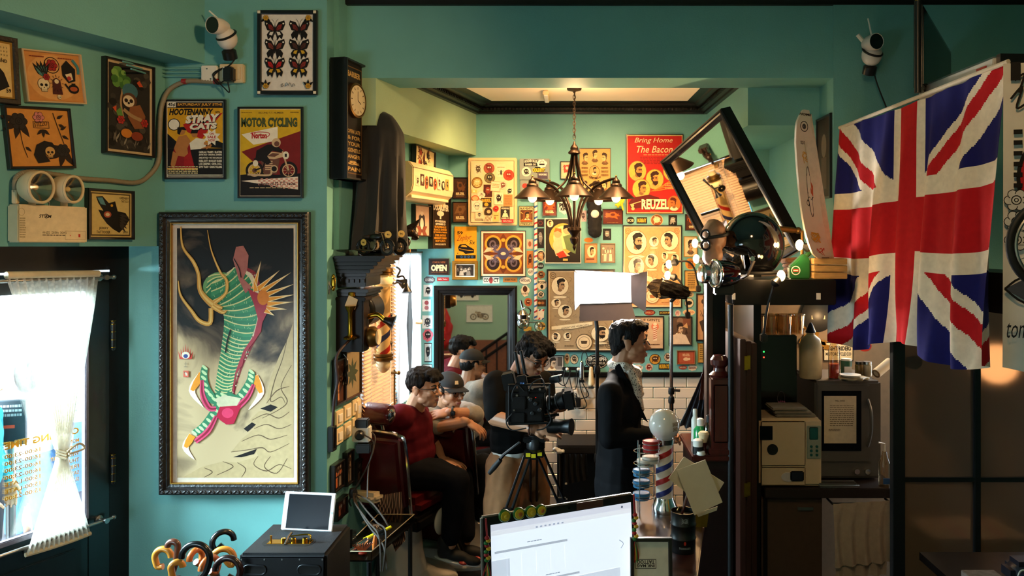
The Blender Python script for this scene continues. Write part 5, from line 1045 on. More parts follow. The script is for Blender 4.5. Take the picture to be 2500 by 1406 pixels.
for x in (-.045,-.0,.05):MB().lathe([(.011,0),(.011,.014),(.009,.016)],(x,.13,.263),n=14).build('knob',BRASS,t)
MB().lathe([(.004,0),(.004,.022),(.006,.026)],(-.1,.13,.263),n=10).build('toggle',BRASS,t);MB().tube(crom([(.075,.12,.263),(.078,.12,.287),(.06,.13,.295),(-.01,.12,.29)]),.0035,6).build('jack_plug',BRASS,t)
zt=sz
t=thing('speaker_stool','low dark stool under the loudspeaker','stool',((p0.x+p1.x)/2,3.30+SD/2,0));MB().box(-SW/2+.01,-SD/2+.01,sz-.29,SW/2-.01,SD/2-.01,sz-.262).build('seat',FWOOD,t,smooth=False,bevel=.005)
for q in (-1,1):
    for r in (-1,1):MB().cyl((q*.13,r*.13,sz-.29),(q*.15,r*.15,0),.016,.013,10).build('leg',FWOOD,t)
# tablet leaning
tw,th_=.240,.169
tp_=P(759,1268,3.62);t=thing('tablet','white tablet with a dark screen leaning on the loudspeaker','tablet',TR((tp_.x,3.56,sz),R(-3),R(1.5),R(-14)))
MB().box(-tw/2,-.004,.002,tw/2,.004,.002+th_).build('shell',mat('white_tablet','#e9e8ea',.3,noise=.02),t,smooth=False,bevel=.0035)
MB().box(-tw/2+.022,-.0046,.011,tw/2-.020,-.0038,th_-.008).build('screen',mat('dark_screen','#0b1118',.2,noise=.2,spec=.12),t,smooth=False);MB().lathe([(.005,0),(.005,.0006)],(tw/2-.010,-.0042,th_/2),(0,-1,0),14).build('home_button',mat('pale_grey','#c9c9cc',.4),t)
tag(MB().tube(crom([P(742,1345,3.42),P(720,1322,3.46),P(698,1310,3.52),P(680,1312,3.6),P(676,1322,3.62)]),.003,6).build('audio_cable',BLKR),'thin black audio cable between tablet and loudspeaker','cable')
tag(MB().tube(crom([P(696,1330,3.40),P(703,1312,3.44),P(712,1300,3.47)]),.006,6).build('tablet_prop',BLKP),'black prop stick under the tablet corner','prop')
# ================================================================== corbel and what stands on it
cx0,cx1,cy0,cy1,cz1=-1.255,-.985,4.06,4.50,1.997
t=thing('corbel_shelf','black carved wooden corbel shelf on the pilaster','shelf',(cx0,cy0,cz1-.5))
def cb(x1,y0,z0,z1,nm,y1=cy1):MB().box(0,y0-cy0,z0-(cz1-.5),x1-cx0,y1-cy0,z1-(cz1-.5)).build(nm,BLACKW,t,smooth=False,bevel=.004)
cb(cx1,cy0,cz1-.014,cz1,'top_board')
for k in range(5):cb(cx1-.02-.022*k,cy0+.012+.010*k,cz1-.030-.020*k,cz1-.012-.020*k,'molding',cy1-.01*k)
cb(cx1-.115,cy0+.065,cz1-.165,cz1-.112,'frieze',cy1-.06)
for k in range(5):MB().cbox((.03+k*.028,.06,.5-.133),(.016,.012,.018)).build('dentil',BLACKW,t,smooth=False)
for k in range(3):cb(cx1-.10-.012*k,cy0+.058+.006*k,cz1-.195-.018*k,cz1-.178-.018*k,'lower_molding',cy1-.06)
MB().lathe([(.0,0),(.05,0),(.055,.01),(.085,.012),(.095,.02),(.095,.22),(.05,.22)],(.085,.15,.5-.30),(0,1,0),30).build('scroll',BLACKW,t);MB().torus((.085,.15,.5-.30),.06,.01,(0,1,0),28,8).build('scroll_ring',BLACKW,t)
MB().lathe([(.03,0),(.012,.12)],(.04,.2,.12),(0,0,-1),14).build('drop',BLACKW,t)
tag(MB().prism([(-.033,-.02),(.02,-.04),(.036,.012),(-.012,.035)],0,.002).build('paper_note',PAPER),'small blank cream note stuck on the corbel scroll','note').location=P(857,737,4.09)
# draped black cloth form (plain stand-in)
ctop=P(905,262,4.3);bz=cz1
t=thing('draped_black_cloth','tall black cloth hanging in folds from a stand on the corbel','cloth',(-1.10,4.3,bz))
mb=MB();H2=ctop.z-bz;vs=[];NR,NC=40,72
for j in range(NR+1):
    f=j/NR
    for i in range(NC):
        th=2*math.pi*i/NC;rr=(.035+.075*min(1,f/.16)**.6+.028*f) if f>.02 else .03
        fold=1+.16*f*math.sin(th*9+2*math.sin(f*3)+f)+.07*math.sin(th*17)*f
        vs.append((rr*1.12*fold*math.cos(th)+.012*math.sin(3*f)+.03*(1-f),rr*.9*fold*math.sin(th),H2*.93*(1-f)+.03))
mb.add(vs,[(j*NC+i,j*NC+(i+1)%NC,(j+1)*NC+(i+1)%NC,(j+1)*NC+i) for j in range(NR) for i in range(NC)]+[tuple(range(NC))])
mb.build('cloth',mat('black_cape_cloth','#14110f',.75,noise=.3,nscale=12,sheen=.2),t)
MB().cyl((0.02,0,0),(0.03,0,H2*.93),.012,n=10).build('stand_pole',BLKP,t);MB().lathe([(.08,0),(.08,.012),(.02,.02)],(.02,0,0),n=24).build('stand_base',BLKP,t)
def toybike(label,x,y,z,rz,num,sc=1):
    t=thing('model_motorcycle',label,'model',TR((x,y,z),rz)@MX.Scale(sc,4));dk=mat('model_black','#15120f',.35,noise=.3);mt=mat('model_metal','#6a5c48',.35,.8,noise=.3)
    for X in (-.075,.085):
        w_=MB().torus((X,0,.045),.037,.0085,(0,1,0),24,8).build('wheel',BLKR,t);MB().torus((X,0,.045),.028,.003,(0,1,0),20,6).build('rim',mt,w_)
        sp=MB();[sp.cyl((X,0,.045),(X+.028*math.cos(k*.7854),0,.045+.028*math.sin(k*.7854)),.0009,n=4) for k in range(8)];tag(sp.build('spokes',mt,w_),kind='stuff');MB().lathe([(.008,-.006),(.008,.006)],(X,0,.045),(0,1,0),12).build('hub',mt,w_)
        MB().tube([(X+.047*math.cos(R(a_)),0,.045+.047*math.sin(R(a_))) for a_ in range(10,171,20)],.006,8).build('fender',dk,t)
    for q in (-1,1):MB().cyl((.085,q*.012,.045),(.055,q*.012,.125),.0035,n=8).build('fork',mt,t)
    MB().tube(crom([(.04,-.05,.135),(.05,-.02,.13),(.055,0,.128),(.05,.02,.13),(.04,.05,.135)]),.003,6).build('handlebar',mt,t)
    MB().ell((.01,0,.105),.045,.018,.02).build('fuel_tank',dk,t);MB().ell((-.055,0,.105),.03,.016,.01).build('saddle',mat('model_leather','#2a1a12',.5),t)
    MB().cbox((.0,0,.06),(.05,.03,.04)).build('engine',mt,t,bevel=.006)
    for k in range(5):MB().lathe([(.014,0),(.014,.003)],(.008,0,.078+k*.005),n=12).build('cooling_fin',mt,t)
    MB().tube(crom([(.02,-.016,.06),(0,-.02,.03),(-.08,-.02,.032),(-.12,-.02,.035)]),.005,8).build('exhaust',mt,t);MB().tube([(-.075,0,.045),(-.03,0,.06),(.05,0,.115)],.004,6).build('frame',dk,t)
    for (X,Y,Z,ax) in ((.092,0,.118,(.6,-.6,.1)),(-.06,-.02,.075,(0,-1,0))):
        ax=V(ax).normalized();pl=MB().lathe([(.019,0),(.019,.002)],(X,Y,Z),ax,20).build('number_plate',mat('plate_yellow','#d8b45a',.5),t)
        a=Art(.02,.014,.0001);a.T(num,.1,.1,.9,.9,BK,.02);o=a.build('number',INK,pl,0);o.matrix_basis=MX.Translation(V((X,Y,Z))+ax*.0026)@ax.to_track_quat('-Y','Z').to_matrix().to_4x4()
    return t
toybike('model motorcycle with yellow number plates nearest on the corbel',-1.055,4.13,cz1,R(-24),'46',.95)
toybike('model motorcycle with plate 96 behind the other on the corbel',-1.02,4.26,cz1,R(-22),'96',1.0)
# gargoyle console: winged snarling head jutting from the wall
t=thing('gargoyle_bracket','dark brown winged gargoyle head jutting over the corbel','sculpture',P(962,560,4.6));gm=mat('gargoyle_bronze','#2a1710',.4,.1,noise=.4,bump=.3,bscale=90)
MB().box(-.14,-.03,.0,.06,.05,.04).build('block',gm,t,bevel=.008)
MB().sweep([(V((.02,0,-.01)),.035),(V((.09,-.01,-.015)),.03),(V((.125,-.02,-.03)),.022)]).build('head',gm,t)
MB().prism([(.03,.03),(.08,.02),(.16,.06),(.13,.01),(.09,-.01)],-.03,-.02).build('ear',gm,t,smooth=False)
MB().prism([(.03,.03),(.08,.02),(.155,.065),(.13,.01),(.09,-.01)],.0,.01).build('ear',gm,t,smooth=False)
MB().tube(crom([(.11,-.02,-.05),(.135,-.02,-.055),(.15,-.03,-.045)]),[.014,.010,.005],8).build('jaw',gm,t);MB().tube(crom([(.05,-.02,-.04),(.09,-.03,-.07),(.085,-.03,-.10)]),[.02,.015,.008],8).build('claw',gm,t)
for q in (-.012,.012):MB().ell((.115,-.03+q,-.012),.006).build('eye',BRASSD,t)
tag(MB().cbox(P(985,612,4.55),(.08,.03,.02)).build('wooden_block',mat('tan_wood_frame')),'small varnished wooden block at the end of the corbel','block')
# ================================================================== antique telephone and pilaster clutter
px_= lambda x,y,off=0:PL_LOW.at(x,y,off)
ph=TR(PL_LOW.at(828,792,0),PL_LOW.rz);t=thing('antique_telephone','antique wooden wall telephone with brass bells and horn','telephone',ph);pw_=mat('telephone_wood','#170c08',.45,noise=.25,spec=.25)
MB().box(-.05,-.15,-.14,.045,0,.14).build('case',pw_,t,smooth=False,bevel=.006);MB().box(-.055,-.165,.13,.05,0,.15).build('top_board',pw_,t,smooth=False,bevel=.004)
for q in (-.022,.022):MB().lathe([(.022,0),(.021,.012),(.02,.022),(.006,.026),(.006,.032)],(q,-.08,.152),(0,0,1),20).build('bell',BRASS,t)
MB().lathe([(.014,-.07),(.012,-.06),(.012,.05),(.022,.07),(.03,.085)],(-.075,-.09,.02),(0,0,1),18).build('receiver',BRASS,t);MB().lathe([(.032,0),(.036,.01),(.018,.02)],(-.075,-.09,-.07),(0,0,1),18).build('earpiece',BRASS,t)
MB().tube([(-.05,-.09,.06),(-.075,-.09,.06)],.006,8).build('hook',BRASS,t)
MB().tube(crom([(.03,-.15,.04),(.03,-.2,.05),(.03,-.24,.02)]),.014,10).build('mouthpiece_arm',BRASS,t);MB().lathe([(.016,0),(.02,.02),(.036,.05),(.045,.056)],(.03,-.235,.025),(.2,-1,-.35),22).build('mouthpiece',mat('dark_bell','#2a2019',.35,.5),t)
MB().lathe([(.055,0),(.058,.02),(.045,.045),(.03,.05)],(.05,-.15,-.07),(0,-1,0),26).build('dial_plate',BRASSD,t);MB().lathe([(.042,0),(.042,.004)],(.05,-.197,-.07),(0,-1,0),22).build('dial_card',PAPER,t)
cord=MB().tube(crom([ph@V((-.075,-.09,-.07)),P(822,870,3.98),P(824,930,3.98),P(816,975,3.98),P(812,1040,3.99)]),.007,8).build('telephone_cord',mat('dark_red_cord','#2a100e',.6));tag(cord,'dark red telephone cord hanging down the pilaster','cord')
o=thing('brass_ornament','gilded brass leaf ornament beside the corbel','ornament',P(814,690,4.03));MB().ell((0,0,0),.012,.006,.045).build('plate',BRASS,o);MB().ell((0,-.004,.03),.009,.006,.014).build('leaf',BRASS,o);MB().ell((0,-.004,-.03),.009,.006,.014).build('leaf',BRASS,o)
o=thing('oval_medallion','small dull metal oval medallion on the pilaster edge','medallion',P(803,702,4.02));MB().ell((0,0,0),.006,.006,.036).build('disc',STEEL,o);MB().torus((0,-.004,0),.012,.003,(0,1,0)).build('rim',STEEL,o)
def lowpic(lb,r,art,fw=.010,d=.03,fm=FBLK,**kw):return picture('framed_print',lb,'picture',PL_LOW.rect(*r,.001),fw,d,fm,art,**kw)
lowpic('framed portrait under the antique telephone',(810,875,833,985),art_photo(11,'#4a2a1c','#c98a5a',1))
lowpic('framed leafy print under the brass horn',(833,850,872,970), lambda a:(a.R(0,0,1,1,'#8a7a5c'),[leaf(a,.5,.5,.4,x,'#3a4434') for x in range(0,360,45)]),fm=FWOOD)
lowpic('small framed photo, left of two under the switches',(805,1128,830,1195),art_photo(12,'#2a1c16','#b5623a',2));lowpic('small framed photo, right of two under the switches',(836,1100,853,1182),art_photo(13,'#3a2c24','#a58a6a',2));lowpic('small black framed photo beside the hanging plugs',(860,1120,884,1175),art_photo(14,'#1a1614','#5a4a3c',1));lowpic('small framed picture lowest on the pilaster side',(812,1215,838,1262),art_photo(15,'#3a1c14','#8a4a34',1));lowpic('tiny framed card beside the switch plates',(800,1040,809,1100),art_photo(16,'#4a2a1c','#8a4a2c',1))
# coiled black cable on a hook
cc=P(848,905,4.16);t=thing('coiled_cable','coiled black cable hanging on a hook under the telephone','cable',cc)
for k in range(4):MB().torus((0,-.008*k,-.01*k),.03+.004*k,.004,(1,.2+.1*k,0),20,6).build('coil',BLKR,t)
MB().tube(crom([(0,0,.03),(0,0,.06),(-.02,0,.09)]),.003,6).build('hook',STEEL,t)
# switch plates
k=0
for i in range(3):
    for j in range(2):
        M_,w_,h_=PL_LOW.rect(816+i*20,1000+j*44-i*14,834+i*20,1040+j*44-i*14,.001);k+=1
        t=thing('light_switch','cream light switch plate in the block of six, %s row, %s'%(('upper','lower')[j],('nearest','middle','farthest')[i]),'switch',M_,'switch plates on the pilaster')
        MB().box(-w_/2+.002,-.012,-h_/2+.002,w_/2-.002,0,h_/2-.002).build('plate',CREAMP,t,smooth=False,bevel=.003);MB().box(-w_*.25,-.018,-h_*.25,w_*.25,-.012,h_*.25).build('rocker',WHTP,t,smooth=False,bevel=.002)
M_,w_,h_=PL_LOW.rect(864,975,876,1040,.001);t=thing('thermostat','slim cream wall control next to the window blind','control',M_);MB().box(-w_/2,-.02,-h_/2,w_/2,0,h_/2).build('case',CREAMP,t,smooth=False,bevel=.004);MB().box(-w_*.3,-.022,0,w_*.3,-.02,h_*.3).build('window',mat('pale_grey'),t,smooth=False)
pc=P(884,1058,4.25);t=thing('socket_block','white multi-plug block with black plugs on the pilaster','socket',pc);MB().cbox((0,0,0),(.095,.06,.085)).build('block',WHTP,t,bevel=.006)
MB().cbox((.005,-.01,.06),(.07,.06,.045)).build('black_adapter',BLKP,t,bevel=.006);MB().lathe([(.026,0),(.026,.02),(.015,.035)],(-.005,-.03,0),(.2,-1,0),18).build('plug',BLKP,t);MB().cbox((.015,-.01,-.075),(.08,.06,.05)).build('lower_adapter',BLKP,t,bevel=.006)
t=thing('cable_hook','black hook where the cables gather above the tool tray','hook',P(862,1204,4.18));MB().lathe([(.02,0),(.024,.02),(.018,.045)],(0,0,-.02),n=14).build('knot',BLKR,t);MB().tube(crom([(0,0,0),(-.02,0,-.04),(-.01,0,-.07)]),.005,6).build('tail',BLKR,t)
for k,pts in enumerate(([P(890,1062,4.2),P(912,1080,4.15),P(905,1120,4.1),P(880,1170,4.12),P(862,1200,4.15)],[P(908,1055,4.2),P(916,1075,4.15),P(900,1140,4.1),P(897,1215,4.0)],[P(863,1205,4.14),P(880,1250,4.0),P(905,1290,3.9),P(935,1330,3.8),P(945,1390,3.75)],[P(866,1205,4.14),P(890,1240,4.0),P(920,1275,3.9),P(942,1300,3.8),P(935,1395,3.75)],[P(868,1205,4.14),P(905,1225,4.0),P(935,1262,3.92),P(948,1285,3.9)],[P(862,1208,4.14),P(868,1230,4.05),P(900,1275,3.9),P(925,1310,3.82),P(930,1395,3.76)])):
    tag(MB().tube(crom(pts),.0042,6).build('power_cable',mat('grey_cable','#3a3028',.5)),('brown cable curving from the socket block to the hook','cable hanging straight from the socket block','cable falling through the tool tray, frontmost','cable falling through the tool tray, second','short cable ending over the tool tray','cable falling through the tool tray, rearmost')[k],'cable')
# ---- tool trolley with acrylic tray
trx0,trx1=P(830,0,3.75).x,P(905,0,3.75).x
T0=V((-1.10,3.78,CZ-(1371-600)/1900*3.78));zt=T0.z
t=thing('tool_trolley','black tool trolley with a clear tray of barber tools','trolley',(T0.x,T0.y,0));acr=glassmat('acrylic_sheet','#d8cdb8',.10,.05)
fl=[(-.03,0),(.12,0),(.22,.52),(.02,.52)]
MB().prism(fl,zt,zt+.006,'z').build('tray_floor',BLKP,t,smooth=False)
for i in range(4):
    a0,b0=V((*fl[i],0)),V((*fl[(i+1)%4],0));d=(b0-a0).normalized();nn=V((-d.y,d.x,0))*.004
    MB().prism([(a0.x,a0.y),(b0.x,b0.y),(b0.x+nn.x,b0.y+nn.y),(a0.x+nn.x,a0.y+nn.y)],zt,zt+.05,'z').build('tray_side',acr,t,smooth=False);MB().tube([a0+V((0,0,zt+.05)),b0+V((0,0,zt+.05))],.0025,6).build('tray_rim',mat('acrylic_edge','#b8a888',.2),t)
for p in fl:MB().cyl((p[0]*.9,p[1],0),(p[0]*.9,p[1],zt),.012,n=8).build('leg',BLKP,t)
def at_(x,y,z=.01):return V((T0.x+x,T0.y+y,zt+z))
t=thing('barber_brush','wooden brush with red bristles in the tool tray','brush',at_(.06,.06));mb=MB();[mb.tube([(.0,0,.01),(.012*k,.004*k,.055)],.0025,5) for k in range(-4,5)];mb.build('bristles',mat('orange_bristle','#c8622c',.6),t);MB().ell((0,0,.008),.022,.016,.01).build('red_ferrule',mat('red_tape'),t)
t=thing('cut_throat_razor','yellow handled trimmer lying in the tool tray','trimmer',TR(at_(.07,.16,.06),R(25),R(-18)));MB().cbox((0,0,0),(.07,.02,.016)).build('handle',mat('yellow_plastic','#d8c01c',.4),t,bevel=.003);MB().cbox((.055,0,0),(.04,.018,.014)).build('black_grip',BLKP,t,bevel=.003);MB().cbox((.095,0,0),(.04,.02,.012)).build('tip',mat('yellow_plastic'),t,bevel=.003)
for k,(x,y,lb) in enumerate(((.02,.12,'chrome hair clipper nearest in the tool tray'),(.07,.26,'chrome hair clipper in the middle of the tray'),(.05,.36,'dark hair clipper at the back of the tray'))):
    t=thing('hair_clipper',lb,'clipper',TR(at_(x,y,.03),R(40+60*k),R(-20)));MB().sweep([(V((-.05,0,0)),.014),(V((0,0,0)),.02),(V((.05,0,0)),.016)]).build('body',(CHROME,CHROME,BLKP)[k],t);MB().cbox((.072,0,0),(.02,.034,.008)).build('blade',STEEL,t)
t=thing('comb','black comb standing in the tool tray','comb',TR(at_(.0,.05,.0),R(20),0,R(10)));MB().cbox((0,0,.1),(.02,.004,.1)).build('spine',BLKP,t)
for k in range(14):MB().cbox((.018,0,.055+k*.0068),(.022,.003,.003)).build('tooth',BLKP,t,smooth=False)
t=thing('wooden_brush_handle','brown wooden brush handle pair in the tool tray','brush',at_(.10,.12));MB().lathe([(.008,0),(.012,.03),(.008,.07),(.004,.08)],(0,0,0),(.1,0,1),10).build('handle',mat('orange_wood'),t);MB().lathe([(.012,0),(.014,.02)],(.009,0,.078),(.1,0,1),10).build('ferrule',STEEL,t)
# ---- windows of the side wall: frame, blind, curtain
wf=mat('dark_window_frame','#20140e',.35,noise=.2)
w1=struct(wallseg('window_1',lo(4.44),lo(4.98),1.02,1.05,.07,wf));
def wfr(n_,Y0,Y1,z0,z1,par,off=0):return wallseg(n_,lo(Y0),lo(Y1),z0,z1,.07,wf,par)
wfr('window_frame',4.44,4.47,1.05,2.0,w1);wfr('window_frame',4.95,4.98,1.05,2.0,w1);wfr('window_frame',4.44,4.98,2.0,2.03,w1)
wallseg('pane',(lo(4.47)[0]-.03,4.47),(lo(4.95)[0]-.03,4.95),1.05,2.0,.004,GLASS,w1)
w2=struct(wallseg('window_2',lo(5.02),lo(5.58),1.02,1.05,.07,wf));wfr('window_frame',4.98,5.05,1.05,2.0,w2);wfr('window_frame',5.50,5.6,1.05,2.0,w2);wfr('window_frame',5.02,5.58,1.98,2.03,w2);wallseg('pane',(lo(5.05)[0]-.03,5.05),(lo(5.5)[0]-.03,5.5),1.05,1.98,.004,GLASS,w2)
bl=thing('venetian_blind','cream wooden venetian blind over the side window','blind',TR((lo(4.43)[0]+.03,4.43,1.04),PL_LOW.rz));BWd=.57;slm=mat('blind_slat','#d8b08a',.5,noise=.08)
sl0=None
for k in range(42):
    z=.03+k*.0225
    if sl0 is None:sl0=MB().add([(0,-.010,-.009),(BWd,-.010,-.009),(BWd,-.0085,-.010),(0,-.0085,-.010),(0,.010,.009),(BWd,.010,.009),(BWd,.011,.008),(0,.011,.008)],[(0,1,2,3),(4,7,6,5),(0,4,5,1),(3,2,6,7),(0,3,7,4),(1,5,6,2)]).build('slat',slm,bl,smooth=False);o=sl0
    else:o=sl0.copy();C.objects.link(o);o.parent=bl
    o.location=(0,0,z)
MB().box(-.005,-.02,.985,BWd+.005,.02,1.0).build('head_rail',slm,bl,smooth=False,bevel=.003);MB().box(0,-.012,.0,BWd,.012,.014).build('bottom_rail',slm,bl,smooth=False,bevel=.003)
for x in (.1,.45):MB().cyl((x,-.013,.01),(x,-.013,.99),.0018,n=5).build('ladder_cord',mat('cream_corner'),bl)
ct=thing('white_curtain','sheer white curtain gathered at the second side window','curtain',TR((lo(5.02)[0]+.02,5.02,1.02),PL_LOW.rz))
sheer=mat('sheer_white','#eef0f2',.8,noise=.03,alpha=1)
nt=sheer.node_tree;bs=nt.nodes['Principled BSDF'];tr_=nt.nodes.new('ShaderNodeBsdfTranslucent');tr_.inputs[0].default_value=(.9,.93,.96,1);mx=nt.nodes.new('ShaderNodeMixShader');mx.inputs[0].default_value=.6
nt.links.new(bs.outputs[0],mx.inputs[1]);nt.links.new(tr_.outputs[0],mx.inputs[2]);nt.links.new(mx.outputs[0],nt.nodes['Material Output'].inputs[0])
for q in (0,1):
    Lk=[(0,V((.0+.27*q,-.02,.98))),(.5,V((.02+.33*q,-.02,.5))),(1,V((.0+.3*q,-.02,.0)))];Rk=[(0,V((.26+.27*q,-.02,.98))),(.5,V((.15+.33*q,-.02,.5))),(1,V((.24+.28*q,-.02,.0)))]
    drape(MB(), lambda t_:lerpk(Lk,t_), lambda t_:lerpk(Rk,t_),20,40,6, lambda t_:.012,V((0,-1,0))).build('curtain_panel',sheer,ct)
MB().cyl((-.02,-.02,.985),(.56,-.02,.985),.006,n=8).build('rod',BRASSD,ct);MB().tube(crom([(.34,-.03,.5),(.42,-.05,.49),(.5,-.03,.5)]),.008,6).build('tie_band',mat('lace_band'),ct)
# ---- barber pole lamp
bp_=P(936,812,4.62);t=thing('barber_pole_lamp','barber pole with a cream globe in front of the blind','barber pole',bp_)
sR=.040;zt_,zb_=(812-672)/1900*4.62,(812-862)/1900*4.62
white=mat('pole_white','#e6d3ae',.4);pr=mat('pole_red','#b0231f',.4);pb=mat('pole_blue','#232f7a',.4)
MB().lathe([(sR,zb_),(sR,zt_)],n=28).build('striped_core',white,t)
for k in range(4):
    rr=MB();vs=[];N=28;hh=.035;pitch=.17
    for i in range(N+1):th=2*math.pi*i/N;z=zb_-.12+k*.09+pitch*i/N;vs+=[(1.012*sR*math.cos(th-1.9),1.012*sR*math.sin(th-1.9),max(zb_,min(zt_,z))),(1.012*sR*math.cos(th-1.9),1.012*sR*math.sin(th-1.9),max(zb_,min(zt_,z+hh)))]
    rr.add(vs,[(2*i,2*i+2,2*i+3,2*i+1) for i in range(N)]);rr.build('spiral_stripe',pr if k%2 else pb,t)
MB().lathe([(sR+.012,zb_),(sR+.012,zt_)],n=28,cap=False).build('glass_sleeve',glassmat('pole_glass','#f6e8cc',.06),t)
for z,s_ in ((zt_,1),(zb_,-1)):MB().lathe([(sR+.004,0),(sR+.018,.002),(sR+.018,.014),(sR+.012,.018),(sR+.018,.022),(sR+.016,.04),(sR-.005,.05)],(0,0,z),(0,0,s_),28).build('metal_collar',BRASSD,t)
MB().lathe([(sR,0),(sR+.004,-.03),(sR-.01,-.055),(.012,-.07)],(0,0,zb_-.045),n=24).build('base_cup',CREAMP,t)
gl=MB().ell((0,0,(812-705)/1900*4.62+.05),.056,nu=24,nv=16).build('globe',mat('globe_opal','#efd9a8',.25,emit='#ffd890',es=.25),t);MB().lathe([(.036,0),(.03,.02),(.03,.035)],(0,0,zt_+.045),n=20).build('globe_neck',CREAMP,t)
MB().box(-.008,.03,-.09,.008,.2,-.07).build('wall_bracket',BLKP,t);MB().box(-.008,.03,.08,.008,.2,.1).build('wall_bracket',BLKP,t)
t=thing('pipe_rail','thin brass pipe rail below the barber pole','rail',P(963,950,4.75));MB().cyl((0,0,-.12),(0,0,.12),.006,n=8).build('pipe',BRASSD,t);MB().cyl((-.02,0,.1),(.02,0,.1),.008,n=8).build('valve',BRASSD,t);MB().ell((.025,0,.1),.012).build('tap_knob',BRASSD,t)
# gooseneck reading lamps by the window
for k,(pts,lb) in enumerate((([P(945,655,4.7),P(958,690,4.65),P(968,690,4.6),P(975,688,4.58)],'black gooseneck lamp, left of two by the bright window'),([P(968,652,4.7),P(977,660,4.68),P(970,676,4.66),P(985,675,4.64),P(993,700,4.62)],'black gooseneck lamp, right of two by the bright window'))):
    t=thing('gooseneck_lamp',lb,'lamp',pts[0]);mb=MB();mb.M=MX.Translation(-pts[0]);mb.tube(crom(pts),.0055,8);mb.build('neck',BLKP,t)
    mb=MB();mb.M=MX.Translation(-pts[0]);mb.lathe([(.008,-.02),(.012,0),(.032,.035),(.030,.033)],pts[-1],((1,-.3,-.35),(.1,-.2,-1))[k],20);mb.build('shade',BLKP,t);mb=MB();mb.M=MX.Translation(-pts[0]);mb.ell(pts[-1]+V(((1,-.3,-.35),(.1,-.2,-1))[k]).normalized()*.02,.014);mb.build('bulb',mat('lamp_bulb_off'),t)
# ---- air conditioner with stickers
acm=mat('aircon_cream','#e6cf9e',.45,noise=.04)
q0,q1=PL_UP.at(945,440),PL_UP.at(1050,460);acl=(V((q1.x,q1.y))-V((q0.x,q0.y))).length;zt_=CZ+(600-396)/1900*PL_UP.at(955).y;zb_=CZ+(600-488)/1900*PL_UP.at(955).y
t=thing('air_conditioner','cream split air conditioner covered with stickers high on the side wall','air conditioner',TR((q0.x,q0.y,zb_),PL_UP.rz));hh=zt_-zb_
prof=[(0,0),(-.10,0.0),(-.16,.05),(-.17,.09),(-.17,hh*.85),(-.14,hh),(0,hh)]
MB().prism(prof,0,acl,'x').build('body',acm,t,smooth=False,bevel=.006);MB().box(.03,-.145,.012,acl-.03,-.12,.03).build('louvre',acm,t,smooth=False,bevel=.002);MB().box(.0,-.173,hh*.83,acl,-.168,hh*.845).build('panel_seam',mat('aircon_seam','#8a7a5a',.5),t,smooth=False)
for i,(c,sd) in enumerate((('#d9c6a0',1),('#4a2a20',2),('#b5603a',3),('#2a2622',4),('#c8502c',5),('#d8cba8',6),('#2a2622',7),('#c99a4a',8))):
    o=sticker(None,None,'oval' if i in (2,4,6) else 'rect',c,face('#d9c6a0' if i in (1,3,6) else '#4a3424',sd+40),M=(ID,.055,.06+.01*(i%3)));o.parent=t;o.matrix_basis=TR((.06+i*(acl-.1)/8.2,-.1712-.0003*i,hh*.5+.01*(i%2)))
o=MB().box(0,0,0,.06,.02,.012);
# ================================================================== people
def remesh(mb,vox,smooth=6,disp=None,keep=None):
    me=mb.mesh('tmp');o=bpy.data.objects.new('tmp',me);C.objects.link(o)
    m=o.modifiers.new('r','REMESH');m.mode='VOXEL';m.voxel_size=vox
    if smooth:s_=o.modifiers.new('s','SMOOTH');s_.factor=.5;s_.iterations=smooth
    bpy.context.view_layer.update();out=bpy.data.meshes.new_from_object(o.evaluated_get(bpy.context.evaluated_depsgraph_get()))
    bpy.data.objects.remove(o);bpy.data.meshes.remove(me)
    if disp:
        ns=[v.normal.copy() for v in out.vertices]
        for v,n_ in zip(out.vertices,ns):v.co+=n_*disp(v.co)
    out.materials.clear();return out
def folds(amp,f,sx=1,sy=1,sz=1,seed=0):
    return lambda p:amp*(NZ.noise(V((p.x*f*sx+seed,p.y*f*sy,p.z*f*sz)))+.5*NZ.noise(V((p.x*f*2.3*sx,p.y*f*2.3*sy+seed,p.z*f*2.3*sz))))
def smoothobj(name,me,m,par):
    me.polygons.foreach_set('use_smooth',[True]*len(me.polygons));me.materials.append(m);o=bpy.data.objects.new(name,me);C.objects.link(o);o.parent=par;return o
class Fr:
    def __init__(s,c,fwd,up=(0,0,1)):
        s.c=V(c);s.y=V(fwd).normalized();u=V(up);s.x=s.y.cross(u).normalized();s.z=s.x.cross(s.y).normalized()
    def __call__(s,x,y,z):return s.c+s.x*x+s.y*y+s.z*z
    @property
    def ax(s):return (s.x,s.y,s.z)
def head(mb,f,k=1.0,jaw=1.0):
    e= lambda x,y,z,a,b,c:mb.ell(f(x*k,y*k,z*k),a*k,b*k,c*k,f.ax)
    e(0,-.012,.032,.074,.094,.082);e(0,.02,.02,.068,.074,.07);e(0,.03,-.03,.060*jaw,.064,.062);e(0,.042,-.068,.045*jaw,.05,.044);e(0,.072,-.094,.022,.020,.018)
    e(0,.066,.03,.05,.026,.028)
    for q in (-1,1):
        e(q*.036,.066,-.022,.022,.022,.022);e(q*.030,.080,.020,.022,.012,.008);e(q*.075,-.006,-.008,.009,.018,.031);e(q*.076,-.014,.006,.009,.014,.018);e(q*.046,.02,-.065,.014,.03,.02)
    mb.sweep([(f(0,.088*k,.012*k),.008*k),(f(0,.100*k,-.012*k),.0095*k),(f(0,.112*k,-.026*k),.012*k)]);e(.011,.098,-.031,.009,.010,.008);e(-.011,.098,-.031,.009,.010,.008)
    e(0,.086,-.055,.022,.014,.009);e(0,.084,-.067,.020,.014,.009)
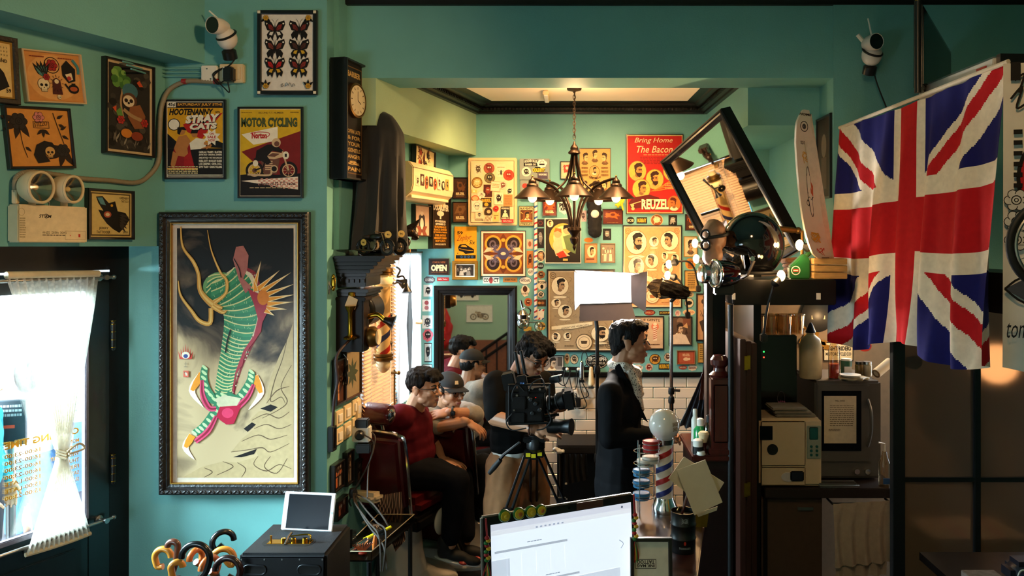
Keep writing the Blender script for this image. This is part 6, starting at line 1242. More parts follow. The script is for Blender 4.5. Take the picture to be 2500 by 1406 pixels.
def faceparts(par,f,k=1.0,org=V((0,0,0)),lip='#a5625a',brow='#14100e',open_=True):
    def B(name,fn,m):
        mb=MB();mb.M=MX.Translation(-org);fn(mb);return mb.build(name,m,par)
    ew=mat('eye_white','#d8cfc4',.25);ir=mat('iris_dark','#1a0f0a',.15);br=mat('brow_hair',brow,.8);lp=mat('lip_'+lip,lip,.45)
    for q in (-1,1):
        o=B('eye', lambda mb:mb.ell(f(q*.031*k,.0775*k,.002*k),.0125*k,.0095*k,.0062*k,f.ax),ew);B('iris', lambda mb:mb.ell(f(q*.031*k,.0840*k,.002*k),.0055*k,.0042*k,.0056*k,f.ax),ir).parent=o
        B('eyelid', lambda mb:mb.tube(crom([f(q*.017*k,.083*k,.004*k),f(q*.031*k,.0875*k,.0095*k),f(q*.046*k,.078*k,.004*k)],4),.0026*k,6),br)
        B('eyebrow', lambda mb:mb.tube(crom([f(q*.013*k,.091*k,.020*k),f(q*.032*k,.092*k,.028*k),f(q*.052*k,.076*k,.022*k)],4),[.0035*k,.005*k,.002*k],6),br)
    B('lips', lambda mb:(mb.tube(crom([f(-.021*k,.090*k,-.061*k),f(0,.1005*k,-.057*k),f(.021*k,.090*k,-.061*k)],4),[.002,.0048,.002],6),mb.tube(crom([f(-.018*k,.091*k,-.063*k),f(0,.099*k,-.067*k),f(.018*k,.091*k,-.063*k)],4),[.002,.0052,.002],6)),lp)
def hand(mb,w_,d,pn,curl=.5,thumb=1,k=1.0,spread=.12):
    """palm and five fingers; d along the hand, pn out of the palm"""
    d=V(d).normalized();pn=(V(pn)-d*V(pn).dot(d)).normalized();ac=d.cross(pn).normalized()*thumb;w_=V(w_)
    mb.sweep([(w_-d*.02*k,.024*k),(w_+d*.012*k,.022*k)])
    mb.ell(w_+d*.052*k,.040*k,.016*k,.050*k,(ac,pn,d));mb.ell(w_+d*.03*k+ac*.022*k+pn*.006*k,.02*k,.016*k,.03*k,(ac,pn,d))
    for i,(o,L_) in enumerate(((.030,.88),(.010,1.0),(-.010,.94),(-.029,.76))):
        p=w_+d*(.088 if i<3 else .080)*k+ac*o*k;a_=0;r=.0092*k*(1 if i<3 else .88);ch=[(p-d*.012*k,r*1.08)]
        for j,sl in enumerate((.040,.026,.021)):
            a_+=curl*(.55,.75,.6)[j]*(1+.12*(i-1));dd=(d*math.cos(a_)+pn*math.sin(a_)+ac*spread*(1.2-i*.8)*math.cos(a_)).normalized();p=p+dd*sl*L_*k;ch.append((p,r*(.96,.90,.78)[j]))
        mb.sweep(ch)
    p=w_+d*.028*k+ac*.034*k;ch=[(w_+d*.015*k+ac*.018*k,.014*k)]
    for j,sl in enumerate((.0,.036,.028)):
        dd=(d*.75+ac*(.75-.45*j*curl)+pn*(.35+.35*curl)).normalized();p=p+dd*sl*k;ch.append((p,(.0125,.0105,.009)[j]*k))
    mb.sweep(ch)
def glasses(par,f,org,k=1.0,m=None,r=.021):
    t=MB();t.M=MX.Translation(-org);m=m or BLKP
    for q in (-1,1):
        t.tube([f(q*.031*k+r*k*math.cos(a_*.3927),.097*k-.006*abs(math.cos(a_*.3927))*k,.0*k+r*.85*k*math.sin(a_*.3927)) for a_ in range(16)],.0017,6,closed=True);t.tube([f(q*.052*k,.09*k,.006*k),f(q*.075*k,.05*k,.008*k),f(q*.083*k,-.01*k,.006*k)],.0017,6)
    t.tube([f(-.011*k,.1*k,.004*k),f(.011*k,.1*k,.004*k)],.0017,6);o=t.build('glasses_frame',m,par)
    for q in (-1,1):
        l_=MB();l_.M=MX.Translation(-org);vs=[f(q*.031*k+r*.95*k*math.cos(a_*.3927),.0955*k,r*.8*k*math.sin(a_*.3927)) for a_ in range(16)];l_.add(vs,[tuple(range(16))]);l_.build('lens',glassmat('spectacle_lens','#f4f4f4',.05),o)
SK1=mat('skin_warm','#c08a68',.5,noise=.06,nscale=25);SK2=mat('skin_tan','#b07a58',.5,noise=.06,nscale=25)
HAIR=mat('black_hair','#0b0807',.6,spec=.18,noise=.4,nscale=60,bump=.6,bscale=220,stretch=(1,1,.25))
MAROON=mat('maroon_cotton','#560a18',.85,noise=.12,spec=.15);JEANS=mat('navy_trousers','#0b0d14',.85,noise=.2,spec=.15);GREYS=mat('grey_marl','#8f867b',.85,noise=.15,nscale=90,sheen=.2);BLACKT=mat('black_tee','#080808',.85,noise=.2,spec=.12);KHAKI=mat('khaki_cotton','#8a5c34',.85,noise=.14);SUIT=mat('black_suit_wool','#08070a',.8,noise=.2,spec=.15);SHOE=mat('black_knit_shoe','#0c0c0e',.7,noise=.2);SOLE=mat('white_sole','#d8d4cc',.5)
def shoe(par,org,heel,d,up=(0,0,1),L_=.27,accent=None):
    d=V(d).normalized();f=Fr(heel,d,up);mb=MB();mb.ell(f(0,.02,.045),.036,.045,.05,f.ax);mb.ell(f(0,.10,.035),.040,.09,.035,f.ax);mb.ell(f(0,.19,.025),.042,.06,.026,f.ax);mb.sweep([(f(0,.02,.07),.04),(f(0,.01,.10),.042)])
    me=remesh(mb,.008,3);me.transform(MX.Translation(-org));o=smoothobj('shoe',me,SHOE,par)
    s_=MB();s_.M=MX.Translation(-org);s_.ell(f(0,.105,.008),.046,.145,.012,f.ax);s_.build('sole',SOLE,o)
    if accent:q=MB();q.M=MX.Translation(-org);q.ell(f(.02,.15,.016),.03,.03,.012,f.ax);q.build('red_accent',accent,o)
def cloth(par,name,mb,m,org,vox=.008,sm=5,amp=.005,f=14,sx=1,sz=.6,seed=0):
    me=remesh(mb,vox,sm,folds(amp,f,sx,sx,sz,seed));me.transform(MX.Translation(-org));return smoothobj(name,me,m,par)
def skin(par,mb,m,org,vox=.0042):me=remesh(mb,vox,3);me.transform(MX.Translation(-org));return smoothobj('body',me,m,par)
def hairmesh(par,mb,org,vox=.005,amp=.006,seed=0,m=None):me=remesh(mb,vox,2, lambda p:amp*NZ.noise(V((p.x*38+seed,p.y*38,p.z*24)))+amp*.7*NZ.noise(V((p.x*95,p.y*95+seed,p.z*40))));me.transform(MX.Translation(-org));return smoothobj('hair',me,m or HAIR,par)
# ---------- man in the dark suit, profile to the right
f=Fr(P(1535,836,4.2),(1,-.02,-.04));org=V((P(1512,0,4.2).x,4.2,0));t=thing('person','man in a black suit and patterned scarf standing in profile','person',org)
nb=P(1519,905,4.2);shN,shF=P(1490,962,4.02),P(1526,955,4.40);elN,elF=P(1488,1068,3.98),P(1530,1060,4.42);wrN,wrF=P(1592,1066,4.02),P(1600,1060,4.36)
ch,wa,hp=P(1516,1000,4.2),P(1514,1095,4.2),P(1510,1185,4.2);ftN,ftF=V((hp.x-.02,4.1,.08)),V((hp.x+.06,4.3,.08))
mb=MB();head(mb,f);mb.sweep([(f(0,-.02,-.05),.056),(nb+V((-.012,0,0)),.060),(ch,.075)]);mb.sweep([(ch,.08),(wa,.08),(hp,.08),((hp+ftN)/2,.05),(ftN,.04)]);mb.sweep([(hp,.08),((hp+ftF)/2,.05),(ftF,.04)])
for s_,e_,w_,q in ((shN,elN,wrN,-1),(shF,elF,wrF,1)):mb.sweep([(ch,.06),(s_,.045),(e_,.033),(w_,.026)]);hand(mb,w_,(1,.1*-q,.05),(0,-q,-.3),.9,q)
skin(t,mb,SK2,org);faceparts(t,f,org=org)
mb=MB();R3=(V((0,1,0)),V((1,0,0)),V((0,0,1)))
mb.ell(ch+V((.0,0,.02)),.205,.118,.17,R3);mb.ell((ch+wa)/2,.185,.112,.18,R3);mb.ell(wa,.18,.124,.2,R3);mb.ell(hp,.185,.132,.2,R3);mb.ell(hp-V((0,0,.16)),.187,.136,.2,R3);mb.ell(hp+V((0,0,.1)),.182,.127,.2,R3);mb.sweep([(shN,.062),(nb-V((.03,.04,.03)),.050),(nb-V((.03,-.04,.03)),.050),(shF,.062)])
for s_,e_,w_ in ((shN,elN,wrN),(shF,elF,wrF)):mb.sweep([(s_,.070),((s_+e_)/2,.064),(e_,.060),((e_*.5+w_*.5),.052),(w_-V((.03,0,0)),.043)])
o=cloth(t,'suit_jacket',mb,SUIT,org,.009,5,.006,9,1,.7)
lp=MB();lp.M=MX.Translation(-org);lp.prism([(P(1500,895,4.1).x,P(0,895,4.1).z),(P(1512,885,4.1).x,P(0,885,4.1).z),(P(1545,950,4.1).x,P(0,950,4.1).z),(P(1582,1030,4.1).x,P(0,1030,4.1).z),(P(1556,1010,4.1).x,P(0,1010,4.1).z),(P(1535,955,4.1).x,P(0,955,4.1).z),(P(1520,960,4.1).x,P(0,960,4.1).z)],4.075,4.095);lp.build('lapel',SUIT,o,smooth=False,bevel=.004)
mb=MB();mb.sweep([(hp-V((0,0,.05)),.13),(V((hp.x,4.12,.55)),.09),(ftN+V((0,0,.03)),.065)]);mb.sweep([(hp-V((0,0,.05)),.13),(V((hp.x+.02,4.28,.55)),.09),(ftF+V((0,0,.03)),.065)]);cloth(t,'trousers',mb,SUIT,org,.012,4,.004,8)
for q in (ftN,ftF):shoe(t,org,q-V((.05,0,.075)),(1,0,0))
scm=bpy.data.materials.new('dotted_scarf');scm.use_nodes=True;nt=scm.node_tree;vz=nt.nodes.new('ShaderNodeTexVoronoi');vz.inputs['Scale'].default_value=105;cr=nt.nodes.new('ShaderNodeValToRGB');cr.color_ramp.elements[0].position=.28;cr.color_ramp.elements[0].color=(*lin('#2a1c18'),1);cr.color_ramp.elements[1].position=.36;cr.color_ramp.elements[1].color=(*lin('#d8c6b4'),1)
tc=nt.nodes.new('ShaderNodeTexCoord');nt.links.new(tc.outputs['Object'],vz.inputs['Vector']);nt.links.new(vz.outputs['Distance'],cr.inputs[0]);nt.links.new(cr.outputs[0],nt.nodes['Principled BSDF'].inputs['Base Color']);nt.nodes['Principled BSDF'].inputs['Roughness'].default_value=.8
mb=MB();ringp=[nb+V((.062*math.cos(a_*.524)+.006+.02*max(0,math.cos(a_*.524)),.068*math.sin(a_*.524),.035-.05*max(0,math.cos(a_*.524)))) for a_ in range(12)]
for i in range(12):mb.sweep([(ringp[i],.024),(ringp[(i+1)%12],.024)])
mb.sweep([(P(1545,915,4.12),.026),(P(1553,940,4.1),.028),(P(1558,965,4.1),.024),(P(1566,1000,4.11),.014)]);mb.sweep([(P(1548,912,4.2),.03),(P(1558,960,4.2),.03)]);cloth(t,'scarf',mb,scm,org,.007,2,.008,30,seed=3)
mb=MB();e= lambda x,y,z,a,b,c:mb.ell(f(x,y,z),a,b,c,f.ax)
e(0,-.018,.062,.078,.094,.062);e(0,-.050,.02,.074,.062,.078);e(0,.03,.092,.064,.060,.036);e(0,.074,.088,.05,.028,.022);e(0,-.066,-.03,.058,.032,.05);e(.058,.0,.042,.020,.05,.045);e(-.058,.0,.042,.020,.05,.045);e(.066,.012,.012,.008,.012,.02);e(-.066,.012,.012,.008,.012,.02)
hairmesh(t,mb,org,.005,.006,1)
# ---------- cameraman
f=Fr(P(1300,866,4.5),(.62,-.62,-.52),(.15,-.1,1));org=V((P(1262,0,4.5).x,4.5,0));t=thing('person','cameraman in black tee and khaki trousers bent over a video camera','person',org)
nb=P(1268,908,4.56);ch,wa,hp=P(1262,975,4.55),P(1262,1060,4.55),P(1262,1135,4.55);sR,sL=P(1212,938,4.42),P(1322,935,4.68);eR,eL=P(1208,1020,4.30),P(1338,1020,4.6);wR,wL=P(1303,1046,4.16),P(1352,998,4.36)
fR,fL=V((P(1225,0,4.5).x,4.42,.08)),V((P(1300,0,4.5).x,4.66,.08));B3=(V((.83,.55,0)).normalized(),V((.55,-.83,0)).normalized(),V((0,0,1)))
mb=MB();head(mb,f);mb.sweep([(f(0,-.03,-.04),.055),(nb,.058),(ch,.07)]);mb.sweep([(ch,.08),(wa,.08),(hp,.08),((hp+fR)/2,.05),(fR,.04)]);mb.sweep([(hp,.08),((hp+fL)/2,.05),(fL,.04)])
mb.sweep([(ch,.06),(sR,.05),(eR,.044),((eR+wR)/2,.040),(wR,.027)]);mb.sweep([(ch,.06),(sL,.05),(eL,.040),(wL,.027)]);hand(mb,wR,(1,-.1,.02),(.1,.75,-.5),.75,-1);hand(mb,wL,(.55,-.75,.1),(-.2,.2,1),.95,1)
skin(t,mb,SK2,org);faceparts(t,f,org=org);glasses(t,f,org,m=mat('dark_tortoise','#2a1c16',.25))
mb=MB();mb.ell(ch+V((0,0,.02)),.185,.115,.16,B3);mb.ell((ch+wa)/2,.175,.115,.18,B3);mb.ell(wa,.168,.118,.15,B3);mb.ell(P(1262,1085,4.55),.165,.125,.08,B3);mb.sweep([(sR,.072),(nb-V((0,0,.05)),.058),(sL,.072)]);mb.sweep([(sR,.080),((sR+eR)/2,.070),(eR+(sR-eR)*.12,.060)]);mb.sweep([(sL,.078),((sL+eL)/2,.066),(eL+(sL-eL)*.15,.056)])
cloth(t,'tee_shirt',mb,BLACKT,org,.009,4,.007,10,seed=5);mb=MB();mb.ell(P(1262,1100,4.55),.160,.122,.065,B3);cloth(t,'undershirt_hem',mb,SOLE,org,.01,3,.003,10)
mb=MB();mb.ell(hp+V((0,0,.02)),.17,.13,.14,B3);mb.sweep([(hp+V((-.06,-.05,0)),.118),(V((fR.x,fR.y,.55)),.098),(fR+V((0,0,.05)),.085)]);mb.sweep([(hp+V((.06,.05,0)),.118),(V((fL.x,fL.y,.55)),.096),(fL+V((0,0,.05)),.085)]);cloth(t,'trousers',mb,KHAKI,org,.010,4,.012,9,seed=8)
for q in (fR,fL):shoe(t,org,q-V((.02,0,.075)),(.55,-.83,0))
mb=MB();e= lambda x,y,z,a,b,c:mb.ell(f(x,y,z),a,b,c,f.ax)
e(0,-.015,.066,.082,.096,.062);e(0,-.05,.02,.076,.062,.07);e(.0,.05,.09,.075,.045,.036);e(.045,.085,.07,.04,.03,.03);e(-.05,.07,.072,.035,.03,.028);e(.06,-.01,.03,.022,.05,.04);e(-.06,-.01,.03,.022,.05,.04);e(0,-.075,.06,.05,.03,.05)
hairmesh(t,mb,org,.005,.012,4);MB().torus(wR-org-V((.022,0,.0)),.031,.006,(1,-.1,.0),18,8).build('bracelet',mat('brown_wood_handle'),t)
# ---------- seated man in maroon
f=Fr(P(1034,946,4.75),(.93,-.30,-.06));org=V((P(1010,0,4.75).x,4.75,.5));t=thing('person','seated man in a maroon tee with glasses looking right','person',org)
nb=P(1012,997,4.77);ch,wa,hp=P(1003,1052,4.77),P(1008,1105,4.77),P(1015,1145,4.78);sN,sF=P(978,1018,4.62),P(1020,1012,4.93);eN,eF=P(930,1028,4.62),P(1062,1088,4.96);wN,wF=P(898,1052,4.72),P(1078,1120,4.86)
kN,kF=P(1116,1172,4.66),P(1128,1162,4.92);aN,aF=P(1100,1328,4.60),P(1138,1318,4.86);R4=(V((.3,.95,0)).normalized(),V((.95,-.3,0)).normalized(),V((0,0,1)))
mb=MB();head(mb,f,1.02,1.06);mb.sweep([(f(0,-.02,-.05),.058),(nb,.062),(ch,.075)]);mb.sweep([(ch,.09),(wa,.09),(hp,.09),(kN,.055),(aN,.035)]);mb.sweep([(hp,.08),(kF,.055),(aF,.035)])
mb.sweep([(ch,.06),(sN,.05),(eN,.042),(wN,.028)]);mb.sweep([(ch,.06),(sF,.05),(eF,.042),(wF,.028)]);hand(mb,wN,(-.5,.6,-.4),(.3,.2,-.9),.5,1);hand(mb,wF,(.9,-.2,-.2),(0,0,-1),.4,1)
skin(t,mb,SK1,org);faceparts(t,f,1.02,org);glasses(t,f,org,1.02,mat('thin_steel_frame','#4a4038',.3,.8),.022)
mb=MB();mb.ell(ch+V((0,0,.01)),.20,.125,.15,R4);mb.ell((ch+wa)/2,.185,.128,.14,R4);mb.ell(wa,.18,.135,.12,R4);mb.ell(hp,.18,.14,.07,R4);mb.sweep([(sN,.078),(nb-V((0,0,.045)),.058),(sF,.078)]);mb.sweep([(sN,.080),(eN+(sN-eN)*.22,.066)]);mb.sweep([(sF,.08),(eF+(sF-eF)*.3,.062)])
cloth(t,'tee_shirt',mb,MAROON,org,.009,4,.006,11,seed=11)
mb=MB();mb.ell(hp-V((0,0,.01)),.17,.16,.1,R4);mb.sweep([(hp+V((.02,-.1,0)),.105),((hp+kN)/2+V((0,-.03,.01)),.095),(kN,.078),((kN+aN)/2,.072),(aN+V((0,0,.04)),.058)]);mb.sweep([(hp+V((.02,.08,0)),.105),(kF,.078),((kF+aF)/2,.07),(aF+V((0,0,.04)),.056)]);cloth(t,'trousers',mb,JEANS,org,.010,4,.006,10,seed=12)
for q in (aN,aF):shoe(t,org,q-V((.06,0,.085)),(.97,-.2,-.12),accent=mat('red_tape'))
mb=MB();e= lambda x,y,z,a,b,c:mb.ell(f(x,y,z),a,b,c,f.ax)
e(0,-.015,.068,.084,.098,.064);e(0,-.055,.03,.076,.058,.066);e(0,.05,.088,.07,.045,.036);e(.03,.088,.068,.04,.022,.026);e(-.03,.088,.068,.04,.022,.026);e(.064,-.005,.045,.02,.05,.04);e(-.064,-.005,.045,.02,.05,.04);hairmesh(t,mb,org,.005,.007,9)
# ---------- seated man with cap, arms folded on the chair back
f=Fr(P(1098,953,5.02),(.78,-.60,-.10));org=V((P(1095,0,5.1).x,5.1,.5));t=thing('person','man in a black cap and grey shirt leaning folded arms on the chair','person',org)
nb=P(1088,998,5.06);ch,wa,hp=P(1086,1055,5.14),P(1092,1115,5.2),P(1100,1160,5.24);sR,sL=P(1052,1018,5.0),P(1130,1008,5.18);eR,eL=P(1072,1040,4.86),P(1163,1012,4.98);wR,wL=P(1138,1030,4.84),P(1100,1006,4.86)
kR,kL=P(1180,1135,5.0),P(1195,1120,5.25);aR,aL=P(1178,1240,4.98),P(1200,1232,5.22);B3=(V((.8,.6,0)),V((.6,-.8,0)),V((0,0,1)))
mb=MB();head(mb,f);mb.sweep([(f(0,-.02,-.05),.054),(nb,.058),(ch,.07)]);mb.sweep([(ch,.08),(wa,.08),(hp,.08),(kR,.05),(aR,.035)]);mb.sweep([(hp,.08),(kL,.05),(aL,.035)]);mb.sweep([(ch,.06),(sR,.05),(eR,.042),((eR+wR)/2,.040),(wR,.028)]);mb.sweep([(ch,.06),(sL,.05),(eL,.042),((eL+wL)/2,.038),(wL,.028)])
hand(mb,wR,(.85,.1,-.5),(-.2,.3,-.9),.5,1);hand(mb,wL,(-.95,.05,-.15),(0,.5,-.8),.45,-1);skin(t,mb,SK2,org);faceparts(t,f,1,org);glasses(t,f,org,1,BLKP,.021)
mb=MB();mb.ell(ch,.19,.12,.15,B3);mb.ell((ch+wa)/2,.18,.122,.14,B3);mb.ell(wa,.172,.125,.12,B3);mb.sweep([(sR,.076),(nb-V((0,0,.045)),.058),(sL,.076)]);mb.sweep([(sR,.08),(eR+(sR-eR)*.15,.062)]);mb.sweep([(sL,.08),(eL+(sL-eL)*.1,.062),(eL+(wL-eL)*.2,.056)]);cloth(t,'grey_shirt',mb,GREYS,org,.009,4,.007,12,seed=21)
mb=MB();mb.ell(hp,.17,.14,.12,B3);mb.sweep([(hp,.11),(kR,.08),((kR+aR)/2,.072),(aR+V((0,0,.03)),.06)]);mb.sweep([(hp,.11),(kL,.08),(aL+V((0,0,.03)),.06)]);cloth(t,'trousers',mb,JEANS,org,.010,4,.007,10,seed=22)
for q in (aR,aL):shoe(t,org,q-V((.03,0,.085)),(.8,-.6,-.05))
mb=MB();e= lambda x,y,z,a,b,c:mb.ell(f(x,y,z),a,b,c,f.ax);e(0,-.05,.0,.074,.052,.06);e(.064,-.01,.012,.016,.035,.03);e(-.064,-.01,.012,.016,.035,.03);hairmesh(t,mb,org,.005,.004,17)
cpm=mat('black_cap_cloth','#0f0f11',.8,noise=.2);mb=MB();mb.M=MX.Translation(-org);vs=[];NU,NV=24,8
for j in range(NV+1):
    a_=math.pi/2*j/NV
    for i in range(NU):th=2*math.pi*i/NU;vs.append(f(.086*math.cos(a_)*math.cos(th),-.008+.104*math.cos(a_)*math.sin(th),.040+.082*math.sin(a_)))
mb.add(vs,[(j*NU+i,j*NU+(i+1)%NU,(j+1)*NU+(i+1)%NU,(j+1)*NU+i) for j in range(NV) for i in range(NU)]);cap=mb.build('cap',cpm,t)
mb=MB();mb.M=MX.Translation(-org);br=[]
for j in range(5):
    for i in range(13):u=-1+2*i/12;r=j/4;br.append(f(.080*u*(1-.12*r),(.085-.055*u*u)+r*.075*(1-.45*u*u),.040-.012*r-.014*u*u))
nb_=len(br);br+=[p-f.z*.004 for p in br];fs=[(j*13+i,j*13+i+1,(j+1)*13+i+1,(j+1)*13+i) for j in range(4) for i in range(12)];mb.add(br,fs+[tuple(x+nb_ for x in q[::-1]) for q in fs]);mb.build('brim',cpm,cap)
mb=MB();mb.M=MX.Translation(-org);mb.add([f(x,y,z) for x,y,z in ((.018,.093,.062),(.040,.083,.062),(.036,.078,.084),(.016,.086,.084))],[(0,1,2,3)]);mb.build('cap_patch',mat('cream_corner'),cap)
MB().torus(wL-org+V((.02,0,0)),.033,.007,(1,-.05,.15),18,8).build('wristwatch',BLKP,t);MB().cbox(wL-org+V((.02,-.034,.0)),(.03,.008,.03)).build('watch_face',BLKP,t,bevel=.004)
# ---------- people on the pavement outside the door
def walker(label,x,y,rz,top,leg,hairc,h=1.62):
    gz=-.34;org=V((x,y,gz));k=h/1.72;f=Fr(org+V((0,0,1.60*k)),(math.cos(rz),math.sin(rz),0));t=thing('person',label,'person',org);r_=f.x
    mb=MB();head(mb,f,k);c=org+V((0,0,1.25*k));h_=org+V((0,0,.9*k));mb.sweep([(f(0,-.02,-.05),.05),(c,.07),(h_,.08)])
    for q in (-1,1):mb.sweep([(c+V((0,0,.15*k)),.05),(c+r_*q*.18*k+V((0,0,.12*k)),.045),(c+r_*q*.24*k-V((0,0,.14*k)),.035),(h_+r_*q*.2*k+f.y*.1,.025)]);mb.sweep([(h_,.07),(org+r_*q*.09+V((0,0,.08)),.04)]);hand(mb,h_+r_*q*.2*k+f.y*.1,(0,0,-1),-r_*q,.4,q)
    skin(t,mb,SK1,org,.007);faceparts(t,f,k,org);mb=MB();mb.ell(c,.19*k,.12*k,.2*k,f.ax);mb.ell((c+h_)/2,.17*k,.12*k,.25*k,f.ax)
    for q in (-1,1):mb.sweep([(c+r_*q*.18*k+V((0,0,.12*k)),.07),(c+r_*q*.24*k-V((0,0,.14*k)),.055),(h_+r_*q*.2*k+f.y*.09,.04)])
    cloth(t,'jacket',mb,top,org,.014,4,.008,9);mb=MB()
    for q in (-1,1):mb.sweep([(h_+r_*q*.06,.11),(org+r_*q*.09+V((0,0,.45)),.08),(org+r_*q*.09+V((0,0,.1)),.06)]);shoe(t,org,org+r_*q*.09-f.y*.05,f.y)
    cloth(t,'trousers',mb,leg,org,.014,4,.006,9);mb=MB();mb.ell(f(0,-.02,.05),.08*k,.095*k,.075*k,f.ax);mb.ell(f(0,-.06,-.03),.085*k,.05*k,.15*k,f.ax);hairmesh(t,mb,org,.008,.006,2,hairc)
BJ=mat('blue_jeans','#4a6a94',.85,noise=.15)
p=P(75,0,5.6);walker('woman in a pale jacket seen from behind through the door glass',p.x,5.6,R(100),mat('pale_jacket','#c9ccd2',.8),BJ,mat('dark_brown_hair','#2a1c16',.5))
p=P(178,0,6.6);walker('person in a white top seen behind the lace curtain',p.x,6.6,R(60),mat('white_top','#e4e4e2',.8),BJ,mat('auburn_hair','#5a2c1c',.5))
p=P(-46,0,4.9);walker('person in a turquoise sleeve cut off at the photo edge',p.x,4.9,R(20),mat('turquoise_knit','#1f9aa8',.8),mat('dark_skirt','#2a2a30',.8),mat('dark_brown_hair'))
# ================================================================== barber chairs
LEA=mat('red_leather','#4a0d12',.32,noise=.15,nscale=10,coat=.25,bump=.08);CRM=mat('cream_enamel_arm','#dcc6a4',.3,noise=.05,coat=.3);PED=mat('white_porcelain','#d6d0c6',.2,noise=.04,coat=.4);DKI=mat('dark_iron','#14110f',.4,.4)
def rbox(mb,c,d,r=.03):return mb.cbox(c,d)
def chair(name,label,loc,rz,zs=.52,hr_=.585,arms=(-1,1)):
    """faces local +y; origin on the floor under the pedestal"""
    t=thing(name,label,'barber chair',TR(loc,rz))
    MB().lathe([(.34,0),(.345,.02),(.33,.035),(.22,.055),(.16,.09),(.135,.2),(.125,.33),(.12,.36)],n=40).build('pedestal',PED,t);MB().lathe([(.13,0),(.14,.01),(.14,.07),(.11,.08)],(0,0,.36),n=32).build('pump_collar',DKI,t)
    MB().box(-.27,-.22,zs-.09,.27,.28,zs-.01).build('seat_frame',DKI,t,bevel=.02);MB().box(-.25,-.2,zs-.02,.25,.28,zs+.09).build('seat_cushion',LEA,t,bevel=.04,seg=4)
    bk=MB();bk.M=TR((0,-.20,zs+.03),0,0,R(8));bk.box(-.235,-.085,0,.235,.0,.47);b_=bk.build('backrest',LEA,t,bevel=.05,seg=5)
    tr=MB();tr.M=TR((0,-.20,zs+.03),0,0,R(8));tr.tube(crom([(-.238,-.045,.0),(-.238,-.045,.40),(-.2,-.045,.465),(-.1,-.045,.478),(.1,-.045,.478),(.2,-.045,.465),(.238,-.045,.40),(.238,-.045,0)],5),.011,8);tr.build('chrome_trim',CHROME,b_)
    hM=TR((0,-.27-.05*(hr_<.5),zs+hr_),0,0,R(8));h_=MB();h_.M=hM;h_.lathe([(.02,-.12),(.055,-.115),(.062,-.09),(.062,.09),(.055,.115),(.02,.12)],(0,0,0),(1,0,0),24);hr=h_.build('headrest',LEA,t)
    for q in (-1,1):c_=MB();c_.M=hM;c_.lathe([(.035,0),(.038,.008),(.022,.02),(.006,.022)],(q*.118,0,0),(q,0,0),20);c_.build('end_cap',CHROME,hr)
    for q in (-.05,.05):s_=MB();s_.M=hM;s_.cyl((q,0,-.04),(q,.02,-.13),.009,n=8);s_.build('headrest_post',CHROME,hr)
    for q in arms:
        a_=MB();a_.box(q*.30-.04,-.17,zs+.20,q*.30+.04,.12,zs+.255);ar=a_.build('armrest',CRM,t,bevel=.022,seg=4)
        MB().tube(crom([(q*.28,.08,zs+.2),(q*.30,.10,zs+.12),(q*.28,.02,zs+.06),(q*.27,.04,zs-.04)]),.016,10).build('arm_scroll',CHROME,ar);MB().tube([(q*.28,-.14,zs+.2),(q*.27,-.16,zs-.02)],.014,10).build('arm_post',CHROME,ar)
    for q in (-1,1):
        MB().lathe([(.075,0),(.08,.008),(.06,.02),(.02,.024)],(q*.27,.02,zs-.09),(q,0,0),28).build('side_hub',PED,t)
    MB().box(-.19,.30,.16,.19,.34,zs-.04).build('leg_panel',LEA,t,bevel=.015);
    for q in (-1,1):MB().tube(crom([(q*.2,.28,zs-.06),(q*.2,.36,.3),(q*.2,.42,.14),(q*.2,.58,.12)]),.014,8).build('footrest_bar',CHROME,t)
    MB().box(-.19,.42,.105,.19,.62,.125).build('footplate',DKI,t,bevel=.006);MB().tube(crom([(.29,.02,zs-.1),(.32,.1,.3),(.33,.22,.12),(.33,.34,.1)]),[.014,.014,.014,.018],8).build('pump_lever',DKI,t)
    return t
c1=chair('barber_chair','red leather barber chair with white pedestal under the man in maroon',(-1.05,4.73,0),R(-22),.50,arms=(-1,))
# swung-out armrest beside the near backrest
ar=MB();ar.M=TR((.06,-.42,.66),R(-16),R(-8));ar.cbox((0,0,0),(.24,.085,.055));o=ar.build('swing_armrest',CRM,c1,bevel=.022,seg=4);MB().tube([(.06,-.40,.64),(.08,-.30,.52)],.014,8).build('arm_post',CHROME,o)
c2=chair('barber_chair','dark red barber chair in front of the mirror under the man with the cap',(-.70,5.24,0),R(-28),.46,.44)
tw_=thing('striped_towel','brown and white striped towel hanging from the chair armrest','towel',P(940,1215,4.32));mb=MB();o0=P(940,1215,4.32)
LT=[(0,V((905,1214))),(.4,V((925,1235))),(1,V((966,1345)))];RT=[(0,V((980,1200))),(.3,V((985,1245))),(1,V((990,1318)))]
mb.M=MX.Translation(-o0);drape(mb, lambda t_:P(*lerpk(LT,t_),4.31), lambda t_:P(*lerpk(RT,t_),4.33),24,48,7, lambda t_:.004+.012*t_,V((0,-1,0)))
stm=bpy.data.materials.new('striped_cotton');stm.use_nodes=True;nt=stm.node_tree;wv=nt.nodes.new('ShaderNodeTexWave');wv.inputs['Scale'].default_value=34;wv.inputs['Distortion'].default_value=.3;tc=nt.nodes.new('ShaderNodeTexCoord');cr=nt.nodes.new('ShaderNodeValToRGB');cr.color_ramp.elements[0].position=.4;cr.color_ramp.elements[0].color=(*lin('#3a241c'),1);cr.color_ramp.elements[1].position=.6;cr.color_ramp.elements[1].color=(*lin('#b08a74'),1)
nt.links.new(tc.outputs['Object'],wv.inputs['Vector']);nt.links.new(wv.outputs['Fac'],cr.inputs[0]);nt.links.new(cr.outputs[0],nt.nodes['Principled BSDF'].inputs['Base Color']);nt.nodes['Principled BSDF'].inputs['Roughness'].default_value=.9
mb.build('cloth',stm,tw_)
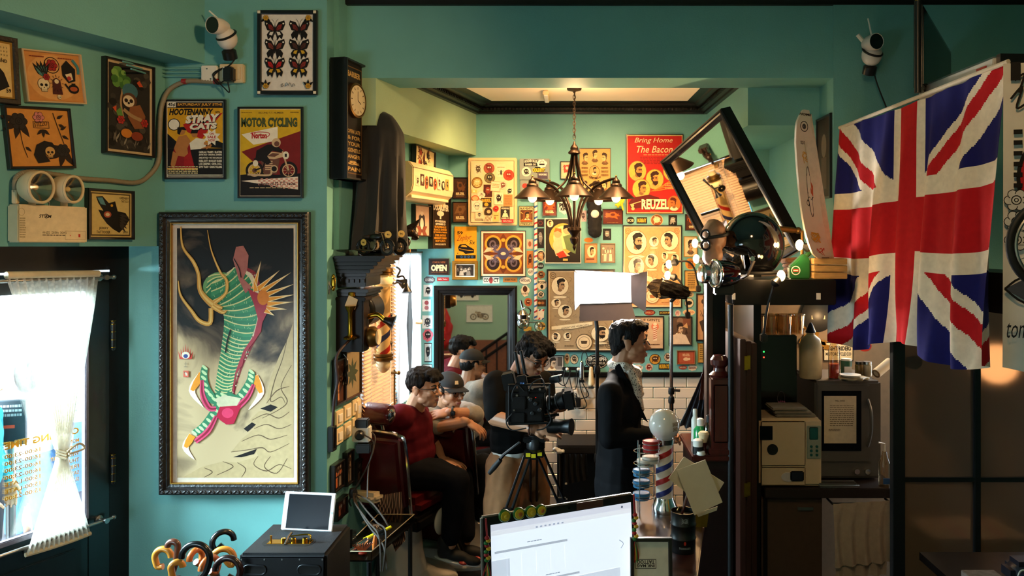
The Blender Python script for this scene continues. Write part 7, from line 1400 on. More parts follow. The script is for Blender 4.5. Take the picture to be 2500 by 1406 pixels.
# ================================================================== wall mirror
MIR=mat('mirror_silver','#d6d9d6',.02,1,noise=.0)
p0,p1=P(1062,697,BW),P(1263,1190,BW);t=thing('wall_mirror','tall rectangular wall mirror in a broad black frame','mirror',((p0.x+p1.x)/2,BW,p1.z));mw,mh=p1.x-p0.x,p0.z-p1.z
fr=framemesh(mw,mh,.068,.06,[(0,0),(0,.05),(.012,.06),(.03,.058),(.036,.045),(.05,.043),(.056,.034),(.068,.03),(.068,0)]);fr.v=[v+V((0,0,mh/2)) for v in fr.v];fr.build('frame',BLACKW,t,smooth=False)
MB().box(-mw/2+.06,-.024,.06,mw/2-.06,-.018,mh-.06).build('mirror_glass',MIR,t,smooth=False)
# ---- what the mirror shows behind the photographer
t=picture('framed_motorcycle_drawing','framed drawing of a pale motorcycle on the wall behind the photographer','picture',(TR((-1.43,-.699,1.02),math.pi),.40,.26),.01,.02,FWHT, lambda a:motorbike(a,.12,.15,.88,.85,rider=False,dk='#5a4a38',mid='#8a7458',lt='#b59a74'))
picture('framed_car_drawing','framed car drawing above the motorcycle drawing behind the photographer','picture',(TR((-1.62,-.699,1.32),math.pi),.36,.2),.01,.02,FWHT, lambda a:(a.P([(.1,.6),(.25,.4),(.6,.35),(.75,.5),(.92,.55),(.92,.7),(.1,.7)],'#6a5a48'),a.E(.25,.7,.07,None,BK),a.E(.75,.7,.07,None,BK)))
jk=thing('red_jacket','bright red jacket hanging on a hook behind the photographer','jacket',(-2.02,-.52,.55));mb=MB();mb.sweep([(V((0,0,.62)),.06),(V((-.02,0,.4)),.1),(V((.02,0,.05)),.12)]);mb.sweep([(V((.05,0,.55)),.06),(V((.16,0,.3)),.05),(V((.14,0,.05)),.045)]);mb.sweep([(V((-.05,0,.55)),.06),(V((-.16,0,.3)),.05),(V((-.14,0,.08)),.045)]);me=remesh(mb,.014,3,folds(.015,9));smoothobj('jacket_cloth',me,mat('bright_red_nylon','#c8201a',.6),jk);MB().cyl((0,-.06,.66),(0,.04,.68),.01,n=8).build('hook',BRASSD,jk)
st=thing('stair_rail','black stair rail rising behind the photographer','stair rail',(-1.3,-.66,.45))
for k in range(2):MB().tube([(-.1,.02,.0-.14*k),(.7,.02,.55-.14*k)],.022,8).build('rail',BLACKW,st)
for k in range(5):MB().cyl((-.02+k*.16,.02,-.45),(-.02+k*.16,.02,.06+k*.11),.012,n=8).build('baluster',BLACKW,st)
MB().box(-2.6,-.69,.0,.8,-.66,.62).build('wainscot',mat('warm_wainscot','#8a4a20',.5,noise=.2),None,smooth=False);o=bpy.data.objects['wainscot'];o.name='trim_9';struct(o)
# ================================================================== centre of the back wall
def strips():
    t=thing('striped_pole','thin red white and blue striped pole on the back wall','pole',P(1308,780,BW-.02));h_=P(0,485,BW).z-P(0,780,BW).z
    MB().cyl((0,0,0),(0,0,h_),.0115,n=12).build('rod',mat('pole_cream','#ddd2c0',.4),t)
    for k in range(22):
        mb=MB();vs=[];z0=.005+k*h_/22
        for i in range(13):th=R(-90+i*15-90);vs+=[(.012*math.cos(th),.012*math.sin(th),z0+i*.0012),(.012*math.cos(th),.012*math.sin(th),z0+.014+i*.0012)]
        mb.add(vs,[(2*i,2*i+2,2*i+3,2*i+1) for i in range(12)]);mb.build('stripe',pr if k%2 else mat('stripe_blue','#2c5fa0',.4),t)
strips()
t=thing('chrome_wall_lamp','chrome swing-arm wall lamp with a round glass head beside the mirror','wall lamp',P(1280,785,BW-.001));MB().lathe([(.04,0),(.04,.01),(.02,.02)],(0,0,.02),(0,-1,0),20).build('wall_plate',CHROME,t)
MB().tube(crom([(0,-.02,.02),(0,-.06,.06),(-.01,-.08,.12),(-.02,-.09,.16)]),.009,10).build('arm',CHROME,t);MB().ell((-.002,-.1,.0),.045,.045,.045,nu=22,nv=14).build('glass_head',glassmat('bubble_glass','#f2ead8',.2),t);MB().lathe([(.035,0),(.042,.03),(.02,.06)],(-.005,-.1,.03),n=20).build('socket',CHROME,t)
MB().torus((.02,-.08,.08),.03,.006,(0,1,.3),22,8).build('knob_ring',CHROME,t);MB().tube([(0,-.06,.01),(.06,-.06,.0),(.1,-.06,.0)],.006,8).build('side_arm',CHROME,t);MB().ell((.105,-.06,-.03),.03,.03,.04).build('small_globe',glassmat('bubble_glass'),t)
tag(MB().cbox(P(1288,803,BW-.02),(.055,.03,.03)).build('yellow_box',mat('yellow_card','#c98f1c',.6),bevel=.003),'small yellow box under the chrome wall lamp','box')
t=thing('black_pouch','black fur pouch with a white tip hanging behind the chandelier','pouch',P(1452,540,BW-.03));mb=MB();mb.sweep([(V((-.01,0,.15)),.05),(V((0,0,.05)),.052),(V((0,0,-.07)),.05)]);me=remesh(mb,.008,2,folds(.008,40));smoothobj('pouch_body',me,mat('black_fur','#0c0a0a',.9,noise=.3),t);MB().ell((.0,-.045,.05),.03,.02,.03).build('white_tip',mat('white_fur','#d8d0c4',.9),t);MB().tube([(0,0,.19),(0,.02,.24)],.006,6).build('loop',BLKR,t)
t=thing('yellow_flower_toy','yellow curled plastic flower beside the red poster','ornament',P(1513,500,BW-.05))
for k in range(6):MB().tube(crom([(0,0,0),(.02*math.cos(k),-.01,.03*math.sin(k*1.3)+.02),(.035*math.cos(k*1.1),-.01,.06-.02*k)]),[.012,.01,.005],6).build('petal',mat('yellow_plastic'),t)
# clippers and cables on hooks above the tiles
rail=thing('clipper_rack','black hook rack with white knobs above the tiles','rack',P(1400,900,BW-.03));MB().box(-.08,0,-.012,.17,.012,.012).build('bar',BLKP,rail,bevel=.003)
for x in (-.04,.04):MB().ell((x-.005,-.02,.0),.012).build('knob',WHTP,rail)
for k,(px,py,lb,m) in enumerate(((1420,905,'chrome hair clipper hanging on the rack',CHROME),(1443,920,'cream hair clipper hanging right on the rack',CREAMP))):
    t=thing('hanging_clipper',lb,'clipper',P(px,py,BW-.05));MB().sweep([(V((0,0,.06)),.013),(V((0,0,0)),.018),(V((0,0,-.05)),.02)]).build('body',m,t);MB().cbox((0,0,-.075),(.04,.012,.016)).build('blade',STEEL if k else BLKP,t);MB().tube(crom([(0,0,.07),(.005,0,.12),(.03,0,.13),(.05-.12*k,0,.06)]),.003,6).build('cord',BLKR,t)
t=thing('power_adapter','black power adapter hanging by its cord on the tiles','adapter',P(1410,982,BW-.04));MB().cbox((0,0,0),(.045,.04,.07)).build('brick',BLKP,t,bevel=.006);MB().cbox((-.02,-.01,.08),(.03,.03,.02)).build('plug',WHTP,t,bevel=.003)
for k,pts in enumerate(([(1385,895),(1375,925),(1385,950),(1405,950)],[(1390,897),(1392,930),(1400,960),(1410,970)],[(1405,897),(1410,930),(1405,955),(1415,985)],[(1408,900),(1425,940),(1437,965),(1415,975)],[(1395,900),(1380,940),(1360,930),(1350,910)],[(1412,900),(1418,950),(1432,990),(1412,998)])):MB().tube(crom([P(x,y,BW-.035)-P(1400,900,BW-.03) for x,y in pts]),.0035,6).build('cord',BLKR,rail)
# dark worktop with towels at the tile wall
p0=P(1358,1088,5.25);t=thing('folding_work_table','black folding table with a ribbed top against the tiles','table',(p0.x,5.25,0));zt_=p0.z;MB().box(0,0,zt_-.06,.62,.33,zt_).build('top',mat('ribbed_black','#151213',.6,bump=.4,bscale=200),t,bevel=.01)
for x in (.03,.57):
    MB().tube([(x,.02,zt_-.06),(x,.3,0)],.012,8).build('cross_leg',DKI,t);MB().tube([(x,.3,zt_-.06),(x,.02,0)],.012,8).build('cross_leg',DKI,t)
MB().box(.0,.28,.02,.62,.3,zt_-.06).build('back_panel',BLKR,t)
t=thing('black_towel','black towel hanging from the folding table','towel',P(1400,1120,5.23));o0=P(1400,1120,5.23);mb=MB();mb.M=MX.Translation(-o0);drape(mb, lambda t_:P(1378+2*t_,1108+75*t_,5.235), lambda t_:P(1432+4*t_,1108+62*t_,5.235),12,24,4, lambda t_:.012,V((0,-1,0)));mb.build('cloth',mat('black_terry','#0d0e12',.95,noise=.3),t);MB().cbox((-.05,-.02,-.16),(.015,.004,.012)).build('tag',WHTP,t)
t=thing('crumpled_tissue','white tissue on the folding table edge','tissue',P(1362,1100,5.22));mb=MB();mb.sweep([(V((0,0,0)),.02),(V((.03,0,-.005)),.015),(V((-.02,0,.01)),.013)]);smoothobj('paper',remesh(mb,.006,1,folds(.008,50)),WHTP,t)
# ================================================================== chandelier
ch_=P(1402,640,4.95);t=thing('chandelier','bronze chandelier with bell shades hanging on a chain','chandelier',ch_);BRZ=mat('aged_bronze','#3a2a1e',.38,.75,noise=.3);s_=4.95/1900;Z= lambda y:(640-y)*s_
# chain
ci=0
for k in range(17):
    z=Z(205)-k*.021
    if z<Z(352)+.0:break
    q=k%2;lk=MB().tube([(.008*math.cos(a_*.628)*(1-q),.008*math.cos(a_*.628)*q,z+.016*math.sin(a_*.628)) for a_ in range(10)],.0024,5,closed=True).build('chain_link',BRZ,t)
MB().cyl((.004,0,Z(358)),(.004,0,3.06-ch_.z),.002,n=6).build('supply_cord',BLKR,t);MB().lathe([(.05,0),(.045,-.02),(.01,-.03)],(0,0,3.06-ch_.z),n=20).build('ceiling_rose',BRZ,t)
MB().lathe([(.004,Z(345)),(.010,Z(352)),(.022,Z(358)),(.026,Z(362)),(.024,Z(366)),(.036,Z(370)),(.040,Z(374)),(.034,Z(376)),(.01,Z(378))],n=24).build('top_cap',BRZ,t)
MB().cyl((0,0,Z(376)),(0,0,Z(560)),.008,n=10).build('centre_stem',BRZ,t)
MB().lathe([(.008,Z(548)),(.042,Z(556)),(.045,Z(562)),(.028,Z(570)),(.018,Z(576)),(.030,Z(582)),(.022,Z(592)),(.008,Z(598)),(.012,Z(604)),(.002,Z(612))],n=24).build('bottom_boss',BRZ,t)
opal=mat('opal_bulb','#fff2d8',.3,emit='#ffe2b0',es=1.2)
for k in range(5):
    th=R(-90+72*k);d=V((math.cos(th),math.sin(th),0));U=V((0,0,1));g= lambda r,y:d*r+U*Z(y);nr_=V((-d.y,d.x,0))
    ar=MB();
    ar.tube(crom([g(.015,376),g(.025,400),g(.055,440),g(.11,462),g(.13,470)]),.007,8);ar.build('upper_rib',BRZ,t)
    ar=MB();ar.tube(crom([g(.025,556),g(.035,530),g(.06,500),(g(.11,468)),g(.16,452),g(.235,441),g(.275,439)]),.009,8);a1_=ar.build('arm',BRZ,t)
    c_=g(.275,439);MB().lathe([(.006,.012),(.010,.0),(.022,-.010),(.026,-.022),(.024,-.028),(.034,-.034),(.038,-.044),(.036,-.05),(.048,-.058),(.112,-.118),(.116,-.122),(.112,-.120),(.046,-.062),(.02,-.05)],c_,n=30,cap=False).build('bell_shade',BRZ,a1_);MB().ell(c_-V((0,0,.118)),.029,.029,.031,nu=18,nv=12).build('bulb',opal,a1_);MB().ell(c_+V((0,0,.016)),.006).build('finial',BRASS,a1_)
for k in range(5):
    th=R(-90+72*k);pointlight('chandelier_bulb_light',ch_+V((math.cos(th)*.275,math.sin(th)*.275,Z(439)-.17)),1.2,WARM,.03)
pointlight('ceiling_fill',ch_+V((0,-.12,Z(300))),7,WARM,.06)  # unseen point lamp added above the shades to lighten the ceiling
t=thing('ceiling_strip_light','short cream ceiling strip near the chandelier chain','ceiling light',(-.18,5.18,3.06));MB().box(-.02,-.14,-.03,.02,.14,0).build('housing',CREAMP,t,bevel=.006);MB().box(-.014,-.13,-.036,.014,.13,-.029).build('diffuser',WHTP,t,bevel=.003)
# ================================================================== film lights
D_=4.62;pc=P(1480,720,D_);t=thing('led_panel_light','bright white LED panel with four barn doors on a stand','film light',(P(1458,0,D_+.06).x,D_+.06,0));o0=V((P(1458,0,D_+.06).x,D_+.06,0))
k_=D_/F;Mp=MX.Translation(P(1478,706,D_)-o0)@MX.Rotation(R(10),4,'Z')@MX.Rotation(R(-1),4,'Y');hw,hh=64*k_,34*k_
LEDM=mat('led_face','#ffffff',.4,emit='#fff1df',es=3.2,noise=0);BARN=mat('barn_door_grey','#6f6463',.6,noise=.05)
mb=MB();mb.M=Mp;mb.box(-hw-.012,0,-hh-.012,hw+.012,.05,hh+.012);hs=mb.build('housing',BLKP,t,bevel=.005)
mb=MB();mb.M=Mp;mb.box(-hw,-.004,-hh,hw,.0,hh);mb.build('led_face',LEDM,t,smooth=False)
def barn(p4,nm='barn_door'):
    mb=MB();mb.M=Mp;a_,b_,c_,d_=[V(x) for x in p4];n_=(b_-a_).cross(c_-b_).normalized()*.003;mb.add([a_,b_,c_,d_,a_+n_,b_+n_,c_+n_,d_+n_],[(0,1,2,3),(7,6,5,4),(0,4,5,1),(1,5,6,2),(2,6,7,3),(3,7,4,0)]);mb.build(nm,BARN,t,smooth=False)
q=.10
barn([(-hw,-.005,hh),(hw,-.005,hh),(hw+.03,-.10,hh+.012),(-hw-.045,-.10,hh+.04)][::1]);barn([(-hw,-.005,-hh),(hw,-.005,-hh),(hw+.02,-.03,-hh-.10),(-hw-.01,-.03,-hh-.10)]);barn([(-hw,-.005,-hh),(-hw,-.005,hh),(-hw-.05,-.10,hh+.03),(-hw-.05,-.09,-hh-.03)]);barn([(hw,-.005,-hh),(hw,-.005,hh),(hw+.09,-.05,hh+.02),(hw+.075,-.05,-hh-.06)])
for z in (-hh,):mb=MB();mb.M=Mp;mb.cyl((-hw,-.008,z),(hw,-.008,z),.004,n=6);mb.build('hinge_rod',STEEL,t)
mb=MB();mb.cyl((0,0,.02),(0,0,1.55),.011,n=10);mb.build('stand_pole',BLKP,t);mb=MB();mb.M=Mp;mb.tube([(-.05,.05,-hh),(-.05,.08,-hh-.05)],.01,8);mb.build('yoke',BLKP,t);MB().tube([(0,0,1.54),Mp@V((-.05,.08,-hh-.03))],.012,8).build('tilt_joint',BLKP,t)
for z in (.75,1.28):MB().lathe([(.018,0),(.02,.02),(.016,.05)],(0,0,z),n=14).build('clamp',BLKP,t);
for k in range(3):th=R(30+120*k);MB().tube([(0,0,.45),(.38*math.cos(th),.38*math.sin(th),.012)],.010,8).build('leg',BLKP,t)
wm=MX.Translation(o0)@Mp;arealight('led_panel_output',wm@V((0,-.006,0)),wm@V((0,-1,0)),2*hw,2*hh,34,(1,.93,.84),140)
# snooted lamp wrapped in black foil
D_=4.8;o0=V((P(1639,0,D_).x,D_,0));t=thing('foil_wrapped_spotlight','small spotlight wrapped in black foil on a chrome stand','film light',o0)
mb=MB();vs=[];NU=22;c0,c1_=P(1676,716,D_)-o0,P(1604,702,D_-.12)-o0;ax=(c1_-c0).normalized();a_=ax.orthogonal().normalized();b_=ax.cross(a_)
rd=random.Random(3)
for j in range(7):
    f_=j/6
    for i in range(NU):th=6.283*i/NU;r=.036+.026*f_+rd.uniform(-.007,.007);vs.append(c0+(c1_-c0)*(f_+(.12 if j==6 else 0)*math.sin(th*2))+a_*r*math.cos(th)+b_*r*math.sin(th))
mb.add(vs,[(j*NU+i,j*NU+(i+1)%NU,(j+1)*NU+(i+1)%NU,(j+1)*NU+i) for j in range(6) for i in range(NU)]+[tuple(range(NU))]);mb.build('foil_snoot',mat('black_foil','#1a1411',.35,.5,noise=.3,bump=.5,bscale=60),t,smooth=False)
MB().lathe([(.028,0),(.032,.03),(.03,.06)],c0+(c1_-c0)*.35,ax,16).build('lamp_core',mat('hot_lamp','#ffe0a0',.4,emit='#ffb45a',es=12),t)
MB().cyl((0,0,.02),(0,0,P(0,730,D_).z),.0105,n=12).build('chrome_pole',CHROME,t);MB().cyl((0,0,.02),(0,0,1.08),.014,n=12).build('lower_tube',CHROME,t);MB().tube([V((0,0,P(0,735,D_).z)),c0+(c1_-c0)*.4-V((0,0,.04))],.012,8).build('spigot',BLKP,t)
for y in (962,984):MB().lathe([(.018,0),(.020,.015),(.017,.04)],(0,0,P(0,y,D_).z),n=14).build('clamp',BLKP,t)
MB().tube([(0,0,P(0,960,D_).z+.02),(.05,-.02,P(0,960,D_).z+.02)],.008,8).build('clamp_handle',BLKP,t)
for k in range(3):th=R(50+120*k);MB().tube([(0,0,.4),(.3*math.cos(th),.25*math.sin(th),.012)],.009,8).build('leg',CHROME,t)
spotlight('foil_spot_beam',P(1612,690,4.66),P(1585,640,5.6),40,(1,.62,.3),70)
# gooseneck bulbs of the station lamp: emitting filament bulbs
BULB=mat('warm_bulb','#ffe9b0',.3,emit='#ffcf80',es=30,noise=0)
gl_=[((1697,594),(1716,600),4.55),((1700,632),(1720,640),4.5),((1633,645),(1662,636),4.75),((1630,672),(1650,678),4.78),((1952,598),(1975,605),3.75),((1907,673),(1893,690),3.62)]
for k,(b_,q,D_) in enumerate(gl_):
    pb_=P(*b_,D_);t=thing('clip_lamp','lit clip lamp bulb, %s'%('uppermost beside the motorcycle helmet','second beside the motorcycle helmet','at the middle of the tan haircut chart','lowest just above the foil wrapped spotlight','glowing on the dark shelf beside the skateboard','in front of the shelf beside the green can')[k],'lamp',pb_)
    dv=(P(*q,D_)-pb_);MB().ell((0,0,0),.019,.019,.026,nu=16,nv=10).build('bulb',BULB,t);MB().lathe([(.014,0),(.018,.012),(.024,.03),(.016,.045),(.006,.05)],dv.normalized()*.012,dv,18).build('shade_cup',BLKP,t)
    MB().tube(crom([dv.normalized()*.055,dv*1.6+V((0,0,-.02)),dv*2.2+V((0,.02,-.08)),dv*2.6+V((0,.05,-.2))]),.006,8).build('gooseneck',BLKP,t);MB().cbox(dv*2.6+V((0,.05,-.21)),(.03,.04,.04)).build('clip',BLKP,t,bevel=.005)
    pointlight('clip_lamp_light',pb_+V((-.03,-.03,0)),(6,6,5,5,2.5,1.5)[k],WARM,.02)
# ================================================================== video camera on tripod
D_=4.18;o0=V((P(1300,0,D_).x,D_,0));t=thing('video_camera_tripod','black tripod with telescopic legs under the video camera','tripod',o0);k_=D_/F;q= lambda x,y,d=0:P(x,y,D_+d)-o0
TB=mat('tripod_black','#0f0f10',.35,.3)
MB().lathe([(.03,0),(.05,.02),(.05,.07),(.035,.09)],q(1308,1102),(0,0,1),22).build('bowl_head',TB,t);MB().cbox(q(1305,1070),(.12,.09,.03)).build('fluid_plate',TB,t,bevel=.006);MB().tube([q(1270,1080,.05),q(1230,1110,.05),q(1205,1140,.08)],.009,8).build('pan_bar',TB,t);MB().lathe([(.013,0),(.016,.06),(.012,.11)],q(1222,1122,.05),(q(1205,1140,.08)-q(1230,1110,.05)),12).build('pan_grip',BLKR,t)
for (x0,y0),(x1,y1),dd,w_ in (((1290,1108),(1238,1255),-.15,1),((1318,1105),(1372,1228),.1,1),((1303,1110),(1303,1240),.45,.6)):
    a_,b_=q(x0,y0),q(x1,y1,dd);sd=V((.018,0,.004));dr_=(b_-a_).normalized();fl=a_+dr_*((a_.z-.03)/max(1e-3,-dr_.z)) if dr_.z<0 else b_
    for s2 in (-1,1):MB().tube([a_+sd*s2,b_+sd*s2],.0075,8).build('leg_tube',TB,t)
    MB().cbox(b_,(.06,.04,.06)).build('leg_lock',TB,t,bevel=.008);MB().tube([b_,fl],.009,8).build('lower_leg',TB,t);MB().cbox(a_-V((0,0,.0)),(.05,.045,.045)).build('leg_joint',TB,t,bevel=.006);MB().cbox(a_+V((0,-.024,0)),(.024,.003,.02)).build('yellow_label',mat('yellow_plastic'),t)
# camera body assembly
D_=4.14;o0=P(1310,990,D_);t=thing('video_camera','black cinema camera with a long lens and monitor arm held by the cameraman','video camera',o0);q= lambda x,y,d=0:P(x,y,D_+d)-o0;CB=mat('camera_black','#0a0a0b',.42,noise=.15,spec=.3)
def bb(n_,x0,y0,x1,y1,d0,d1,m=CB,bev=.005,rot=0):
    a_,b_=q(x0,y0),q(x1,y1);c_=(a_+b_)/2;mb=MB();mb.M=TR(c_+V((0,(d0+d1)/2,0)),0,R(rot));mb.cbox((0,0,0),(b_.x-a_.x,d1-d0,a_.z-b_.z));return mb.build(n_,m,t,bevel=bev)
bb('camera_body',1248,955,1330,1030,-.06,.06);bb('top_plate',1250,945,1335,956,-.05,.05);bb('battery',1228,910,1258,950,-.04,.05,rot=-12);rx=bb('wireless_receiver',1266,912,1290,962,-.075,-.03,rot=-10);
a=Art(.026,.018);a.R(0,0,1,1,'#0a1c3a');a.T('23.8',.1,.2,.9,.8,'#8ab4ff',.02);o=a.build('receiver_display',mat('tiny_display','#3a6ad0',.3,emit='#4a7ae0',es=1.5),t,0);o.location=q(1277,930)+V((0,-.078,0));o.data.materials.clear();o.data.materials.append(INK)
for x0,y0,x1,y1 in ((1268,912,1258,858),(1282,912,1272,856)):mb=MB();mb.tube([q(x0,y0,-.05),q(x1,y1,-.05)],[.010,.009],8);mb.build('antenna_paddle',CB,t)
L0,L1=q(1332,990),q(1382,972);ax=(L1-L0)+V((0,-.03,0));L_=ax.length
MB().lathe([(.040,-.03),(.042,0),(.042,L_*.35),(.036,L_*.38),(.036,L_*.6),(.046,L_*.68),(.046,L_*.95),(.052,L_),(.058,L_*1.0)],L0,ax,28).build('zoom_lens',CB,t)
hx=L0+ax;mb=MB();hood=[(-.062,-.05),(.062,-.05),(.062,.05),(-.062,.05)];mb.M=TR(hx,0,R(-10));mb.box(-.01,-.062,-.05,.045,.062,.05);hd_=mb.build('lens_hood',CB,t,bevel=.01);mb=MB();mb.M=TR(hx,0,R(-10));mb.box(.044,-.05,-.04,.047,.05,.04);mb.build('hood_opening',mat('black_lens'),hd_);MB().torus(L0+ax*.2,.044,.004,ax,26,6).build('focus_ring',mat('focus_grey','#2a2a2a',.5),t);MB().torus(L0+ax*.62,.042,.004,ax,26,6).build('zoom_ring',mat('focus_grey'),t)
MB().lathe([(.036,0),(.037,.05),(.032,.06),(.036,.11),(.044,.13)],q(1340,1040),(.9,-.35,.05),24).build('front_lens',CB,t)
MB().tube([q(1320,940),q(1345,935),q(1352,925)],.006,8).build('monitor_arm',CB,t);mb=MB();mb.M=TR(q(1356,926),R(-20),R(-14));mb.cbox((0,0,0),(.06,.03,.036));mb.build('viewfinder',CB,t,bevel=.004);mb=MB();mb.M=TR(q(1358,917),R(-20),R(-14));mb.cbox((0,0,0),(.05,.03,.004));mb.build('viewfinder_label',WHTP,t)
MB().tube([q(1250,958,-.06),q(1330,945,-.06)],.006,8).build('top_handle',CB,t)
for x,y in ((1262,965),(1275,948),(1300,948),(1318,950),(1290,970),(1312,1012),(1255,1000),(1338,945)):MB().lathe([(.006,0),(.006,.006)],q(x,y,-.062),(0,-1,0),10).build('bolt',STEEL,t)
MB().tube(crom([q(1345,930),q(1340,950),q(1330,965)]),.003,6).build('monitor_cable',BLKR,t);
for x0,y0,x1,y1 in ((1240,940,1345,938),(1242,1036,1340,1032),(1243,938,1243,1036),(1342,936,1342,1000)):MB().tube([q(x0,y0,-.075),q(x1,y1,-.075)],.006,8).build('cage_bar',CB,t)
bb('recorder',1252,962,1286,992,-.085,-.06);bb('side_panel',1290,965,1326,1020,-.078,-.06);bb('drive_slot',1256,1000,1284,1024,-.08,-.06)
for x,y in ((1296,975),(1308,985),(1318,1000),(1300,1008)):MB().lathe([(.010,0),(.011,.012),(.008,.016)],q(x,y,-.078),(0,-1,0),14).build('control_dial',BLKR,t)
for k,pts in enumerate(([(1280,955),(1262,940),(1250,965),(1258,995)],[(1330,942),(1322,925),(1300,935),(1292,955)],[(1250,1010),(1236,1030),(1250,1050),(1285,1045)],[(1335,1000),(1345,1025),(1330,1045),(1310,1050)])):MB().tube(crom([q(x,y,-.08) for x,y in pts]),.0035,6).build('cable',BLKR,t)
MB().tube([q(1262,940,-.02),q(1268,925,-.02),q(1318,918,-.02),q(1326,938,-.02)],.009,8).build('carry_grip',CB,t);bb('battery_plate',1236,955,1250,1025,-.05,.05)
bb('rail_clamp',1300,1015,1350,1026,-.03,.03);MB().cyl(q(1280,1022,-.04),q(1365,1012,-.04),.007,n=8).build('rail',CB,t);MB().ell(q(1308,972,-.062),.004).build('record_lamp',mat('red_led','#ff2010',.3,emit='#ff2010',es=4),t)
# ================================================================== leaning mirror over the shelf
def planehit(c,n_,px,py):
    r=V(((px-CX)/F,1,-(py-CY)/F));c=V(c)-V((0,0,CZ));k=n_.dot(c)/n_.dot(r);return r*k+V((0,0,CZ))
az,el=R(-143),R(-14);nm=V((math.cos(el)*math.cos(az),math.cos(el)*math.sin(az),math.sin(el)));c0=P(1780,430,4.3)
A_,B_,L_p,R_p=[planehit(c0,nm,*p) for p in ((1622,388),(1776,266),(1742,590),(1940,615))]
vd=((L_p-A_).normalized()+(R_p-B_).normalized()).normalized();ud=(B_-A_)-vd*(B_-A_).dot(vd);mw=ud.length;ud.normalize();mh=(R_p-B_).length*1.02;cc=(A_+B_)/2+vd*mh/2
Mm=MX(((ud.x,-nm.x,-vd.x,cc.x),(ud.y,-nm.y,-vd.y,cc.y),(ud.z,-nm.z,-vd.z,cc.z),(0,0,0,1)))
t=thing('leaning_mirror','black framed mirror hanging tilted above the helmet shelf','mirror',Mm);framemesh(mw,mh,.042,.05,[(0,-.03),(0,.045),(.008,.05),(.016,.05),(.022,.04),(.042,.03),(.042,0)]).build('frame',BLACKW,t,smooth=False);MB().box(-mw/2+.03,-.02,-mh/2+.03,mw/2-.03,-.014,mh/2-.03).build('mirror_glass',MIR,t,smooth=False);MB().box(-mw/2+.005,-.012,-mh/2+.005,mw/2-.005,.03,mh/2-.005).build('back_board',BLKP,t,smooth=False)
# ================================================================== dark shelf unit
zs1,zs0=P(0,683,3.7).z,P(0,745,3.7).z;X0,X1=P(1790,0,3.7).x,P(2042,0,3.7).x
t=thing('black_shelf','long black shelf board holding the motorcycle helmet','shelf',(X0,3.7,zs0));MB().box(0,0,0,X1-X0,.42,zs1-zs0).build('board',BLACKW,t,smooth=False,bevel=.005);MB().cyl((-.006,.03,0),(-.006,.03,-zs0),.014,n=12).build('post',BLKP,t);MB().cyl((-.006,.38,0),(-.006,.38,-zs0),.014,n=12).build('post',BLKP,t)
for x,w_ in ((1783+8,.016),(1998,.02)):MB().cbox((P(x,0,3.7).x-X0,-.002,(zs1-zs0)*.35),(w_,.003,.03)).build('white_tag',WHTP,t)
def onshelf(px,D):return V((P(px,0,D).x,D,zs1))
# helmet
p=onshelf(1836,3.86);t=thing('motorcycle_helmet','glossy black open-face motorcycle helmet on the shelf','helmet',p);HG=mat('black_gloss_helmet','#0b0b0c',.08,noise=.05,coat=.6)
mb=MB();vs=[];NU,NV=36,18
for j in range(NV+1):
    ph_=R(90-j*150/NV)
    for i in range(NU):
        th=2*math.pi*i/NU;cut=1 if math.cos(th-math.pi)>.25 and ph_<R(-5) else 0;r=.142;z=.165*math.sin(ph_);vs.append((r*1.12*math.cos(ph_)*math.cos(th),r*.95*math.cos(ph_)*math.sin(th),.165+z*(1 if not cut else .35)))
mb.add(vs,[(j*NU+i,j*NU+(i+1)%NU,(j+1)*NU+(i+1)%NU,(j+1)*NU+i) for j in range(NV) for i in range(NU)]);mb.build('shell',HG,t)
MB().tube(crom([(-.15,-.06,.13),(-.165,0,.15),(-.15,.06,.13)]),.01,8).build('brim',BLKR,t);MB().torus((0,0,.03),.12,.008,(0,0,1),30,8).build('rim_trim',BLKR,t);MB().tube([(-.02,-.13,.09),(-.05,-.12,.02),(-.07,-.06,-.0)],.008,6).build('chin_strap',mat('model_leather'),t);MB().lathe([(.012,0),(.012,.004)],(-.03,-.135,.1),(0,-1,0),12).build('rivet',CHROME,t)
p=onshelf(1758,3.78);t=thing('leather_flying_helmet','tan leather flying helmet with goggles leaning beside the black helmet','helmet',p+V((-.03,0,0)))
mb=MB();mb.ell((0,0,.21),.062,.075,.085);mb.ell((-.01,-.02,.12),.05,.06,.07);me=remesh(mb,.009,4,folds(.006,25));smoothobj('leather_cap',me,mat('tan_leather','#a5795a',.5,noise=.2,nscale=20),t);MB().tube([(.0,0,.05),(.0,0,0)],[.03,.05],14).build('display_stand',BLKP,t)
for q in (-1,1):MB().torus((-.05,-.055+q*.005,.19+q*.025),.022,.006,(-.6,-1,.1),18,8).build('goggle_ring',mat('goggle_black','#1a1512',.4),t)
MB().tube(crom([(-.04,-.07,.2),(.03,-.075,.21),(.065,-.02,.22)]),.008,6).build('goggle_strap',BLKR,t)
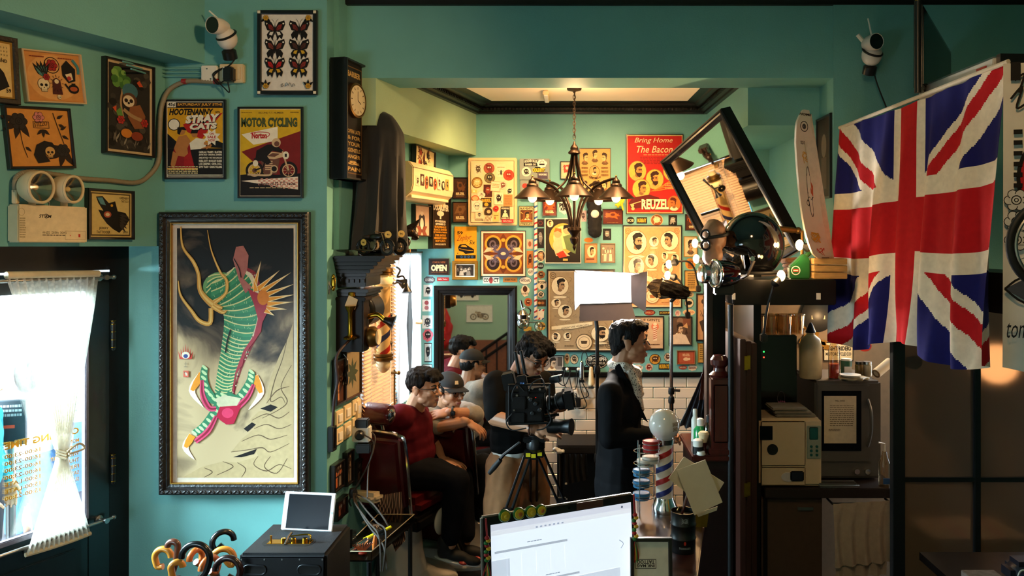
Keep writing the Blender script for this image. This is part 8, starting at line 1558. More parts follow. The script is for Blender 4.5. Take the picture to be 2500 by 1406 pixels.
p=P(1738,668,3.62);t=thing('chrome_headlamp','chrome motorcycle headlamp with a black bucket at the shelf end','headlamp',p);ax=V((-1,-.35,0));MB().lathe([(.05,-.10),(.062,-.06),(.066,0),(.06,.004)],(.02,0,0),ax,26).build('bucket',HG,t);MB().torus(V((.02,0,0))+ax.normalized()*.004,.062,.008,ax,30,8).build('chrome_ring',CHROME,t);MB().lathe([(.058,.004),(.05,.012),(.001,.018)],(.02,0,0),ax,26).build('lens',glassmat('ribbed_lens'),t);MB().lathe([(.035,.05),(.045,.054),(.045,.075),(.036,.08)],(.02,0,-.0),ax,24).build('front_bezel',CHROME,t);MB().cbox((.06,.03,-.075),(.09,.05,.05)).build('foot',BLKP,t,bevel=.006);MB().lathe([(.005,0),(.005,.004)],(.08,-.06,-.03),(0,-1,0),10).build('red_button',mat('red_tape'),t)
p=onshelf(1950,3.80);t=thing('green_oil_can','green oil can with a round red and white emblem on the shelf','oil can',p);gr_=mat('green_tin','#1d5a2c',.35,noise=.15);MB().prism([(-.05,0),(.05,0),(.05,.095),(.02,.125),(-.05,.06)],-.025,.025).build('can',gr_,t,bevel=.006);MB().cyl((.035,0,.11),(.06,0,.135),.012,n=10).build('spout',gr_,t);a=Art(.045,.045);a.E(.5,.5,.5,.5,'#d8d4c8');a.E(.5,.5,.4,.4,'#1d5a2c');a.R(.2,.35,.8,.65,'#b52a22');a.R(.25,.44,.75,.56,'#e0dccf');o=a.build('emblem',INK,t,-.0262);o.location=(-.022,0,.042)
p=onshelf(1938,3.95);t=thing('rope_coil','brown coil of rope at the back of the shelf','rope',p)
for k in range(6):MB().torus((.01*math.sin(k),.005*k,.02+.014*k),.055-.003*k,.009,(.1*math.sin(k*2),.1,1),26,7).build('rope_turn',mat('brown_rope','#5a3a22',.85,bump=.4,bscale=200),t)
p=onshelf(2018,3.74);t=thing('wooden_crate','rough pale wooden crate end on the shelf beside the flag','crate',p)
for k in range(3):MB().box(-.06,0,.003+k*.034,.1,.12,.033+k*.034).build('plank',mat('rough_pine','#c49a5c',.75,noise=.3,nscale=14,stretch=(1,1,6)),t,smooth=False,bevel=.002)
t=thing('brass_microscope','small brass scope on a stand at the back of the shelf','scope',onshelf(1958,4.0));MB().lathe([(.012,0),(.016,.02),(.014,.09),(.018,.1)],(-.03,0,.24),(-1,-.2,.1),14).build('tube',BRASSD,t);MB().cyl((0,0,0),(0,0,.24),.009,n=8).build('stand',BRASSD,t);MB().lathe([(.04,0),(.04,.01),(.01,.02)],n=18).build('base',BRASSD,t);MB().ell((-.02,0,.24),.018).build('pivot',BRASSD,t)
# skateboard deck
t=thing('skateboard_deck','white skateboard deck with line drawings standing on the shelf','skateboard',onshelf(2005,3.72));o0=onshelf(2005,3.72)
cl=[(1969,268,.00),(1963,300,-.02),(1966,350,-.005),(1972,420,.0),(1980,500,.0),(1992,570,.0),(2008,620,.01),(2030,642,.05)]
hw_=[.018,.045,.062,.066,.066,.066,.062,.03];cp=crom([V((x,y,d)) for x,y,d in cl],5);hp_=[];m_=len(cp)
for i in range(m_):
    f_=i/(m_-1)*7;k=min(int(f_),6);hp_.append(hw_[k]+(hw_[k+1]-hw_[k])*(f_-k))
sd=V((.86,.51,0));cen=[P(c.x,c.y,3.72+c.z*2)-o0 for c in cp];vs=[];nrm_=V((.51,-.86,0))
for c_,h_ in zip(cen,hp_):vs+=[c_-sd*h_,c_+sd*h_,c_+sd*h_-nrm_*.011,c_-sd*h_-nrm_*.011]
MB().add(vs,[q for i in range(m_-1) for q in ((4*i,4*i+1,4*i+5,4*i+4),(4*i+1,4*i+2,4*i+6,4*i+5),(4*i+2,4*i+3,4*i+7,4*i+6),(4*i+3,4*i,4*i+4,4*i+7))]+[(0,3,2,1),(4*m_-4,4*m_-3,4*m_-2,4*m_-1)]).build('deck',mat('white_deck','#ded3bf',.35,noise=.05),t)
L_=sum((cen[i+1]-cen[i]).length for i in range(m_-1));a=Art(.13,L_);a.R(.2,.03,.8,.96,'#ded3bf')
a.ring(.5,.12,.2,None,.03,BK);a.E(.5,.12,.1,None,'#4a4a4a');a.T('HOME',.2,.03,.8,.05,BK,.03);a.T('OLD SCHOOL',.25,.205,.75,.225,BK,.03);squiggle(a,.5,.3,.25,'#d8a23a',4,5,.03)
a.P([(.42,.4),(.5,.35),(.58,.4),(.6,.5),(.55,.62),(.45,.62),(.4,.5)],'#e8e0d0');a.L([(.42,.4),(.5,.35),(.58,.4),(.6,.5),(.55,.62),(.45,.62),(.4,.5),(.42,.4)],.03,BK);a.P([(.55,.42),(.7,.46),(.66,.52),(.55,.5)],'#c8603a');squiggle(a,.5,.55,.2,BK,9,5,.02);squiggle(a,.45,.75,.25,'#d8a23a',6,6,.035);squiggle(a,.5,.85,.2,'#c8402a',7,3,.03);a.lines(.3,.9,.7,.93,2,BK)
gm_=[] # wrap the drawing onto the bent deck
acc=[0]
for i in range(m_-1):acc.append(acc[-1]+(cen[i+1]-cen[i]).length)
for (x,y,z) in a.v:
    s_=(.5-z/L_)*L_;i=0
    while i<m_-2 and acc[i+1]<s_:i+=1
    f_=(s_-acc[i])/max(1e-6,acc[i+1]-acc[i]);c_=cen[i]+(cen[i+1]-cen[i])*f_;v=c_+sd*x+nrm_*(.0006-y);gm_.append((v.x,v.y,v.z))
a.v=gm_;a.build('line_drawing',INK,t,0)
# picture on the right wall edge
picture('dark_framed_picture','dark framed picture on the edge of the right pilaster','picture',(TR((1.405,4.33,CZ+(600-385)/1900*4.33),R(-90)),.24,.46),.012,.02,FBLK, lambda a:(a.R(0,0,1,1,'#2a2622'),a.E(.5,.35,.2,.15,'#6a6258'),a.R(.3,.5,.7,.9,'#4a443c')))
# ================================================================== flag, banner, wall screen
FLAGM=printmat('flag_cloth',.9,0)
fl=thing('union_flag','large red white and blue union flag hanging from the right ledge','flag',P(2050,310,4.0));o0=P(2050,310,4.0)
TL,TR_,BR,BL=P(2050,312,4.0),P(2462,150,2.80),P(2412,892,2.80),P(2036,828,3.98);NU,NV=240,190;vs=[];nf=V((-.97,-.13,0)).normalized()
for j in range(NV+1):
    v=j/NV
    for i in range(NU+1):
        u=i/NU;top=TL.lerp(TR_,u);bot=BL.lerp(BR,u);p=top.lerp(bot,v);p.z+=.03*math.sin(u*math.pi)*(-1)*(1-v)*.6-.035*math.sin(u*9.4)*v*v
        p+=nf*((.006+.022*v)*math.sin(u*38+1.5*math.sin(v*3))+.02*v*math.sin(u*17+2)+.01*math.sin(u*70)*(.3+.7*v));vs.append(p-o0)
fs=[(j*(NU+1)+i,j*(NU+1)+i+1,(j+1)*(NU+1)+i+1,(j+1)*(NU+1)+i) for j in range(NV) for i in range(NU)]
def jack(u,v):
    x,y=u*60-30,v*36-18;Rr,Wc,Bc='#b3141c','#dfd3bd','#15175c'
    if abs(x)<3.4 or abs(y)<4.0:return Rr
    if abs(x)<5.6 or abs(y)<6.6:return Wc
    s_=(x*18/30-y)/math.hypot(.6,1) if x*y>0 else (x*18/30+y)/math.hypot(.6,1)
    d=s_*(1 if x>0 else -1)*(1 if x*y>0 else 1)
    if abs(s_)<3.4:
        return Rr if 0<(d if x*y>0 else -d)+.3<2.4 else Wc
    return Bc
me=bpy.data.meshes.new('cloth');me.from_pydata([tuple(p) for p in vs],[],fs);at=me.color_attributes.new('ink','FLOAT_COLOR','CORNER');lc={c:lin(c) for c in ('#b3141c','#dfd3bd','#15175c')};buf=[]
for j in range(NV):
    for i in range(NU):c=lc[jack((i+.5)/NU,(j+.5)/NV)];buf+=[c[0],c[1],c[2],1.]*4
at.data.foreach_set('color',buf);me.polygons.foreach_set('use_smooth',[True]*len(me.polygons));me.materials.append(FLAGM);o=bpy.data.objects.new('cloth',me);C.objects.link(o);o.parent=fl;MB().tube([TL-o0,TR_-o0],.009,8).build('top_hem',mat('flag_hem','#cfc2aa',.9),fl)
# ledge the flag hangs from
t=thing('flag_ledge','dark wooden ledge running behind the flag','ledge',(1.42,3.98,1.70));d=V((.115,-1.0,0)).normalized();n_=V((.99,.11,0))
def ledge(z0,z1,th,nm_,off=.03):
    a_=V((1.40,3.98,0))+n_*off;b_=a_+d*1.75;mb=MB();mb.M=MX.Translation((-1.42,-3.98,-1.70));mb.prism([(a_.x,a_.y),(b_.x,b_.y),(b_.x+n_.x*th,b_.y+n_.y*th),(a_.x+n_.x*th,a_.y+n_.y*th)],z0,z1,'z');return mb.build(nm_,BLACKW,t,smooth=False)
ledge(1.80,1.95,.30,'shelf_board',.045);ledge(2.58,2.64,.04,'top_rail',.05)
for k in range(3):c_=V((1.44,3.98,0))+n_*.03+d*(.05+.75*k);mb=MB();mb.M=MX.Translation((-1.42,-3.98,-1.70));mb.cyl((c_.x,c_.y,1.95),(c_.x,c_.y,2.6),.014,n=8);mb.build('upright',BLKP,t)
# white banner at the right edge
bM=Plane((1.52,2.75),(1.62,2.0));tq=P(2448,0,2.72);t=thing('white_banner','white banner with a red and black tattoo drawing at the right edge','banner',TR((tq.x+.30,2.64,CZ+(600-525)/1900*2.66),R(-14)));bw_,bh_=.62,1.06
mb=MB();vs=[];
for j in range(31):
    for i in range(41):u,v=i/40,j/30;vs.append(((u-.5)*bw_,.012*math.sin(u*22+v)*v,(.5-v)*bh_-.02*math.sin(u*6)*v))
mb.add(vs,[(j*41+i,j*41+i+1,(j+1)*41+i+1,(j+1)*41+i) for j in range(30) for i in range(40)]);mb.build('cloth',mat('white_banner_cloth','#d9d2c6',.85,noise=.04),t)
a=Art(bw_,bh_);a.E(.42,.38,.36,.2,BK,n=36);a.E(.42,.38,.34,.185,'#b81c24',n=36);a.P([(.2,.2),(.3,.16),(.45,.22),(.6,.2),(.6,.55),(.3,.5),(.22,.32)],'#8f8d92');a.L([(.2,.2),(.16,.3),(.2,.4),(.3,.5)],.02,BK)
for k in range(5):a.L([(.2+.03*k,.22),(.17+.04*k,.3),(.25+.04*k,.38)],.014,BK)
for y in (.45,.52,.58):rose(a,.06,y,.05,'#cfcac4',BK)
for k in range(6):a.R(.045,.22+k*.035,.09,.235+k*.035,BK)
a.L([(.03,.12),(.09,.08),(.06,.15),(.12,.13)],.012,BK);a.L([(.05,.06),(.1,.04),(.07,.1)],.012,BK);a.P([(.0,.74),(.12,.70),(.4,.74),(.14,.79)],'#4a4d58');a.L([(.0,.74),(.12,.70),(.4,.74),(.14,.79),(.0,.74)],.012,BK);a.T('tony',.01,.85,.14,.92,'#22242c',.0,.3);a.R(.03,.0,.08,.06,BK)
a.build('drawing',INK,t,-.014)
t=thing('bicycle_wheel_rim','dark bicycle wheel rim cut off by the right photo edge','wheel',P(2586,598,2.3));MB().torus((0,0,0),.135,.012,(.2,1,0),48,10).build('tyre',BLKR,t);MB().torus((0,-.004,0),.120,.006,(.2,1,0),48,8).build('rim',STEEL,t)
for k in range(16):MB().cyl((0,0,0),(.118*math.cos(k*.3927),-.024*math.cos(k*.3927),.118*math.sin(k*.3927)),.001,n=4).build('spoke',STEEL,t)
MB().lathe([(.015,-.02),(.015,.02)],(0,0,0),(.2,1,0),12).build('hub',STEEL,t)
# wall screen seen edge-on
a_,b_=P(2252,0,3.3),P(2322,0,4.12);d_=V((b_.x-a_.x,b_.y-a_.y));t=thing('wall_television','flat black television jutting edge-on from the wall above the flag','television',TR((a_.x,a_.y,2.72),math.atan2(d_.y,d_.x)));MB().box(0,0,0,d_.length,.035,.36).build('panel',mat('tv_black','#0b0c0c',.2,coat=.3),t,smooth=False,bevel=.005);MB().box(.02,-.002,.02,d_.length-.02,.002,.34).build('screen',mat('dark_screen'),t,smooth=False);MB().cyl((-.002,.018,-.02),(-.002,.018,.37),.014,n=10).build('front_edge',BLKP,t);MB().ell((.0,.018,.375),.012).build('brass_hook',BRASS,t)
a_,b_=P(2216,0,3.45),P(2392,0,2.9);d_=V((b_.x-a_.x,b_.y-a_.y));t=thing('plastic_wrapped_boxes','white box wrapped in clear plastic lying above the flag','box',TR((a_.x+.03,a_.y+.0,2.64),math.atan2(d_.y,d_.x)));MB().box(0,.02,0,d_.length,.2,.11).build('box',WHTP,t,smooth=False,bevel=.004);MB().box(-.003,.016,.0,d_.length+.003,.204,.114).build('plastic_wrap',glassmat('clear_wrap','#f2f2f2',.12,.15),t,smooth=False);MB().box(d_.length*.82,.014,.03,d_.length*.93,.02,.09).build('red_label',mat('red_tape'),t);MB().box(.02,.014,.02,d_.length*.9,.0155,.024).build('red_line',mat('red_tape'),t)
MB().box(d_.length+.004,.03,.0,d_.length+.03,.15,.12).build('black_end',BLKP,t)
# ================================================================== sterilising niche
zc=P(0,1190,4.0).z
cnt=thing('niche_counter','dark counter of the niche carrying the sterilizer','counter',(.98,3.98,0));MB().box(0,0,zc-.05,.70,.76,zc).build('worktop',mat('dark_worktop','#241a15',.4),cnt,smooth=False,bevel=.005);MB().box(.0,.03,0,.02,.75,zc-.05).build('side_panel',BLACKW,cnt,smooth=False)
a_,b_=P(1852,0,4.02),P(2004,0,4.02);aw=b_.x-a_.x;t=thing('autoclave','cream autoclave sterilizer with a round port on the niche counter','autoclave',(a_.x,4.0,zc));AC=mat('autoclave_cream','#cdb999',.4,noise=.04);ah=P(0,1022,4.0).z-zc
MB().box(0,0,.005,aw,.23,ah).build('body',AC,t,smooth=False,bevel=.014);MB().box(.006,-.008,ah*.32,aw*.73,.0,ah-.012).build('door',AC,t,smooth=False,bevel=.004);MB().box(.006,-.008,.012,aw*.73,.0,ah*.30).build('lower_panel',AC,t,smooth=False,bevel=.004);MB().box(aw*.75,-.006,ah*.42,aw*.98,.002,ah*.9).build('control_panel',mat('panel_grey','#8f9a8c',.4),t,smooth=False,bevel=.003)
MB().box(.0,-.012,ah*.70,aw*.2,-.006,ah*.9).build('window',mat('dark_screen'),t,smooth=False);MB().lathe([(.028,0),(.028,.004)],(aw*.2,-.008,ah*.56),(0,-1,0),26).build('round_port',BLKP,t);MB().box(aw*.79,-.010,ah*.7,aw*.93,-.005,ah*.88).build('display',mat('teal_display','#1c5a58',.3),t,smooth=False,bevel=.004)
for k in range(2):
    for j in range(3):MB().lathe([(.007,0),(.007,.004)],(aw*(.82+.09*k),-.006,ah*(.48+.06*j)),(0,-1,0),12).build('button',mat('teal_display'),t)
MB().prism([(aw*.45+.03*math.cos(x*.35)*1.2,ah*.16+.024*math.sin(x*.35)) for x in range(18)],-.012,-.006).build('latch_ring',mat('pale_grey'),t);MB().box(aw*.48,-.018,ah*.1,aw*.7,-.006,ah*.25).build('latch_handle',mat('navy_plastic','#10182a',.4),t,smooth=False,bevel=.008)
for k in range(3):tag(MB().box(a_.x+.09-.01*k,4.02,zc+ah+.002+k*.016,a_.x+.30-.02*k,4.18,zc+ah+.016+k*.016).build('folded_towel',mat('grey_towel','#8a8274',.9,noise=.2),bevel=.006),('bottom','middle','top')[k]+' grey towel of the stack on the autoclave','towel')
a_,b_=P(1990,0,4.12),P(2152,0,4.12);mw=b_.x-a_.x;z0,z1=zc,P(0,930,4.12).z;t=thing('microwave_cabinet','tall grey steam cabinet with a taped paper notice on its door','cabinet',(a_.x,4.12,z0));MG=mat('cabinet_grey','#5c5a58',.4,.3,noise=.06);mh=z1-z0
MB().box(0,0,.01,mw,.40,mh).build('body',MG,t,smooth=False,bevel=.012);MB().box(.005,-.014,.1,mw*.82,.0,mh-.015).build('door',MG,t,smooth=False,bevel=.006);MB().box(.03,-.017,.16,mw*.68,-.013,mh-.05).build('door_glass',mat('dark_screen'),t,smooth=False);MB().tube(crom([(mw*.78,-.012,mh*.35),(mw*.80,-.04,mh*.5),(mw*.80,-.04,mh*.7),(mw*.78,-.012,mh*.82)]),.009,8).build('handle',MG,t)
for x in (.62,.78):MB().lathe([(.014,0),(.014,.016)],(mw*x,-.0,.05),(0,-1,0),16).build('knob',CHROME,t)
nt_=Art(.17,.25);nt_.R(0,0,1,1,'#cfc0a8');nt_.T('WELL DONE',.34,.09,.64,.12,BK,.02);nt_.lines(.18,.2,.92,.66,11,'#6a5c4c',5,.3);nt_.lines(.14,.7,.5,.76,2,'#4a4034',6,.4);o=nt_.build('paper_notice',INK,t,-.019);o.location=(mw*.36,0,mh*.62)
t=thing('black_water_heater','tall black appliance with green and red indicator lights in the niche','appliance',(P(1848,0,4.25).x,4.25,zc));hw2=P(1946,0,4.25).x-P(1848,0,4.25).x;hz2=P(0,818,4.25).z-zc;MB().box(0,0,0,hw2,.4,hz2).build('body',mat('tv_black'),t,smooth=False,bevel=.006)
for z,c in ((.88,'#20ff40'),(.84,'#ff3020')):MB().ell((hw2*.17,-.002,hz2*z-.0),.004).build('indicator',mat('led'+c,c,.3,emit=c,es=6),t)
a=Art(.06,.16);a.ring(.5,.3,.35,.25,.04,'#4a4a4e');a.T('vita',.2,.35,.9,.48,'#b0689a',.01);a.R(.46,.55,.54,.95,'#6a6a70');o=a.build('logo',INK,t,-.001);o.location=(hw2*.6,-.001,hz2*.5)
# things on top of the grey cabinet
zz=z1
def standing(name,label,cat,px,D,z=None):return thing(name,label,cat,(P(px,0,D).x,D,zz if z is None else z))
t=standing('white_jug','big translucent white jug with a blue cap in the niche','jug',1979,4.22);MB().lathe([(.055,0),(.06,.01),(.06,.17),(.05,.21),(.022,.235),(.022,.25)],n=26).build('bottle',mat('milky_plastic','#d6c7a4',.4,trans=.1),t);MB().lathe([(.026,.245),(.028,.25),(.012,.29),(.004,.30)],n=16).build('cap',mat('navy_plastic'),t)
t=standing('spray_bottle','clear bottle of red liquid with a white top in the niche','bottle',2036,4.20);MB().lathe([(.028,0),(.03,.01),(.03,.15),(.018,.19),(.014,.22)],n=20).build('bottle',glassmat('clear_plastic','#e6d8c0',.12,.1),t);MB().lathe([(.026,.004),(.027,.08)],n=20).build('red_liquid',mat('red_liquid','#c8301c',.2),t);MB().lathe([(.015,.22),(.012,.26),(.004,.28)],n=14).build('nozzle',WHTP,t)
t=standing('green_talc_tin','green and white talc tin in the niche','tin',2066,4.25);MB().lathe([(.029,0),(.029,.09)],n=22).build('tin',mat('green_label','#1f5a3c',.4),t);MB().lathe([(.029,.09),(.027,.1)],n=22).build('lid',WHTP,t);MB().box(-.02,-.0305,.015,.02,-.028,.06).build('label',WHTP,t)
for k,(px,c,lb) in enumerate(((2098,'#7a5a24','amber glass jar beside the green talc tin'),(2118,'#c9b896','pale glass jar right of the amber jar'))):t=standing('glass_jar',lb,'jar',px,4.28);MB().lathe([(.022,0),(.024,.005),(.024,.06),(.02,.065)],n=18).build('jar',mat('jar'+c,c,.15,coat=.4),t);MB().lathe([(.022,.065),(.022,.08)],n=18).build('lid',(BLKP,STEEL)[k],t)
t=standing('paper_roll','rolled cream paper lying tilted in the niche','paper roll',2148,4.2);MB().lathe([(.026,0),(.026,.12),(.016,.12),(.016,.0)],(-.02,0,.026),(.6,.3,.35),20,cap=False).build('roll',PAPER,t);MB().torus((-.02,0,.026),.021,.005,(.6,.3,.35)).build('core',mat('tan_wood_frame'),t)
t=standing('plastic_packet','crumpled plastic packet with a plate on the grey cabinet','packet',2085,4.14);mb=MB();mb.ell((0,0,.012),.09,.05,.012);smoothobj('packet',remesh(mb,.008,1,folds(.006,40)),mat('pale_wrap','#b5a684',.3),t);MB().lathe([(.05,0),(.055,.008),(.001,.004)],(-.02,0,.024),n=24).build('plate',WHTP,t)
t=thing('soap_dispenser','clear pump soap dispenser at the end of the niche counter','dispenser',(P(2163,0,4.0).x,4.02,zc));MB().lathe([(.028,0),(.03,.01),(.03,.12),(.014,.16),(.012,.18)],n=18).build('bottle',glassmat('clear_plastic'),t);MB().tube([(0,0,.18),(0,0,.22),(-.03,0,.225)],.005,6).build('pump',WHTP,t);MB().box(-.018,-.031,.02,.018,-.029,.05).build('blue_label',mat('blue_label','#2a5a9a',.5),t)
t=thing('steel_tray','shallow steel tray on the niche counter','tray',(P(2052,0,3.98).x,4.02,zc));MB().box(-.10,-.03,.001,.10,.05,.006).build('base',STEEL,t,smooth=False);MB().tube([(-.1,-.03,.012),(.1,-.03,.012),(.1,.05,.012),(-.1,.05,.012)],.004,6,closed=True).build('rim',STEEL,t)
t=thing('clear_plastic_tubs','stack of clear plastic tubs on top of the black appliance','tub',(P(1868,0,4.28).x,4.28,zc+hz2))
for k in range(4):MB().lathe([(.04,0),(.045,.1),(.05,.105),(.05,.112),(.043,.105),(.038,.004)],(.0+.072*k-.04,.02*(k%2),.001),n=20,cap=False).build('tub',glassmat('clear_plastic'),t)
t=thing('fridge','small brown fridge door below the niche counter','fridge',(P(1852,0,4.02).x,4.02,0));MB().box(0,0,.03,.33,.5,zc-.06).build('body',mat('brown_steel','#5a463a',.45,.3),t,smooth=False,bevel=.008);MB().box(.2,-.012,zc-.12,.28,.0,zc-.105).build('handle',STEEL,t)
t=thing('towel_rail','dark towel rail under the niche counter','rail',(P(2032,0,3.96).x,3.96,zc-.07));MB().cyl((0,0,0),(.3,0,0),.006,n=8).build('bar',BLKP,t);MB().cyl((.0,0,0),(.0,.08,0),.006,n=8).build('bracket',BLKP,t);MB().cyl((.3,0,0),(.3,.08,0),.006,n=8).build('bracket',BLKP,t)
t=thing('hanging_white_towel','pale towel hanging below the niche counter','towel',P(2105,1230,3.95));o0=P(2105,1230,3.95);mb=MB();mb.M=MX.Translation(-o0);drape(mb, lambda t_:P(2034+4*t_,1230+155*t_,3.95), lambda t_:P(2174+1*t_,1222+150*t_,3.95),20,40,4, lambda t_:.004+.01*t_,V((0,-1,0)));mb.build('cloth',mat('pale_towel','#b5a595',.95,noise=.1,bump=.3,bscale=200),t);mb=MB();mb.M=MX.Translation(-o0);drape(mb, lambda t_:P(2040,1230+178*t_,3.97), lambda t_:P(2164,1228+175*t_,3.97),10,30,4, lambda t_:.008,V((0,-1,0)));mb.build('back_fold',mat('pale_towel'),t)
p=P(1995,770,4.735);t=thing('black_round_lid','black round pan lid hanging in the niche','lid',p);MB().lathe([(.10,0),(.1,.01),(.03,.025),(.001,.026)],(0,0,0),(0,-1,0),34).build('disc',BLKP,t)
for x in (-.03,.03):MB().cbox((x,-.022,-.01),(.022,.003,.022)).build('paper_tag',PAPER,t)
a_=frect(2010,835,2082,880,4.745);picture('warning_sign','cream warning sign on the niche wall','sign',a_,.004,.01,FBLK, lambda a:(a.T('NIGHT RIDERS',.05,.2,.95,.45,BK,.04),a.T('MOTORCYCLE CO',.05,.55,.95,.75,BK,.03)),gloss=False)
sticker('red round sticker on the niche wall',(2095,832,2128,858),'oval','#a8281c',D=4.75);sticker('dark red round sticker beside the glass partition',(2210,868,2252,902),'oval','#4a1c1c', lambda a:a.ring(.5,.5,.36,.36,.05,'#7a3a34'),D=3.59)
for k in range(16):
    rd=random.Random(k);px,py=1950+rd.random()*70,790+rd.random()*60;t=thing('mosaic_shard','small amber wall mosaic shard among the cluster behind the white jug','mosaic',P(px,py,4.74),'amber mosaic shards');MB().prism([(-.02,-.012),(.015,-.018),(.022,.01),(-.008,.018)],-.008,0).build('shard',mat('amber_glass','#a5762c',.15,noise=.3,coat=.5),t,smooth=False)
pointlight('niche_lamp_light',P(2060,790,4.45),5,WARM,.05)
# ================================================================== frosted glass partition
GP=3.58;gx= lambda x:P(x,0,GP).x;gz= lambda y:P(0,y,GP).z
t=thing('glass_partition','dark frosted glass partition with black steel mullions on the right','partition',(gx(2190),GP,0));ox=gx(2190)
for x0,x1 in ((2176,2206),(2374,2390),(2560,2576)):MB().box(gx(x0)-ox,-.02,0,gx(x1)-ox,.02,1.80).build('mullion',BLKP,t,smooth=False,bevel=.003)
for y0,y1 in ((1163,1174),(1400+60,1480)):MB().box(0,-.018,gz(y1),gx(2576)-ox,.018,gz(y0)).build('crossbar',BLKP,t,smooth=False)
MB().box(0,-.02,1.76,gx(2576)-ox,.02,1.82).build('head_rail',BLKP,t,smooth=False)
FROST=bpy.data.materials.new('frosted_dark_glass');FROST.use_nodes=True;nt=FROST.node_tree;b=nt.nodes['Principled BSDF'];b.inputs['Base Color'].default_value=(*lin('#8a7464'),1);b.inputs['Roughness'].default_value=.42;b.inputs['Transmission Weight'].default_value=.55;b.inputs['IOR'].default_value=1.1
nz=nt.nodes.new('ShaderNodeTexNoise');nz.inputs['Scale'].default_value=300;bp2=nt.nodes.new('ShaderNodeBump');bp2.inputs['Strength'].default_value=.1;nt.links.new(nz.outputs['Fac'],bp2.inputs['Height']);nt.links.new(bp2.outputs[0],b.inputs['Normal'])
for x0,x1 in ((2206,2374),(2390,2560)):
    for z0,z1 in ((.02,gz(1174)),(gz(1163),1.76)):MB().box(gx(x0)-ox,-.004,z0,gx(x1)-ox,.004,z1).build('pane',FROST,t,smooth=False)
t=thing('carton_behind_glass','pale carton with red straps behind the frosted glass','carton',(P(2380,0,3.8).x,3.8,.0));MB().box(-.2,0,.0,.26,.3,.62).build('box',mat('carton','#b59a6a',.8),t,smooth=False)
for x in (-.05,.14):MB().box(x,-.003,.0,x+.02,.303,.622).build('strap',mat('red_tape'),t,smooth=False)
t=thing('picture_book','patterned book lying at the bottom right','book',P(2408,1408,2.75));MB().box(-.06,-.05,-.03,.06,.06,0).build('cover',mat('book_grey','#9a8a80',.6,noise=.4,nscale=40),t,bevel=.002);MB().box(-.058,-.052,-.026,.058,.058,-.004).build('pages',PAPER,t)
t=thing('low_side_table','dark low table at the bottom right corner','table',(P(2440,0,2.75).x,2.75,0));zl=P(0,1408,2.75).z-.03;MB().box(-.15,-.12,zl-.03,.3,.3,zl).build('top',BLACKW,t,smooth=False)
for q in (-.12,.27):MB().cyl((q,0,0),(q,0,zl-.03),.02,n=8).build('leg',BLACKW,t)
t=thing('navy_bag','navy bag with a white piping at the bottom right corner','bag',(P(2492,0,2.72).x+.03,2.74,zl));MB().box(-.06,-.04,0,.2,.08,.09).build('body',mat('navy_plastic'),t,bevel=.03,seg=3);MB().tube(crom([(-.055,-.042,.02),(-.045,-.042,.07),(.0,-.042,.075),(.15,-.042,.075)]),.003,6).build('piping',WHTP,t)
# ================================================================== barber station between the men and the niche
MAH=mat('mahogany','#4a140e',.3,noise=.35,nscale=9,coat=.4,stretch=(4,4,.6));D_=3.72;zt_=P(0,1112,D_).z
t=thing('station_cabinet','dark mahogany barber station with a carved newel post','cabinet',(P(1700,0,D_).x,D_,0));ox=P(1700,0,D_).x;sx= lambda x:P(x,0,D_).x-ox
MB().box(sx(1690),0,zt_-.03,sx(1784),.45,zt_).build('top',MAH,t,smooth=False,bevel=.006);MB().box(sx(1700),.03,0,sx(1783),.45,zt_-.03).build('carcass',mat('dark_mahogany','#1c0a08',.35,noise=.3),t,smooth=False);MB().box(sx(1706),.02,.15,sx(1780),.032,zt_-.08).build('door',mat('dark_mahogany'),t,smooth=False,bevel=.004)
zp=P(0,868,D_).z;MB().box(sx(1738),.01,zt_,sx(1784),.09,zp-.11).build('newel_post',MAH,t,smooth=False,bevel=.008);MB().box(sx(1743),.002,zt_+.06,sx(1779),.012,zp-.14).build('post_panel',MAH,t,smooth=False,bevel=.006);MB().lathe([(.045,0),(.05,.012),(.03,.03),(.028,.045),(.042,.06),(.044,.085),(.03,.105),(.01,.11)],((sx(1738)+sx(1784))/2,.05,zp-.11),n=24).build('turned_finial',MAH,t);MB().box(sx(1732),0,zt_,sx(1784),.1,zt_+.03).build('post_plinth',MAH,t,smooth=False,bevel=.004)
MB().box(sx(1736),.12,zt_,sx(1752),.2,P(0,690,D_).z).build('mirror_stile',mat('brown_wood_frame'),t,smooth=False,bevel=.004);MB().box(sx(1752),.13,zt_,sx(1784),.19,P(0,690,D_).z).build('mirror_back',BLACKW,t,smooth=False)
# bottles on the station
def sb(name,label,px,D,prof,m,capm=None,capz=None,capr=.014):
    t=thing(name,label,'bottle',(P(px,0,D).x,D,zt_));MB().lathe(prof,n=20).build('bottle',m,t)
    if capm:MB().lathe([(capr,capz),(capr,capz+.03),(capr*.7,capz+.035)],n=16).build('cap',capm,t)
    return t
sb('white_spray_bottle','slim white spray bottle at the back of the station',1697,4.0,[(.02,0),(.02,.11),(.01,.13)],WHTP,WHTP,.13,.012);sb('green_tonic_bottle','green tonic bottle with a white cap on the station',1710,3.86,[(.032,0),(.034,.01),(.034,.09),(.015,.115)],mat('green_bottle','#1d8a4a',.25,coat=.4),WHTP,.112,.018);sb('clear_tonic_bottle','clear bottle with a black cap beside the newel post',1731,3.82,[(.024,0),(.026,.008),(.026,.12),(.012,.14)],glassmat('clear_plastic'),BLKP,.138,.014);sb('black_pomade_jar','black pomade jar at the front of the station',1704,3.76,[(.026,0),(.026,.035)],BLKP,WHTP,.034,.024)
